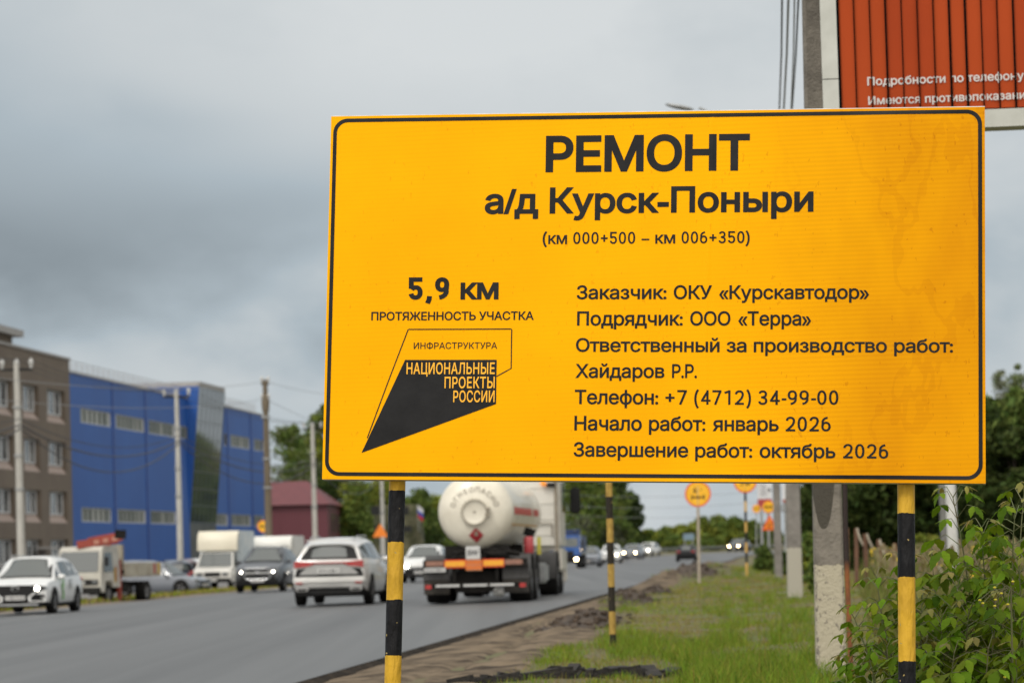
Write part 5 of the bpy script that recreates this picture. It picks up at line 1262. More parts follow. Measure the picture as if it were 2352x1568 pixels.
def wheel(parent, x, y, r, w, side, name='wheel'):
    mb = MB(); ax = (side, 0, 0)
    mb.lathe([(r * .60, -w * .5), (r * .95, -w * .5), (r, -w * .38), (r, w * .36), (r * .95, w * .48), (r * .64, w * .5), (r * .60, w * .44)], (0, 0, 0), ax, 22)
    o = mb.build(name, M['rubber'], parent, smooth=45); o.location = (x, y, r)
    mb = MB(); mb.lathe([(r * .62, w * .40), (r * .60, w * .46), (r * .54, w * .44), (r * .5, w * .30), (r * .16, w * .36), (r * .14, w * .42), (0, w * .42)], (0, 0, 0), ax, 20)
    for k in range(5):
        a = 2 * math.pi * k / 5; mb.tube([(side * w * .40, r * .12 * math.cos(a), r * .12 * math.sin(a)), (side * w * .41, r * .55 * math.cos(a), r * .55 * math.sin(a))], r * .075, 6)
    mb.build('rim', M['rim'], o, smooth=45); return o
def plate(parent, x, y, z, w, h, face, ink=True):
    mb = MB(); mb.box((x, y, z), (w, .02, h), 0)
    if ink:
        for i, (u, v) in enumerate(((-.38, .8), (-.25, .55), (-.12, .55), (.01, .55), (.14, .8), (.24, .8), (.38, .4))): mb.box((x + u * w, y + face * .011, z), (w * .075, .006, h * .55 * v), 1)
    mb.build('number_plate', [M['plate'], M['plate_ink']], parent)
def car(name, label, cat, loc, phi, kind, Lc, W, H, body, group=None, lit=None, rear_red=False, grille=True, rails=False, clad=None, wheel_r=.34, tail=True, wheels_t=(.175, .80), lit_side=(-1, 1), plate_ink=True, splitwin=True):
    o = thing(name, label, cat, loc, phi, group); S = SHAPES[kind]; hw = W / 2
    rings = []
    for (t, zb, zbelt, zt, w, rw) in S:
        s = H / 1.6; zb *= 1; zbelt *= s; zt = (H + zt) if zt <= .0001 else zt * s
        y = Lc * (.5 - t); ww = hw * w; rt = hw * rw
        k6 = .84 if zt - zbelt > .2 else .7
        x6 = rt + .05 if zt - zbelt > .2 else ww * .90
        half = [(0, zb), (ww * .86, zb), (ww * .965, zb + .10), (ww * 1.0, zb + (zbelt - zb) * .42), (ww * .985, zbelt - .10), (ww * .945, zbelt), (x6, zbelt + (zt - zbelt) * k6), (min(rt, x6) * .86, zt - .005), (min(rt, x6) * .45, zt + .012), (0, zt + .018)]
        rings.append([Vector((x, y, z)) for x, z in half])
    mb = MB(); n = len(rings[0]); vs = []
    for rg in rings: vs += rg + [Vector((-p.x, p.y, p.z)) for p in rg[1:-1][::-1]]
    m = 2 * n - 2; fs, mi = [], []
    for i in range(len(rings) - 1):
        for j in range(m):
            fs.append((i * m + j, i * m + (j + 1) % m, (i + 1) * m + (j + 1) % m, (i + 1) * m + j)); jj = j if j < n - 1 else m - 1 - j; mi.append(1 if (clad and jj <= 1) or jj == 0 else 0)
    fs += [tuple(range(m))[::-1], tuple(range((len(rings) - 1) * m, len(rings) * m))]; mi += [1 if clad else 0, 1 if clad else 0]
    mb.add(vs, fs); mb.m = mi
    mb.build('body', [body, M['plastic']], o, smooth=38)
    cab = [i for i, s_ in enumerate(S) if s_[3] <= .0001]; c0, c1 = cab[0], cab[-1]
    # side windows
    for sd in (-1, 1):
        for i in range(c0 - 1, c1 + 1):
            if i + 1 >= len(S): break
            a, b = rings[i], rings[i + 1]; q = [a[5], b[5], b[6], a[6]]; q = [Vector((sd * v.x, v.y, v.z)) for v in q]
            if i == c0 - 1: mx, my = .30, .10
            elif i == c1: mx, my = .22, .16
            else: mx, my = .05, .08
            if i == c1 and kind == 'sedan': mx = .30
            pts, nn = quad_inset(q, mx, my, 0); nn = nn if nn.x * sd > 0 else -nn
            MBw = MB(); MBw.add([p + nn * .012 for p in pts], [(0, 1, 2, 3)]); MBw.build('side_window', M['glass'], o)
    def screen(i, nm_, mx, my, dn=.02, m_=None):
        a, b = (rings[i], rings[i + 1]) if nm_ == 'windscreen' else (rings[i + 1], rings[i])
        lo = [Vector((-a[6].x, a[6].y, a[6].z)), Vector((-a[8].x, a[8].y, a[8].z)), a[8], a[6]]; hi = [Vector((-b[6].x, b[6].y, b[6].z)), Vector((-b[8].x, b[8].y, b[8].z + .0)), b[8], b[6]]
        q = [lo[0], lo[3], hi[3], hi[0]]; pts, nn = quad_inset(q, mx, my, 0); nn = nn if nn.z > 0 else -nn
        k = 6; g = []
        for v in range(k + 1):
            for u in range(k + 1):
                uu, v2 = u / k, v / k; p = (pts[0] * (1 - uu) + pts[1] * uu) * (1 - v2) + (pts[3] * (1 - uu) + pts[2] * uu) * v2
                crown = (a[9].z - a[6].z) * (1 - v2) + (b[9].z - b[6].z) * v2
                g.append(p + nn * (dn + max(0.0, crown) * .98 * (1 - (2 * uu - 1) ** 4)))
        mw = MB(); mw.add(g, [(v * (k + 1) + u, v * (k + 1) + u + 1, (v + 1) * (k + 1) + u + 1, (v + 1) * (k + 1) + u) for v in range(k) for u in range(k)]); mw.build('window_surround' if m_ else nm_, m_ or M['glass'], o, smooth=60)
    screen(c0 - 1, 'windscreen', .045, .055, .012, M['plastic']); screen(c1, 'rear_window', .05, .04, .012, M['plastic'])
    screen(c0 - 1, 'windscreen', .07, .10); screen(c1, 'rear_window', .10, .14)
    yF, yR = Lc / 2, -Lc / 2
    for t, sd in ((wheels_t[0], -1), (wheels_t[0], 1), (wheels_t[1], -1), (wheels_t[1], 1)):
        y = Lc * (.5 - t)
        mw = MB(); r2 = wheel_r + .055; pl = [(r2 * math.cos(a), max(-.13, r2 * math.sin(a))) for a in np.linspace(-.45, math.pi + .45, 18)]
        mw.prism(pl, lambda p, dd: Vector((sd * dd, y + p[0], wheel_r + p[1])), hw * .6, hw * 1.003); mw.build('wheel_arch', M['plastic'], o)
        wheel(o, sd * (hw - .095), y, wheel_r, .215, sd)
    # mirrors, lamps, grille
    im = c0 - 1
    for sd in (-1, 1):
        mw = MB(); p = rings[im][5].lerp(rings[im + 1][5], .35); mw.ell((sd * (p.x + .10), p.y, p.z + .06), (.115, .07, .075), n=10); mw.build('mirror', body, o, smooth=60)
        zz = .72 * H / 1.6
        mw = MB(); mw.ell((sd * hw * .68, yF - .10, zz), (hw * .26, .12, .075), n=12); hl = mw.build('headlight', M['clear_lens'], o, smooth=60)
        if lit and sd in lit_side:
            mw = MB(); mw.ell((sd * hw * .66, yF - .02, zz), (.10, .05, .085), n=10); mw.build('lit_lamp', M[lit], hl, smooth=60)
        if tail:
            mw = MB(); zt_ = .93 * H / 1.6; mw.ell((sd * hw * .74, yR + .05, zt_), (hw * .22, .10, .08), n=12); mw.build('tail_light', M['red_lens'], o, smooth=60)
    if grille:
        mw = MB(); mw.box((0, yF - .005, .62 * H / 1.6), (hw * .95, .07, .13), ch=.02)
        for i in range(3): mw.box((0, yF + .03, (.57 + .05 * i) * H / 1.6), (hw * .9, .015, .012), 1)
        mw.box((0, yF - .02, .33), (hw * 1.3, .07, .14), ch=.02); mw.build('grille', [M['plastic'], M['chrome']], o)
    plate(o, 0, yF + .04, .45, .52, .115, 1, plate_ink)
    if rails:
        mw = MB()
        for sd in (-1, 1): mw.tube([(sd * hw * .62, Lc * .06, H - .01), (sd * hw * .62, Lc * .02, H + .045), (sd * hw * .60, -Lc * .28, H + .03), (sd * hw * .58, -Lc * .33, H - .04)], .018, 6)
        mw.build('roof_rail', M['steel'], o, smooth=60)
    return o
def head_away(a=ROAD_S): return -math.atan(a)
def head_to(a=ROAD_S): return math.pi - math.atan(a)
def road_pt(x, Y, dz=0.0):                                       # point on the road surface under a photo column
    X = (x - CX) / FPX * Y
    for _ in range(3):
        L = X - ROAD_S * Y - curve_x(Y); z = road_z(L, Y) if L > ROAD_L - .1 else ground_z(L, Y); y = HY - ((z - EYE) / Y * FPX); X = ((x - CX) * ct + (HY - y) * st_) / FPX * Y
    return Vector((X, Y, z + .006 + dz))
FWD = lambda phi: Vector((-math.sin(phi), math.cos(phi), 0))

# --- white crossover driving away, beside the left sign post
ph = head_away(.088); c = road_pt(757, 70) + FWD(ph) * 2.32
sv = car('suv', 'white crossover driving away, red light strip across its tail', 'car', c, ph, 'suv', 4.62, 1.90, 1.68, M['white_pearl'], clad=True, rails=True, wheel_r=.37, tail=False, grille=False)
yR = -2.31; hw = .95
mb = MB(); mb.box((0, yR - .005, 1.065), (1.74, .07, .035), ch=.012)
for s in (-1, 1): mb.prism([(s * .86, .955), (s * .86, 1.10), (s * .80, 1.12), (s * .40, 1.08), (s * .36, 1.04), (s * .52, .985)], lambda p, d: Vector((p[0], d, p[1])), yR + .12, yR - .03)
mb.build('tail_light_strip', M['red_lens'], sv)
m_grs = mat('tail_panel_grey', (.36, .36, .35), (.30, .30, .29), 2, .4)
mb = MB(); mb.prism([(-.74, .78), (.74, .78), (.62, .90), (.42, 1.01), (-.42, 1.01), (-.62, .90)], lambda p, d: Vector((p[0], d, p[1])), yR + .05, yR - .012); mb.build('tailgate_panel', m_grs, sv)
plate(sv, 0, yR - .03, .87, .56, .13, -1)
mb = MB(); mb.box((0, yR + .03, .64), (1.80, .16, .16), 0, ch=.04); mb.box((0, yR + .01, .50), (1.72, .14, .10), 1, ch=.03); mb.build('rear_bumper', [M['white_pearl'], m_grs], sv, smooth=40)
for s in (-1, 1):
    mb = MB(); mb.box((s * .74, yR - .065, .575), (.17, .03, .03)); mb.build('rear_reflector', M['red_lens'], sv)
    mb = MB(); q = [(s * .84, .42), (s * .80, .46), (s * .55, .46), (s * .50, .42), (s * .56, .37), (s * .78, .37)]; k = [(s * .79, .42), (s * .77, .44), (s * .58, .44), (s * .55, .42), (s * .58, .39), (s * .76, .39)]
    mb.add([(x, yR - .045, z) for x, z in q] + [(x, yR - .055, z) for x, z in k], [(i, (i + 1) % 6, 6 + (i + 1) % 6, 6 + i) for i in range(6)]); mb.build('exhaust_trim', m_grs, sv)
mb = MB(); mb.box((0, yR + .10, .36), (1.62, .16, .20), ch=.05); mb.build('diffuser', M['plastic'], sv)
mb = MB(); mb.prism([(-.60, 0), (.60, 0), (.54, .13), (-.54, .13)], lambda p, d: Vector((p[0], -1.98 - p[1] * 1.2, 1.60 + d)), .0, .03); mb.build('roof_spoiler', M['white_pearl'], sv)

# --- white station wagon at the left edge
a_ = (1605 - CX) / FPX; ph = head_to(a_); c = road_pt(36, 75) - FWD(ph) * 2.2
wg = car('station_wagon', 'white station wagon with one headlamp lit and green door stickers', 'car', c, ph, 'wagon', 4.42, 1.77, 1.53, M['white_car'], clad=True, rails=True, lit='lamp_on', lit_side=(-1,), wheel_r=.335, grille=False)
mb = MB(); mb.prism([(-.80, .74), (-.74, .68), (-.46, .50), (-.30, .40), (.30, .40), (.46, .50), (.74, .68), (.80, .74), (.5, .78), (-.5, .78)], lambda p, d: Vector((p[0], d, p[1])), 2.12, 2.225); mb.build('grille', M['plastic'], wg)
mb = MB(); mb.lathe([(.055, 0), (.07, .012), (.055, .024)], (0, 2.225, .69), (0, 1, 0), 18); mb.v = [(x * 1.5, y, z) for x, y, z in mb.v]; mb.build('badge', M['steel'], wg)
for s in (-1, 1):
    mb = MB(); mb.prism([(s * .52, .60), (s * .56, .58), (s * .40, .46), (s * .42, .37), (s * .82, .37), (s * .82, .34), (s * .36, .34), (s * .33, .47)], lambda p, d: Vector((p[0], d, p[1])), 2.15, 2.235); mb.build('bumper_trim', M['white_car'], wg)
    mb = MB(); mb.ell((s * .66, 2.19, .50), (.13, .05, .045), n=10); mb.build('fog_light', M['plastic'], wg, smooth=60)
mb = MB(); mb.box((0, 2.16, .24), (1.45, .10, .10), 0, ch=.03); mb.box((0, 2.215, .27), (1.2, .02, .05), 1); mb.build('front_skid', [M['plastic'], M['steel']], wg)
m_gst = mat('green_sticker', (.16, .42, .08), (.12, .34, .06), 6, .5); m_gy = mat('grey_sticker', (.16, .18, .19), rough=.5)
mb = MB(); X_ = -.896
def stick(y, z, w, h, mi, a=0.0):
    ca, sa = math.cos(a), math.sin(a); mb.add([(X_ - .006 - .0, y + ca * i * w / 2 - sa * j * h / 2, z + sa * i * w / 2 + ca * j * h / 2) for i, j in ((-1, -1), (1, -1), (1, 1), (-1, 1))], [(0, 1, 2, 3)], mi)
for y, z, w, h, a in ((.52, .92, .20, .10, .3), (.44, .80, .12, .2, .5), (.56, .68, .14, .22, -.3), (.48, .52, .16, .12, .3), (.54, .42, .2, .08, 0)): stick(y, z, w, h, 0, a)
for i in range(4): stick(-.42, .88 - i * .07, .34 - .05 * (i % 2), .035, 1)
mb.build('door_stickers', [m_gst, m_gy], wg)

# --- dark SUV coming towards the camera
ph = head_to(); c = road_pt(592, 109) - FWD(ph) * 2.3
ds = car('suv', 'dark grey SUV with pale bluish headlamps driving towards the camera beside the box trucks', 'car', c, ph, 'suv', 4.66, 1.86, 1.74, M['grey_car'], clad=True, rails=True, lit='lamp_on', wheel_r=.365, grille=False)
for ch in kids(ds):
    if ch.name.startswith('headlight'):
        for k2 in kids(ch): k2.scale = (.5, 1, .5); k2.location = ((ch.data.vertices[0].co.x) * .5, 0, .72 * 1.74 / 1.6 * .5)
mb = MB(); mb.box((0, 2.30, .86), (.86, .07, .10), 0, ch=.02); mb.box((0, 2.30, .62), (.92, .07, .20), 0, ch=.03); mb.box((0, 2.335, .745), (1.0, .04, .05), 1, ch=.01); mb.ell((0, 2.37, .745), (.13, .02, .05), 1)
mb.tube([(-.5, 2.33, .60), (-.46, 2.33, .92), (.46, 2.33, .92), (.5, 2.33, .60), (.42, 2.33, .50), (-.42, 2.33, .50), (-.5, 2.33, .60)], .02, 6, 1); mb.build('grille', [M['plastic'], M['chrome']], ds)
for s in (-1, 1): mb = MB(); mb.ell((s * .68, 2.26, .50), (.09, .05, .07), n=10); mb.build('fog_light', M['clear_lens'], ds, smooth=60)

# --- white pickup-nosed car and others behind the left sign post
ph = head_to(); c = road_pt(966, 124) - FWD(ph) * 2.2
pk = car('suv', 'white oncoming car with one bright headlamp, between the left sign post and the tanker', 'car', c, ph, 'suv', 4.5, 1.82, 1.62, M['white_car'], lit='lamp_on', lit_side=(1,), clad=True)
c = road_pt(1030, 165) - FWD(ph) * 2.2; car('sedan', 'white car half hidden by the tanker barrel, following the oncoming white car', 'car', c, ph, 'sedan', 4.5, 1.78, 1.46, M['white_car'])
c = road_pt(868, 175) - FWD(ph) * 2.2; car('sedan', 'dark blue oncoming car showing between the white crossover and the left sign post', 'car', c, ph, 'sedan', 4.4, 1.76, 1.46, M['navy_car'])
# --- traffic beyond the tanker
for x, Y, kind, H, W, m_, lit, ls, lab in ((1350, 215, 'wagon', 1.55, 1.75, 'silver_car', 'lamp_warm', (1,), 'small grey oncoming car with one warm headlamp, at the side of the blue lorry'),
        (1402, 262, 'suv', 1.75, 1.85, 'white_car', 'lamp_warm', (-1,), 'white oncoming car cut by the thin striped post'), (1447, 285, 'wagon', 1.55, 1.78, 'silver_car', 'lamp_warm', (-1, 1), 'silver oncoming car with both headlamps lit, right of the thin striped post'),
        (1478, 325, 'wagon', 1.6, 1.78, 'white_car', 'lamp_on', (-1,), 'rearmost white oncoming car with one dazzling headlamp')):
    al = ROAD_S + (.004 * (Y - 260) if Y > 260 else 0); ph = head_to(al); car('car', lab, 'car', road_pt(x, Y) - FWD(ph) * 2.1, ph, kind, 4.3, W, H, M[m_], lit=lit, lit_side=ls, clad=False, group='oncoming cars far ahead')
ph = head_to(.40); car('car', 'dark oncoming car with two yellow headlamps, farthest away on the bend', 'car', road_pt(1686, 335) - FWD(ph) * 2.1, ph, 'wagon', 4.3, 1.78, 1.55, M['grey_car'], lit='lamp_warm', group='oncoming cars far ahead')
ph = head_away(.095); car('sedan', 'dark sedan driving away alone beyond the thin striped post', 'car', road_pt(1576, 250) + FWD(ph) * 2.2, ph, 'sedan', 4.45, 1.78, 1.46, M['black_car'], group=None)
# --- parked cars in the yard
for x, Y, kind, H, m_, a, lab in ((292, 136, 'wagon', 1.62, 'silver_car', 1.15, 'silver estate car parked behind the drop-side truck bed'), (368, 128, 'sedan', 1.48, 'silver_car', -1.9, 'grey-blue sedan with red tail lamps parked left of the pale pole before the blue hall'),
        (338, 146, 'sedan', 1.40, 'black_car', 1.1, 'dark car parked low behind the rear wheel of the drop-side truck'), (398, 150, 'wagon', 1.6, 'navy_car', .3, 'dark hatchback parked beside the grey-blue sedan'),
        (420, 158, 'suv', 1.65, 'maroon_car', .2, 'dark red car with white roof edge behind the pale pole'), (442, 168, 'suv', 1.68, 'white_car', .25, 'white car parked just left of the box truck'), (-20, 112, 'sedan', 1.5, 'black_car', 1.0, 'dark car parked beyond the left edge behind the wagon')):
    car('parked_car', lab, 'car', on_ground(x, Y) + Vector((0, 0, .02)), a, kind, 4.4, 1.76, H, M[m_], group='cars parked in the yard')
b0 = on_ground(384, 128); mb = MB(); mb.box((0, 0, .35), (.95, .5, .75), ch=.03); o = mb.build('concrete_block', M['conc_pale']); o.location = b0; tag(o, 'small pale concrete block at the verge left of the pale pole', 'concrete block')

# ------------------------------------------------------------------ trucks
m_cabw = paint('truck_cab_white', (.60, .59, .55)); m_cream = mat('cream_box', (.66, .62, .50), (.58, .54, .43), .9, .45, bump=.03, bscale=2)
m_tarp = mat('pale_blue_side', (.40, .47, .52), (.52, .55, .56), 1.1, .55); m_dirtyw = mat('dirty_white_paint', (.50, .49, .44), (.36, .34, .29), 1.2, .5)
m_chas = mat('chassis_black', (.007, .0065, .006), (.016, .014, .012), 3, .85, spec=.2)
def cab_light(o, W, H, yF, m_, nose=.55, hood_z=1.15, roof_y=-1.6, lamp='round', bumper=True):
    """small van cab with a short sloping bonnet"""
    hw = W / 2; pr = [(yF, .55), (yF + .0, .95), (yF - .12, 1.08), (yF - nose, hood_z), (yF - nose - .62, H - .06), (yF - nose - .85, H), (roof_y, H), (roof_y, .5), (yF - .1, .42)]
    mb = MB(); n = len(pr); ins = lambda z: 0 if z < hood_z + .02 else .14 * (z - hood_z) / max(.1, H - hood_z)
    vs = [Vector((s * (hw - ins(z)), y, z)) for s in (-1, 1) for y, z in pr]
    mb.add(vs, [tuple(range(n)), tuple(range(n, 2 * n))[::-1]] + [(i, (i + 1) % n, n + (i + 1) % n, n + i) for i in range(n)]); mb.build('cab', m_, o, smooth=30)
    a, b = pr[3], pr[4]; q = [Vector((-(hw - .10), a[0] - .03, a[1] + .05)), Vector((hw - .10, a[0] - .03, a[1] + .05)), Vector((hw - .20, b[0] + .02, b[1] - .03)), Vector((-(hw - .20), b[0] + .02, b[1] - .03))]
    mb = MB(); mb.add([v + Vector((0, .03, .012)) for v in q], [(0, 1, 2, 3)]); mb.build('windscreen', M['glass'], o)
    for s in (-1, 1):
        mb = MB(); zt = H - .12; xb, xt = hw + .006, hw - .14 * (zt - hood_z) / (H - hood_z) + .006
        mb.add([(s * xb, yF - nose - .22, hood_z + .05), (s * xb, yF - nose - 1.15, hood_z + .05), (s * xt, yF - nose - 1.15, zt), (s * xt, yF - nose - .68, zt)], [(0, 1, 2, 3)]); mb.build('side_window', M['glass'], o)
        mb = MB(); mb.box((s * (hw + .16), yF - nose - .25, hood_z + .2), (.14, .08, .28), ch=.02); mb.build('mirror', M['plastic'], o)
        mb = MB()
        mb.box((s * hw * .68, yF - .02, .80), (.34, .10, .18), ch=.03) if lamp == 'box' else mb.ell((s * hw * .7, yF, .78), (.13, .06, .12))
        mb.build('headlight', M['clear_lens'], o)
    mb = MB(); mb.box((0, yF + .0, .80), (hw * .85, .06, .22), ch=.02); mb.build('grille', M['plastic'], o)
    if bumper: mb = MB(); mb.box((0, yF + .02, .50), (W * .98, .16, .20), ch=.04); mb.build('bumper', M['plastic'], o)
    plate(o, 0, yF + .115, .50, .5, .11, 1)
def box_truck(label, c, ph, boxW, boxH, boxL, roofm, sidem, lean=.35, H=1.98, group=None):
    o = thing('box_truck', label, 'truck', c, ph, group); yF = 2.7
    cab_light(o, 1.95, H, yF, m_cabw, lamp='box')
    z0 = .98; yb = yF - 1.75; hw = boxW / 2
    mb = MB(); mb.box((0, yb - boxL / 2, (z0 + boxH) / 2), (boxW, boxL, boxH - z0), ch=.05); mb.build('box_body', sidem, o, smooth=30)
    # rounded fairing over the cab
    mb = MB(); vs = []; k = 8; zA = H + .04
    for i in range(k + 1):
        t = i / k; z = zA + (boxH - zA) * t; y = yb + lean * (1 - t ** 3) + .22; r = .14
        for x, dy in ((-hw, -.22), (-hw, -.06), (-hw + .10, 0), (hw - .10, 0), (hw, -.06), (hw, -.22)): vs.append((x, y + dy - (.0 if i < k else .12), z))
    mb.add(vs, [(i * 6 + j, i * 6 + j + 1, (i + 1) * 6 + j + 1, (i + 1) * 6 + j) for i in range(k) for j in range(5)] + [tuple(range(6))[::-1]] + [(k * 6, k * 6 + 1, k * 6 + 2, k * 6 + 3, k * 6 + 4, k * 6 + 5)]); mb.build('roof_fairing', roofm, o, smooth=50)
    for y in (yF - .75, yF - 3.9):
        for s in (-1, 1): wheel(o, s * .82, y, .35, .22, s)
    mb = MB(); mb.box((0, yb - boxL / 2, .72), (1.2, boxL + .8, .26)); mb.build('chassis', m_chas, o); return o
ph = head_to(.13); box_truck('box truck with cream fairing and pale blue patterned sides, parked right of the pale pole', on_ground(489, 145) - FWD(ph) * 2.6 + Vector((0, 0, .02)), ph, 2.1, 3.02, 3.6, m_cream, m_tarp, group='box trucks in the yard')
ph = head_to(.12); box_truck('white box van showing above the dark grey SUV', on_ground(617, 150) - FWD(ph) * 2.6 + Vector((0, 0, .02)), ph, 2.05, 2.72, 3.2, mat('fairing_white', (.66, .66, .62), (.6, .6, .56), 1, .4), mat('box_white', (.60, .60, .58), (.5, .5, .48), 1, .5), group='box trucks in the yard')

# --- drop-side truck with a red loading crane
ph = head_to((3100 - CX) / FPX); c = on_ground(176, 97.5) + Vector((0, 0, .02)) - FWD(ph) * .2
ft = thing('dropside_truck', 'old white drop-side truck with a red loading crane behind its cab, parked at the kerb', 'truck', c, ph)
# cab-over: y 0 front, back to -1.6
W_ = 1.70; hw = W_ / 2; H_ = 1.97
pr = [(.0, .40), (.05, .62), (.03, 1.05), (-.20, H_ - .12), (-.34, H_), (-1.45, H_ + .02), (-1.55, H_ - .1), (-1.55, .55), (-.95, .55), (-.85, .78), (-.35, .78), (-.25, .40)]
mb = MB(); n = len(pr); vs = [Vector((s * (hw - (.07 * max(0, z - 1.05))), y, z)) for s in (-1, 1) for y, z in pr]
mb.add(vs, [tuple(range(n)), tuple(range(n, 2 * n))[::-1]] + [(i, (i + 1) % n, n + (i + 1) % n, n + i) for i in range(n)]); mb.build('cab', m_dirtyw, ft, smooth=30)
mb = MB(); q = [Vector((-.74, .03, 1.10)), Vector((.74, .03, 1.10)), Vector((.70, -.18, 1.80)), Vector((-.70, -.18, 1.80))]; mb.add([v + Vector((0, .012, .0)) for v in q], [(0, 1, 2, 3)]); mb.build('windscreen', M['glass'], ft)
mb = MB(); mb.box((0, .045, .74), (1.5, .05, .20), ch=.02); mb.build('grille', M['plastic'], ft)
mb = MB(); mb.box((0, .07, .46), (1.66, .14, .22), ch=.03); mb.build('bumper', M['plastic'], ft); plate(ft, .0, .08, .73, .5, .12, 1)
for s in (-1, 1):
    mb = MB(); mb.add([(s * (hw + .006), -.22, 1.10), (s * (hw + .006), -.98, 1.10), (s * (hw - .045), -.98, 1.76), (s * (hw - .045), -.36, 1.76)], [(0, 1, 2, 3)]); mb.build('side_window', M['glass'], ft)
    mb = MB(); mb.box((s * (hw + .17), -.08, 1.45), (.13, .06, .32), ch=.02); mb.build('mirror', M['plastic'], ft)
    mb = MB(); mb.box((s * .62, .05, .76), (.22, .05, .15), ch=.02); mb.build('headlight', M['clear_lens'], ft)
    mb = MB(); [mb.box((s * (hw + .004), -1.22 + .1 * i, 1.02 - .06 * i), (.01, .11, .50), i) for i in (0, 1)]; mb.build('door_stripe', [mat('stripe_red', (.30, .09, .04), rough=.6), mat('stripe_ochre', (.42, .28, .06), rough=.6)], ft)
    for y, r in ((-.60, .33), (-3.75, .36)): wheel(ft, s * (hw - .12), y, r, .22 if y > -1 else .34, s)
mb = MB(); mb.box((0, -2.9, .62), (.8, 4.3, .18)); mb.box((0, -2.2, .5), (1.5, .5, .3)); mb.build('chassis', m_chas, ft)
zb = .92; mb = MB(); mb.box((0, -3.45, zb), (1.72, 3.1, .07), 0)
m_bed = mat('dropside_paint', (.42, .39, .31), (.30, .27, .21), 1.3, .7, bump=.1)
for s in (-1, 1): mb.box((s * .86, -3.45, zb + .24), (.04, 3.1, .42), 0); [mb.box((s * .885, -3.45 + d, zb + .22), (.03, .05, .44), 0) for d in (-1.5, -.5, .5, 1.5)]
mb.box((0, -4.98, zb + .24), (1.7, .04, .42), 0); mb.build('dropside_bed', m_bed, ft)
mb = MB()
for s in (-1, 1): mb.box((s * .884, -4.45, zb + .24), (.012, .16, .36), 0); mb.box((s * .884, -4.85, zb + .24), (.012, .2, .40), 1)
mb.build('side_mark', [mat('mark_red', (.36, .05, .04), rough=.6), mat('mark_yellow', (.50, .33, .05), rough=.6)], ft)
mb = MB()
for s in (-1, 1): mb.box((s * .78, -1.93, 1.45), (.09, .06, 1.1))
mb.box((0, -1.93, 1.98), (1.65, .06, .08)); mb.box((0, -1.93, 1.5), (1.5, .02, .9)); mb.build('headboard', m_bed, ft)
m_crn = mat('crane_red', (.30, .045, .028), (.20, .035, .02), 2, .55)
mb = MB(); mb.tube([(-.35, -1.74, .6), (-.35, -1.74, 2.15)], .10, 12); mb.box((-.72, -1.74, .8), (.12, .14, 1.4)); mb.build('crane_column', m_crn, ft, smooth=50)
cb = P(184, 1250, 98) - c; ce = P(281, 1232, 98) - c; rot = Matrix.Rotation(-ph, 3, 'Z'); lb, le = rot @ cb, rot @ ce
d_ = (le - lb).normalized(); mb = MB(); Mx = Matrix(((0, 0, 0), (0, 0, 0), (0, 0, 0)))
def beam(mb, a, b, w, h, mi=0):
    d = (b - a).normalized(); s_ = d.cross(Vector((0, 0, 1))).normalized(); u = s_.cross(d)
    mb.add([p + s_ * i * w / 2 + u * j * h / 2 for p in (a, b) for i, j in ((-1, -1), (1, -1), (1, 1), (-1, 1))], [(0, 1, 2, 3), (4, 7, 6, 5)] + [(k, (k + 1) % 4, 4 + (k + 1) % 4, 4 + k) for k in range(4)], mi)
L_b = (le - lb).length; beam(mb, lb - d_ * .1, le, .2, .26); beam(mb, lb + d_ * .3, lb + d_ * (L_b - .15), .16, .36)
for i in range(3): beam(mb, lb + d_ * (.5 + .32 * i) - Vector((0, 0, .02)), lb + d_ * (.68 + .32 * i) - Vector((0, 0, .02)), .215, .14, 1)
bm_ = mb.build('crane_boom', [m_crn, mat('boom_letters_worn', (.44, .22, .16), (.36, .16, .11), 6, .7)], ft)
mb = MB(); beam(mb, le - d_ * .25 + Vector((0, 0, .14)), le + d_ * .12 + Vector((0, 0, .06)), .22, .3); beam(mb, le, le + Vector((0, 0, -.55)), .14, .16); mb.build('boom_head', m_chas, bm_)
mb = MB(); mb.tube([le + Vector((0, 0, -.3)), le + Vector((.02, -.02, -1.15))], .012, 6); mb.tube([le + Vector((.02, -.02, -1.15)), le + Vector((.02, -.02, -1.28))], .05, 8); mb.build('hook_cable', m_chas, bm_)

# --- blue lorry coming along the far lane
ph = head_to(); c = road_pt(1299, 204) + Vector((0, 0, .0))
lo = thing('lorry', 'blue flat-fronted lorry driving towards the camera right of the tanker cab', 'truck', c, ph)
m_lb = paint('lorry_blue', (.012, .085, .32)); m_lbd = mat('lorry_dark_blue', (.012, .03, .09), rough=.5)
mb = MB(); mb.box((0, -.9, 1.55), (2.15, 1.8, 1.35), ch=.08); mb.build('cab', m_lb, lo, smooth=40)
mb = MB(); mb.box((0, -1.1, 2.62), (2.1, 1.3, .42), ch=.08); mb.build('roof_fairing', m_lbd, lo, smooth=40); mb = MB(); mb.box((0, -.95, 2.3), (2.16, 1.66, .2), ch=.05); mb.build('visor', m_lb, lo)
mb = MB(); mb.box((0, .0, 1.86), (1.85, .05, .62)); mb.build('windscreen', mat('lorry_glass', (.10, .12, .12), (.16, .17, .16), 2, .1), lo)
mb = MB(); mb.box((0, .03, 1.08), (1.2, .06, .34)); mb.build('grille', M['plastic'], lo); mb = MB(); mb.box((0, .05, .62), (2.3, .3, .42), ch=.05); mb.build('bumper', m_chas, lo)
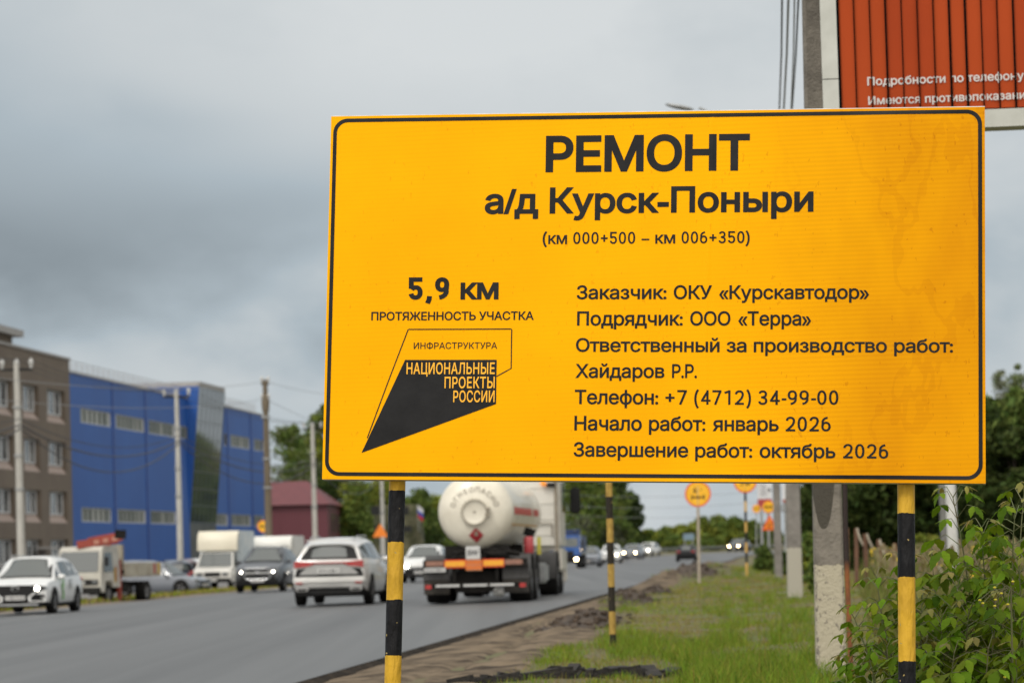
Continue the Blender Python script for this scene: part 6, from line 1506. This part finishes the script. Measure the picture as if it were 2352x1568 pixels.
for s in (-1, 1):
    mb = MB(); mb.ell((s * .82, .2, .66), (.12, .05, .10)); h_ = mb.build('headlight', M['clear_lens'], lo)
    if s < 0: mb = MB(); mb.ell((s * .82, .25, .66), (.12, .04, .10)); mb.build('lit_lamp', M['lamp_warm'], h_)
    if s < 0: mb = MB(); mb.ell((s * .7, -.38, 2.74), (.10, .06, .07)); mb.build('roof_lamp', M['clear_lens'], lo)
    mb = MB(); mb.box((s * 1.22, -.15, 1.8), (.16, .1, .5), ch=.02); mb.build('mirror', M['plastic'], lo)
    for y in (-.9, -4.2, -5.5): wheel(lo, s * .95, y, .5, .3, s)
mb = MB(); mb.box((0, -4.2, .95), (.9, 5.2, .3)); mb.build('chassis', m_chas, lo)
mb = MB(); mb.box((0, -4.3, 1.75), (2.2, 4.4, 1.2), ch=.03); mb.build('cargo_body', m_lbd, lo)

# ------------------------------------------------------------------ the gas tanker
ph = head_away(.0955); c = road_pt(1093.5, 66)
tk = thing('tanker_truck', 'white gas tanker seen from behind with a domed barrel, hazard plates and dark mudguards', 'truck', c, ph)
m_tank = mat('tank_enamel', (.70, .66, .55), (.52, .48, .39), 1.6, .36, coat=.25, bump=.02, bscale=2, detail=8, lo=.38, hi=.75); m_tink = mat('tank_letters', (.22, .19, .14), (.3, .27, .21), 20, .6)
RT, ZT, TL_ = .885, 2.13, 7.6
prof = [(RT * math.sin(i / 10 * math.pi / 2), -.42 * math.cos(i / 10 * math.pi / 2) + .42) for i in range(11)] + [(RT, .42 + TL_ * k / 4) for k in range(1, 5)] + [(RT * math.cos(i / 8 * math.pi / 2), .42 + TL_ + .42 * math.sin(i / 8 * math.pi / 2)) for i in range(1, 9)]
mb = MB(); mb.lathe(prof, (0, .05, ZT), (0, 1, 0), 48); bar = mb.build('barrel', m_tank, tk, smooth=60)
def dome_y(x, z):
    r = min(RT * .999, math.hypot(x, z - ZT)); return .05 + .42 - .42 * math.cos(math.asin(r / RT))
mb = MB(); mb.lathe([(.305, .05), (.30, -.045), (.285, -.06), (.26, -.055), (.24, -.045), (.06, -.05), (0, -.05)], (.01, dome_y(.28, ZT), ZT - .02), (0, 1, 0), 32)
for i in range(22): a = 2 * math.pi * i / 22; mb.box((.01 + .29 * math.cos(a), dome_y(.28, ZT) - .062, ZT - .02 + .29 * math.sin(a)), (.05, .04, .05), 1)
mb.ell((.01, dome_y(.28, ZT) - .05, ZT - .01), (.03, .02, .03), 1)
mb.build('manhole_cover', [m_tank, m_tink], bar, smooth=50)
mb = MB(); mb.box((.33, dome_y(.33, ZT) - .05, ZT + .05), (.09, .09, .07)); mb.box((.32, dome_y(.33, ZT) - .05, ZT - .08), (.12, .07, .05)); mb.tube([(.32, dome_y(.3, ZT) - .05, ZT + .08), (.34, dome_y(.3, ZT) - .06, ZT - .14)], .02, 6); mb.build('hinge', m_tink, bar)
mb = MB(); word = 'ОГНЕОПАСНО'
for i, chx in enumerate(word):
    a = R(160 - i * (140 / 9)); vs, fs = text_mb(chx, .028); xs = [v[0] for v in vs]; a0, b0_ = cap_height(.028); k = .125 / (b0_ - a0); out = []
    for x, y in vs:
        lx, ly = (x - (min(xs) + max(xs)) / 2) * k, (y - (a0 + b0_) / 2) * k; rr = .535 + ly; px, pz = rr * math.cos(a) + lx * math.sin(a), rr * math.sin(a) - lx * math.cos(a)
        out.append((.01 + px, dome_y(px, ZT - .02 + pz) - .008, ZT - .02 + pz))
    mb.add(out, fs)
mb.build('lettering', m_tink, bar)
mb = MB(); zc = 1.575; yc = dome_y(0, zc) - .03; s = .175; dv = [(.03, zc - s), (.03 + s, zc), (.03, zc + s), (.03 - s, zc)]; mb.add([(x, dome_y(x, z) - .03, z) for x, z in dv] + [(.03, yc, zc)], [(0, 1, 4), (1, 2, 4), (2, 3, 4), (3, 0, 4)])
q = [(0, .09), (.03, .05), (.05, .0), (.03, -.04), (-.03, -.04), (-.05, .0), (-.02, .04)]; mb.add([(.03 + x, dome_y(0, zc + .03 + z) - .036, zc + .03 + z) for x, z in q], [tuple(range(7))], 1); mb.build('hazard_diamond', [mat('hazard_red', (.34, .022, .03), (.28, .018, .025), 8, .5), m_tink], bar)
mb = MB(); mb.box((-.04, -.04, 1.175), (.33, .02, .30), 0); vs, fs = text_mb('SW', .04); xs = [v[0] for v in vs]; a0, b0_ = cap_height(.04); k = .13 / (b0_ - a0)
mb.add([(-.04 + (x - (min(xs) + max(xs)) / 2) * k, -.056, 1.175 + (y - (a0 + b0_) / 2) * k) for x, y in vs], fs, 1); mb.build('letter_plate', [M['plate'], M['plate_ink']], tk)
# rear crossbar with warning boards and lamps
m_ory = mat('warning_yellow', (.80, .38, .02), (.72, .32, .02), 10, .45); m_ord = mat('warning_red', (.66, .06, .02), rough=.5); m_brl = mat('dirty_lamp', (.30, .15, .10), (.22, .11, .08), 20, .4)
mb = MB(); mb.box((-.0, .05, .92), (2.44, .12, .20)); mb.build('crossbar', m_chas, tk)
for x in (-.465, .43): mb = MB(); mb.box((x, -.02, .925), (.50, .02, .185), 1); mb.box((x, -.033, .925), (.46, .01, .125), 0); mb.build('warning_board', [m_ory, m_ord], tk)
for x in (-.94, .90): mb = MB(); mb.box((x, -.02, .935), (.42, .04, .12), ch=.015); mb.build('tail_lamp', m_brl, tk)
mb = MB(); mb.box((-.02, -.05, .89), (.38, .02, .26), 0); [mb.box((-.02, -.062, .89 + z), (.36, .006, .01), 1) for z in (.0, .12, -.12)]
mb.build('orange_hazard_plate', [mat('hazard_orange', (.62, .16, .02), (.55, .13, .018), 6, .5), m_tink], tk)
plate(tk, -.94, -.03, .795, .50, .10, -1)
m_mud = mat('grey_mudguard', (.055, .055, .055), (.035, .034, .032), 3, .6, stretch=(1, 1, .3)); m_flap = mat('muddy_flap', (.045, .039, .031), (.024, .021, .018), 3, .85)
for s in (-1, 1):
    mb = MB(); pl = [(math.cos(a) * .62, math.sin(a) * .62) for a in np.linspace(-.15, math.pi + .15, 20)]; pl2 = [(x * .94, z * .94) for x, z in pl]
    for yc_ in (.95, 2.25):
        for (x0, x1) in ((.60, 1.25),):
            n = len(pl); vs = [Vector((s * x, yc_ + p[0], .52 + p[1])) for x in (x0, x1) for p in pl]; mb.add(vs, [(i, i + 1, n + i + 1, n + i) for i in range(n - 1)])
    mb.build('mudguard', m_mud, tk, smooth=50)
    mb = MB(); mb.box((s * .93, .18, .50), (.60, .03, .56), 0); mb.box((s * .93, .16, .72), (.62, .05, .34), 1); mb.build('mud_flap', [m_flap, m_mud], tk)
    for yc_ in (.95, 2.25): wheel(tk, s * .98, yc_, .50, .52, s); 
    mb = MB(); mb.box((s * 1.10, -.03, .40), (.14, .04, .09)); mb.build('reflector_lamp', M['red_lens'], tk)
mb = MB(); mb.box((0, .0, .42), (2.1, .08, .11), 0); [mb.box((x, -.045, .42), (.56, .01, .05), 1) for x in (-.65, 0.0, .62)]; mb.build('underrun_bar', [m_chas, M['plate']], tk)
mb = MB(); [mb.box((x, .08, .64), (.07, .07, .5)) for x in (-.5, .5)]; mb.box((0, 4.6, .95), (.95, 8.8, .28)); mb.box((0, .5, .5), (1.0, .5, .5)); mb.box((0, 3.8, .62), (1.6, .9, .5)); mb.build('chassis', m_chas, tk)
mb = MB(); mb.ell((.52, .22, .24), (.16, .12, .12)); mb.build('wheel_chock', mat('chock_pale', (.42, .42, .40), (.2, .2, .19), 9, .7), tk, smooth=60)
rs = random.Random(9); mb = MB()                                 # hoses coiled under the barrel
for k in range(4):
    z0 = 1.04 + .05 * k; mb.tube([(-.55 + .06 * math.sin(q + k), .1 + .05 * k, z0) if q == 0 else (-.55 + q * .16, .05 + .06 * math.sin(q * 1.3 + k), z0 + .07 * math.sin(q * .9 + k * 1.7)) for q in range(9)], .035, 8)
mb.tube([(.30 + .28 * math.cos(a), .06, 1.12 + .14 * math.sin(a)) for a in np.linspace(0, 6.1, 16)], .04, 8); mb.tube([(.72, .1, 1.18), (1.0, .3, 1.12)], .06, 8); mb.build('hose', m_chas, tk, smooth=60)
mb = MB(); mb.box((0, .55, 1.20), (1.5, .3, .30)); mb.box((0, 5, 1.24), (1.3, .3, .24)); mb.build('saddle', m_chas, tk)
mb = MB(); mb.lathe([(0, 0), (.10, 0), (.12, .03), (.12, .36), (.09, .40), (0, .40)], (1.16, 1.1, 1.12), (0, 0, 1), 16); mb.build('fire_extinguisher', mat('extinguisher_red', (.46, .06, .07), (.38, .05, .055), 3, .4), tk, smooth=50)
mb = MB(); mb.box((1.25, 2.9, 1.3), (.09, .02, .42)); mb.build('marker_strip', mat('marker_yellow', (.55, .5, .06), rough=.5), tk)
mb = MB(); mb.box((1.14, 1.6, 1.62), (.24, .3, .20), M=Matrix.Rotation(.4, 3, 'Y')); mb.build('side_locker', m_chas, tk)
m_rs = mat('stripe_paint_red', (.50, .07, .05), (.42, .06, .045), 2, .45); m_os = mat('stripe_paint_ochre', (.52, .30, .10), rough=.5)
mb = MB()
def band(z0, z1, y0, y1, mi):
    for s in (-1, 1):
        vs = []; k = 6
        for y in (y0, y1):
            for i in range(k + 1): z = z0 + (z1 - z0) * i / k; dz = max(-1, min(1, (z - ZT) / RT)); vs.append((s * (RT * math.sqrt(1 - dz * dz) + .006), y, z))
        mb.add(vs, [(i, i + 1, k + 2 + i, k + 1 + i) for i in range(k)], mi)
band(ZT - .08, ZT + .09, .6, 5.2, 0); band(ZT - .08, ZT + .09, 5.7, 7.2, 0); band(ZT - .34, ZT - .30, .5, 7.4, 1); mb.build('stripe', [m_rs, m_os], bar)
# tractor cab
y0 = 10.0; m_cab = mat('cab_white', (.66, .64, .58), (.58, .56, .50), 1.2, .4, coat=.3)
mb = MB(); mb.box((0, y0 + .95, 2.42), (2.44, 1.9, 2.5), ch=.14); mb.build('cab', m_cab, tk, smooth=40)
mb = MB()
for i in range(5): mb.box((.0, y0 - .0, 1.6 + i * .42), (2.1, .03, .05))
mb.build('cab_rib', m_cab, tk)
mb = MB(); mb.tube([(1.12, y0 - .03, .9), (1.12, y0 - .03, 3.3)], .045, 10); mb.tube([(.6, y0 - .05, 1.9), (1.0, y0 - .05, 1.9), (1.0, y0 - .05, 1.55)], .02, 6); mb.build('stack_pipe', mat('pipe_dull', (.30, .26, .2), (.2, .17, .13), 6, .6), tk)
for s in (-1, 1):
    mb = MB(); mb.add([(s * 1.225, y0 + .75, 2.2), (s * 1.225, y0 + 1.75, 2.2), (s * 1.225, y0 + 1.6, 3.0), (s * 1.225, y0 + .75, 3.0)], [(0, 1, 2, 3)]); mb.build('side_window', M['glass'], tk)
    mb = MB(); mb.box((s * 1.50, y0 + 1.85, 2.52), (.28, .14, .72), ch=.05); mb.tube([(s * 1.2, y0 + 1.8, 2.8), (s * 1.45, y0 + 1.85, 2.75)], .025, 6); mm = mb.build('mirror', M['plastic'], tk, smooth=40)
    mb = MB(); mb.box((s * 1.50, y0 + 1.775, 2.45), (.22, .012, .5)); mb.build('mirror_glass', M['plastic'], mm)
    mb = MB(); mb.box((s * 1.12, y0 + .9, .92), (.26, 1.7, .62), ch=.06); mb.box((s * 1.13, y0 + 1.6, .5), (.22, .5, .4), ch=.05); mb.build('side_skirt', m_cab, tk, smooth=40)
    for y, r in ((y0 - 1.35, .5), (y0 + 1.15, .5)): wheel(tk, s * 1.0, y, r, .5 if y < y0 else .32, s)
    mb = MB(); n = len(pl); vs = [Vector((s * x, y0 - 1.35 + p[0], .54 + p[1])) for x in (.6, 1.24) for p in pl]; mb.add(vs, [(i, i + 1, n + i + 1, n + i) for i in range(n - 1)]); mb.build('mudguard', m_mud, tk, smooth=50)
mb = MB(); mb.tube([(.86, y0 - .02, 2.9), (.86, y0 - .12, 2.95)], .03, 6); mb.ell((.80, y0 - .14, 2.98), (.075, .075, .10)); mb.build('beacon', mat('beacon_amber', (.80, .26, .04), rough=.3, emit=(1, .35, .05), es=.5), tk, smooth=60)
mb = MB(); mb.box((1.0, y0 - .1, 2.92), (.24, .12, .12), ch=.03); mb.build('work_lamp', M['plastic'], tk)
mb = MB(); mb.box((.95, 5.6, .62), (.5, 1.2, .5), ch=.06); mb.build('fuel_tank', M['steel'], tk)

# ================================================================== VEGETATION
LEAF['grass_a'] = mat('grass_green', (.155, .245, .022), (.195, .27, .030), .8, .6, island=.35, transl=.38, spec=.05)
LEAF['grass_b'] = mat('grass_yellow', (.225, .215, .035), (.255, .225, .05), .8, .65, island=.35, transl=.33, spec=.05)
LEAF['grass_c'] = mat('grass_dry', (.26, .205, .085), (.20, .15, .06), .8, .75, island=.35, transl=.15, spec=.1)
LEAF['grass_d'] = mat('grass_deep', (.115, .19, .022), (.145, .215, .03), .8, .55, island=.35, transl=.38, spec=.05)
LEAF['weed_a'] = mat('weed_tan', (.175, .165, .058), (.125, .12, .036), .8, .8, island=.35, transl=.15, spec=.1)
LEAF['weed_b'] = mat('weed_olive', (.145, .155, .04), (.18, .175, .05), .8, .7, island=.35, transl=.25, spec=.15)
def blades(name, pts, hts, wid, lean, mats, mi, rng):
    n = len(pts); az = rng.uniform(0, 2 * math.pi, n); wa = rng.uniform(0, 2 * math.pi, n)
    d = np.stack([np.cos(az), np.sin(az), np.zeros(n)], 1); w = np.stack([np.cos(wa), np.sin(wa), np.zeros(n)], 1) * wid[:, None] / 2; up = np.array([0, 0, 1.0])
    h = hts[:, None]; ln = lean[:, None]
    mid = pts + up * h * .55 + d * h * ln * .3; tip = pts + up * h * (1 - .25 * ln) + d * h * ln
    V = np.stack([pts - w, pts + w, mid - w * .8, mid + w * .8, tip - w * .12, tip + w * .12], 1).reshape(-1, 3)
    b = np.arange(n)[:, None] * 6; F = np.concatenate([b + np.array([[0, 1, 3, 2]]), b + np.array([[2, 3, 5, 4]])], 1).reshape(-1, 4)
    return np_mesh(name, V, F, mats, np.repeat(mi, 2))
rng = np.random.default_rng(5)
def scatter(n, y0, y1, lfun, power=1.3):
    u = rng.random(n); a = 1 - power; Y = (y0 ** a + u * (y1 ** a - y0 ** a)) ** (1 / a); out = []
    for y in Y:
        l0, l1 = lfun(y); l = l0 + (l1 - l0) * rng.random(); out.append((l, y))
    return out
def pts_of(ly): return np.array([(LX(l, y), y, ground_z(l, y) - .01) for l, y in ly])
right_l = lambda y: .092 * y + .9
ly = scatter(150000, 21, 150, lambda y: (dirt_inner(y) - .12, right_l(y)))
keep, mi, ht = [], [], []
for l, y in ly:
    e = l - dirt_inner(y); f = fbm(l, y * .6, .55, 21); bare = fbm(l, y * .5, .9, 33)
    if e < .5 and rng.random() > (e + .12) / .62: continue
    if 24.0 < y < 26.6 and l < .9 and rng.random() < .55: continue
    if bare > .42 and rng.random() < .75: continue
    edge = sstep(1.0, 3.0, l - .018 * y)
    g = f + .35 * rng.normal() + .5 * edge
    mi.append(0 if g > .20 else (1 if g > -.42 else 2)); h = (.026 + .038 * rng.random()) * (1 + .6 * max(0, f)) * (1 + 1.4 * edge); ht.append(h * (1.0 if y < 60 else 1.25)); keep.append((l, y))
P_ = pts_of(keep); n = len(keep); ys_ = np.array([y for _, y in keep])
o = blades('verge_grass', P_, np.array(ht) * rng.uniform(.6, 1.5, n), rng.uniform(.004, .008, n) * np.clip(ys_ / 32, 1, 3), rng.uniform(.2, .9, n), [LEAF['grass_a'], LEAF['grass_b'], LEAF['grass_c']], np.array(mi), rng); o['kind'] = 'stuff'
# taller lush tufts: in front around the slab, along the pole line, and at the dirt edge
tufts = []
def tuft_zone(k, cx0, cx1, cy0, cy1, h):
    for _ in range(k):
        x, y = rng.uniform(cx0, cx1), rng.uniform(cy0, cy1); Y = 1.22 * FPX / max(20, y - (HY - (x - CX) * ROLL)); tufts.append((x, Y, h * rng.uniform(.6, 1.3)))
tuft_zone(60, 1400, 1640, 1470, 1530, .20); tuft_zone(150, 1560, 1900, 1530, 1640, .24); tuft_zone(34, 1180, 1560, 1560, 1650, .10); tuft_zone(110, 1620, 1890, 1330, 1500, .24)
tuft_zone(40, 1690, 1880, 1300, 1345, .30); tuft_zone(26, 1385, 1470, 1375, 1412, .20); tuft_zone(36, 1380, 1500, 1465, 1510, .16); tuft_zone(30, 1240, 1330, 1500, 1545, .12); tuft_zone(40, 1500, 1700, 1312, 1335, .22)
pp, hh, mm = [], [], []
for x, Y, h in tufts:
    g = on_ground(x, Y); k = 46
    for _ in range(k):
        dx, dy = rng.normal(0, .07), rng.normal(0, .16); pp.append((g.x + dx, g.y + dy, g.z - .01)); hh.append(h * rng.uniform(.4, 1.0)); mm.append(0 if rng.random() < .55 else (1 if rng.random() < .6 else 2))
n = len(pp); o = blades('tall_grass', np.array(pp), np.array(hh), rng.uniform(.004, .009, n), rng.uniform(.15, .8, n), [LEAF['grass_a'], LEAF['grass_d'], LEAF['grass_b']], np.array(mm), rng); o['kind'] = 'stuff'
# dry weeds behind the fence line
ly = scatter(34000, 23.5, 96, lambda y: (.0215 * y + .28, .105 * y + 3.0), 1.15)
P_ = pts_of(ly); n = len(ly); hts = []; mi = []
for l, y in ly:
    e = sstep(0, .5, l - .0215 * y - .28); f = fbm(l, y * .5, .8, 41); hts.append((.25 + .62 * e) * (1 + .3 * f) * (.72 if y < 40 else 1)); mi.append(0 if f + .5 * rng.normal() > .1 else (1 if rng.random() < .7 else 2))
o = blades('dry_weeds', P_, np.array(hts) * rng.uniform(.45, 1.15, n), rng.uniform(.006, .014, n), rng.uniform(.1, .55, n), [LEAF['weed_a'], LEAF['weed_b'], LEAF['grass_d']], np.array(mi), rng); o['kind'] = 'stuff'
# seed heads and yellow flower specks among the weeds
ly = scatter(1500, 30, 90, lambda y: (.0215 * y + .5, .092 * y + 1.0), 1.1); mb_v, mb_f, mi = [], [], []
for l, y in ly:
    z = ground_z(l, y) + .45 + .5 * rng.random(); c = np.array((LX(l, y), y, z)); s = .012 + .02 * rng.random(); b = len(mb_v)
    for q in ((-s, 0, -s), (s, 0, -s), (s * .7, 0, s * 2), (-s * .7, 0, s * 2)): mb_v.append(c + np.array(q))
    mb_f.append((b, b + 1, b + 2, b + 3)); mi.append(0 if rng.random() < .95 else 1)
o = np_mesh('seed_heads', np.array(mb_v), np.array(mb_f), [mat('seed_head', (.15, .12, .06), (.20, .165, .08), 2, .8, island=.3), mat('yellow_flowers', (.50, .36, .02), rough=.6)], mi); o['kind'] = 'stuff'
# sparse growth on the left verge
ly = scatter(9000, 80, 230, lambda y: (-26.2, -22.9), 1.1); P_ = pts_of(ly); P_[:, 2] += .05; n = len(ly)
o = blades('roadside_grass', P_, rng.uniform(.06, .22, n), rng.uniform(.03, .06, n), rng.uniform(.2, .8, n), [LEAF['grass_b'], LEAF['grass_c'], LEAF['grass_a']], rng.choice([0, 0, 1, 2], n), rng); o['kind'] = 'stuff'
# low bushes between the poles
for i, (x, Y, yt, w, kk, lab) in enumerate(((1755, 118, 1246, 60, ['mid', 'dark'], 'low dark bush at the foot of the orange triangle'), (1865, 78, 1212, 50, ['mid', 'yellow'], 'leafy bush between the nearest and second concrete poles'), (1880, 60, 1262, 40, ['mid', 'yellow'], 'small bush against the left side of the nearest concrete pole'),
        (1800, 104, 1262, 60, ['mid', 'dark'], 'small bush at the foot of the third concrete pole'), (2130, 84, 1222, 120, ['yellow', 'mid'], 'yellowish bush behind the thick white pole'), (2290, 80, 1238, 130, ['mid', 'grey'], 'grey-green bush at the foot of the dark trees, far right'))):
    tree('bush', lab, x, Y, yt, w, 'mid', 130 + i, 1500, kinds=kk, group='low bushes on the right', low=.0, category='bush', size=.12)

# ------------------------------------------------------------------ maple saplings in front, behind the right sign post
half = [(0, .015), (.10, .10), (.22, .20), (.36, .27), (.44, .245), (.50, .265), (.62, .22), (.68, .17), (.75, .17), (.88, .07), (1, .0)]
mid_ = [(x, 0) for x, _ in half]; nh = len(half)
LV = np.array([(x, 0, 0) for x, _ in half] + [(x, y, 0) for x, y in half] + [(x, -y, 0) for x, y in half]); LF = []
for i in range(nh - 1): LF += [(i, i + 1, nh + i + 1, nh + i), (i + 1, i, 2 * nh + i, 2 * nh + i + 1)]
LF = np.array(LF)
def leaflets(items):
    """items: (base point, direction, up normal, length, fold, droop)"""
    Vs, Fs = [], []; b = 0
    for p, d, u, ln, fold, droop in items:
        d = d / np.linalg.norm(d); s = np.cross(u, d); s /= (np.linalg.norm(s) + 1e-9); u2 = np.cross(d, s)
        x, y = LV[:, 0], LV[:, 1]; z = np.abs(y) * fold - droop * x * x + .02 * np.sin(x * 22) * (np.abs(y) > .05)
        Vs.append(p + ln * (x[:, None] * d + y[:, None] * s + z[:, None] * u2)); Fs.append(LF + b); b += len(LV)
    return np.vstack(Vs), np.vstack(Fs)
LEAF['maple'] = mat('maple_leaf', (.120, .205, .010), (.165, .245, .013), 9, .6, island=.45, transl=.35, spec=.10)
LEAF['maple_young'] = mat('maple_young_leaf', (.24, .24, .04), (.27, .22, .06), 9, .5, island=.3, transl=.3, spec=.3)
m_stem = mat('green_stem', (.11, .15, .045), (.13, .11, .05), 6, .6)
MAPLE = []
def sapling(x, y, Y, hvis, lean, seed, label, nodes=9, big=1.15):
    r = np.random.default_rng(seed); top = P(x, y, Y); g = Vector((top.x - lean * 1.2, top.y + r.uniform(-.1, .1), 0)); g.z = ground_z(g.x - ROAD_S * g.y, g.y) - .03
    o = thing('maple_sapling', label, 'sapling', g, 0, 'maple saplings around the right sign post'); T = top - g
    pts = [Vector((T.x * (t ** 1.3), T.y * t, T.z * t)) + Vector((.02 * math.sin(t * 5 + seed), .02 * math.cos(t * 4 + seed), 0)) for t in np.linspace(0, 1, 10)]
    mb = MB(); mb.tube(pts, [.009 - .0065 * i / 9 for i in range(10)], 6)
    def at_h(z): t = max(0, min(1, z / T.z)); i = min(8, int(t * 9)); return pts[i].lerp(pts[i + 1], t * 9 - i)
    items, young = [], []; H0 = max(.12, T.z - hvis); az = r.uniform(0, 6.3)
    for k in range(nodes):
        f = k / (nodes - 1); z = H0 + (T.z - H0) * (1 - (1 - f) ** 1.25); q = np.array(at_h(z)); az += math.pi / 2 + r.normal(0, .25)
        for s in (0, math.pi):
            a = az + s + r.normal(0, .2); pl = (.15 - .09 * f) * r.uniform(.8, 1.25) * big; out = np.array((math.cos(a), math.sin(a), 0)); el = r.uniform(.25, .75) if f < .85 else 1.0
            e1 = q + out * pl * math.cos(el) + np.array((0, 0, pl * math.sin(el))); rl = pl * .75; e2 = e1 + out * rl * .8 + np.array((0, 0, -rl * r.uniform(0, .4)))
            mb.tube([tuple(q), tuple(e1), tuple(e2)], [.0028, .0022, .0015], 4)
            side = np.array((-out[1], out[0], 0)); ll = (.098 - .035 * f) * r.uniform(.8, 1.25) * big; tgt = items if f < .93 else young
            if f >= .93: ll *= .75
            up = np.array((r.normal(0, .18), r.normal(0, .18), 1.0)) + out * .25
            tgt.append((e2, out + np.array((0, 0, -r.uniform(.2, .9))), up, ll * 1.1, r.uniform(-.25, .35), r.uniform(.1, .45)))
            for pr_ in range(2 if (f < .6 and r.random() < .75) else 1):
                p2 = e2 + (e1 - e2) * (.25 + .55 * pr_)
                for sd in (-1, 1): tgt.append((p2, out * .55 + side * sd + np.array((0, 0, -r.uniform(.15, 1.0))), up + side * sd * .3, ll * r.uniform(.8, 1.05), r.uniform(-.25, .35), r.uniform(.1, .5)))
    mb.build('stem', m_stem, o, smooth=60)
    V, F = leaflets(items); mats = [LEAF['maple']]; mi = np.zeros(len(F), int)
    if young: V2, F2 = leaflets(young); F = np.vstack([F, F2 + len(V)]); V = np.vstack([V, V2]); mi = np.concatenate([mi, np.ones(len(F2), int)]); mats.append(LEAF['maple_young'])
    np_mesh('leaves', V, F, mats, mi, o, smooth=True)
spots = [ # x, y of the tip, distance, visible stem, lean
 (2190, 1142, 14.8, .62, -.10, 'tallest maple sapling in front of the thick white pole'), (2262, 1212, 14.6, .55, .02, 'maple sapling with drooping leaves right of the thick white pole'), (2338, 1172, 14.4, .6, .05, 'tall maple sapling at the right edge with a bent tip'), (2352, 1135, 15.2, .6, .05, 'maple sapling cut by the right edge, its tip highest'),
 (2006, 1325, 15.0, .52, -.12, 'maple sapling reaching left across the rusty pipe'), (2066, 1290, 14.9, .42, -.05, 'maple sapling peeping out left of the right sign post'), (1962, 1420, 15.2, .42, -.12, 'leftmost leafy maple sapling in front of the nearest concrete pole'), (2030, 1400, 14.6, .42, -.05, 'maple sapling between the rusty pipe and the right sign post'),
 (2148, 1285, 14.9, .55, -.05, 'maple sapling just right of the right sign post, leaning toward it'), (2120, 1375, 14.5, .42, .0, 'low maple sapling against the right side of the sign post'), (2196, 1335, 14.3, .5, .02, 'maple sapling with broad leaves below the thick white pole'), (2240, 1300, 14.9, .5, .03, 'maple sapling in the middle of the thicket beside the yellow flowers'),
 (2300, 1270, 14.7, .5, .04, 'maple sapling behind the yellow flowers at right'), (2345, 1300, 14.0, .5, .03, 'maple sapling low at the right edge'), (2170, 1420, 14.1, .42, .0, 'maple sapling in the lower thicket right of the black band'), (2230, 1400, 14.0, .45, .02, 'maple sapling low in the middle of the thicket'), (2290, 1380, 13.9, .45, .02, 'maple sapling with pale shoots low at right'), (2340, 1410, 13.8, .4, .0, 'maple sapling in the lower right corner'),
 (1945, 1525, 14.6, .3, -.05, 'maple sapling low in front of the foot of the nearest concrete pole'), (1990, 1480, 14.3, .35, -.04, 'maple sapling low in front of the rusty pipe'), (2045, 1485, 14.1, .35, .0, 'maple sapling low left of the right sign post'), (2120, 1495, 14.0, .3, .0, 'maple sapling with yellow tip at the bottom right of the sign post'), (2190, 1500, 13.8, .3, .0, 'maple sapling at the bottom edge below the thicket'), (2262, 1490, 13.7, .3, .0, 'maple sapling at the bottom edge near the lower right'), (2325, 1500, 13.6, .3, .0, 'maple sapling at the very bottom right'), (2010, 1555, 14.0, .25, .0, 'maple sapling cut by the bottom edge left of the sign post'), (2150, 1560, 13.9, .25, .0, 'maple sapling cut by the bottom edge right of the sign post')]
for i, (x, y, Y, hv, ln, lab) in enumerate(spots): sapling(x, y, Y, hv, ln, 300 + i, lab, nodes=(9 if hv > .4 else 7) - (2 if x < 2075 else 0), big=1.0 if x < 2075 else 1.15)
rs = random.Random(77)
for i in range(44):                                              # the dense lower thicket
    x = rs.choice((rs.uniform(2110, 2352), rs.uniform(2110, 2352), rs.uniform(2110, 2352))); y = rs.uniform(1430, 1600) if x > 2100 else rs.uniform(1520, 1610); sapling(x, y, rs.uniform(14.2, 15.4), .4, rs.uniform(-.05, .05), 400 + i, 'maple sapling deep in the leafy thicket at lower right', nodes=8, big=1.15)
# yellow sow-thistle among the saplings
fl = thing('wild_flower', 'thin branching weed with small yellow flower heads among the maple leaves', 'wildflower', on_ground(2330, 13.6)); F0 = fl.location
mb, mf = MB(), MB(); stem_top = P(2322, 1345, 13.55) - F0; mb.tube([(0, 0, 0), tuple(stem_top * .6), tuple(stem_top)], [.006, .005, .004], 6)
for cx_, cy_ in ((1450, 688), (1512, 742), (1313, 805), (1340, 833), (1457, 800), (1570, 843), (1450, 858), (1618, 633), (1543, 1515)):
    p = P(1923.6 + cx_ * .249, 1177 + cy_ * .249, 13.5) - F0; b = stem_top.lerp(p, .15) if cy_ < 1400 else stem_top * .5; mb.tube([tuple(b), tuple(b.lerp(p, .6) + Vector((0, 0, .02))), tuple(p)], .0022, 5)
    mf.ell(tuple(p), (.0085, .0085, .005), n=8); mb.ell(tuple(p - Vector((0, 0, .009))), (.006, .006, .010), n=6)
mb.build('stem', m_stem, fl); mf.build('flower_heads', mat('sow_thistle_yellow', (.72, .62, .03), rough=.5), fl)
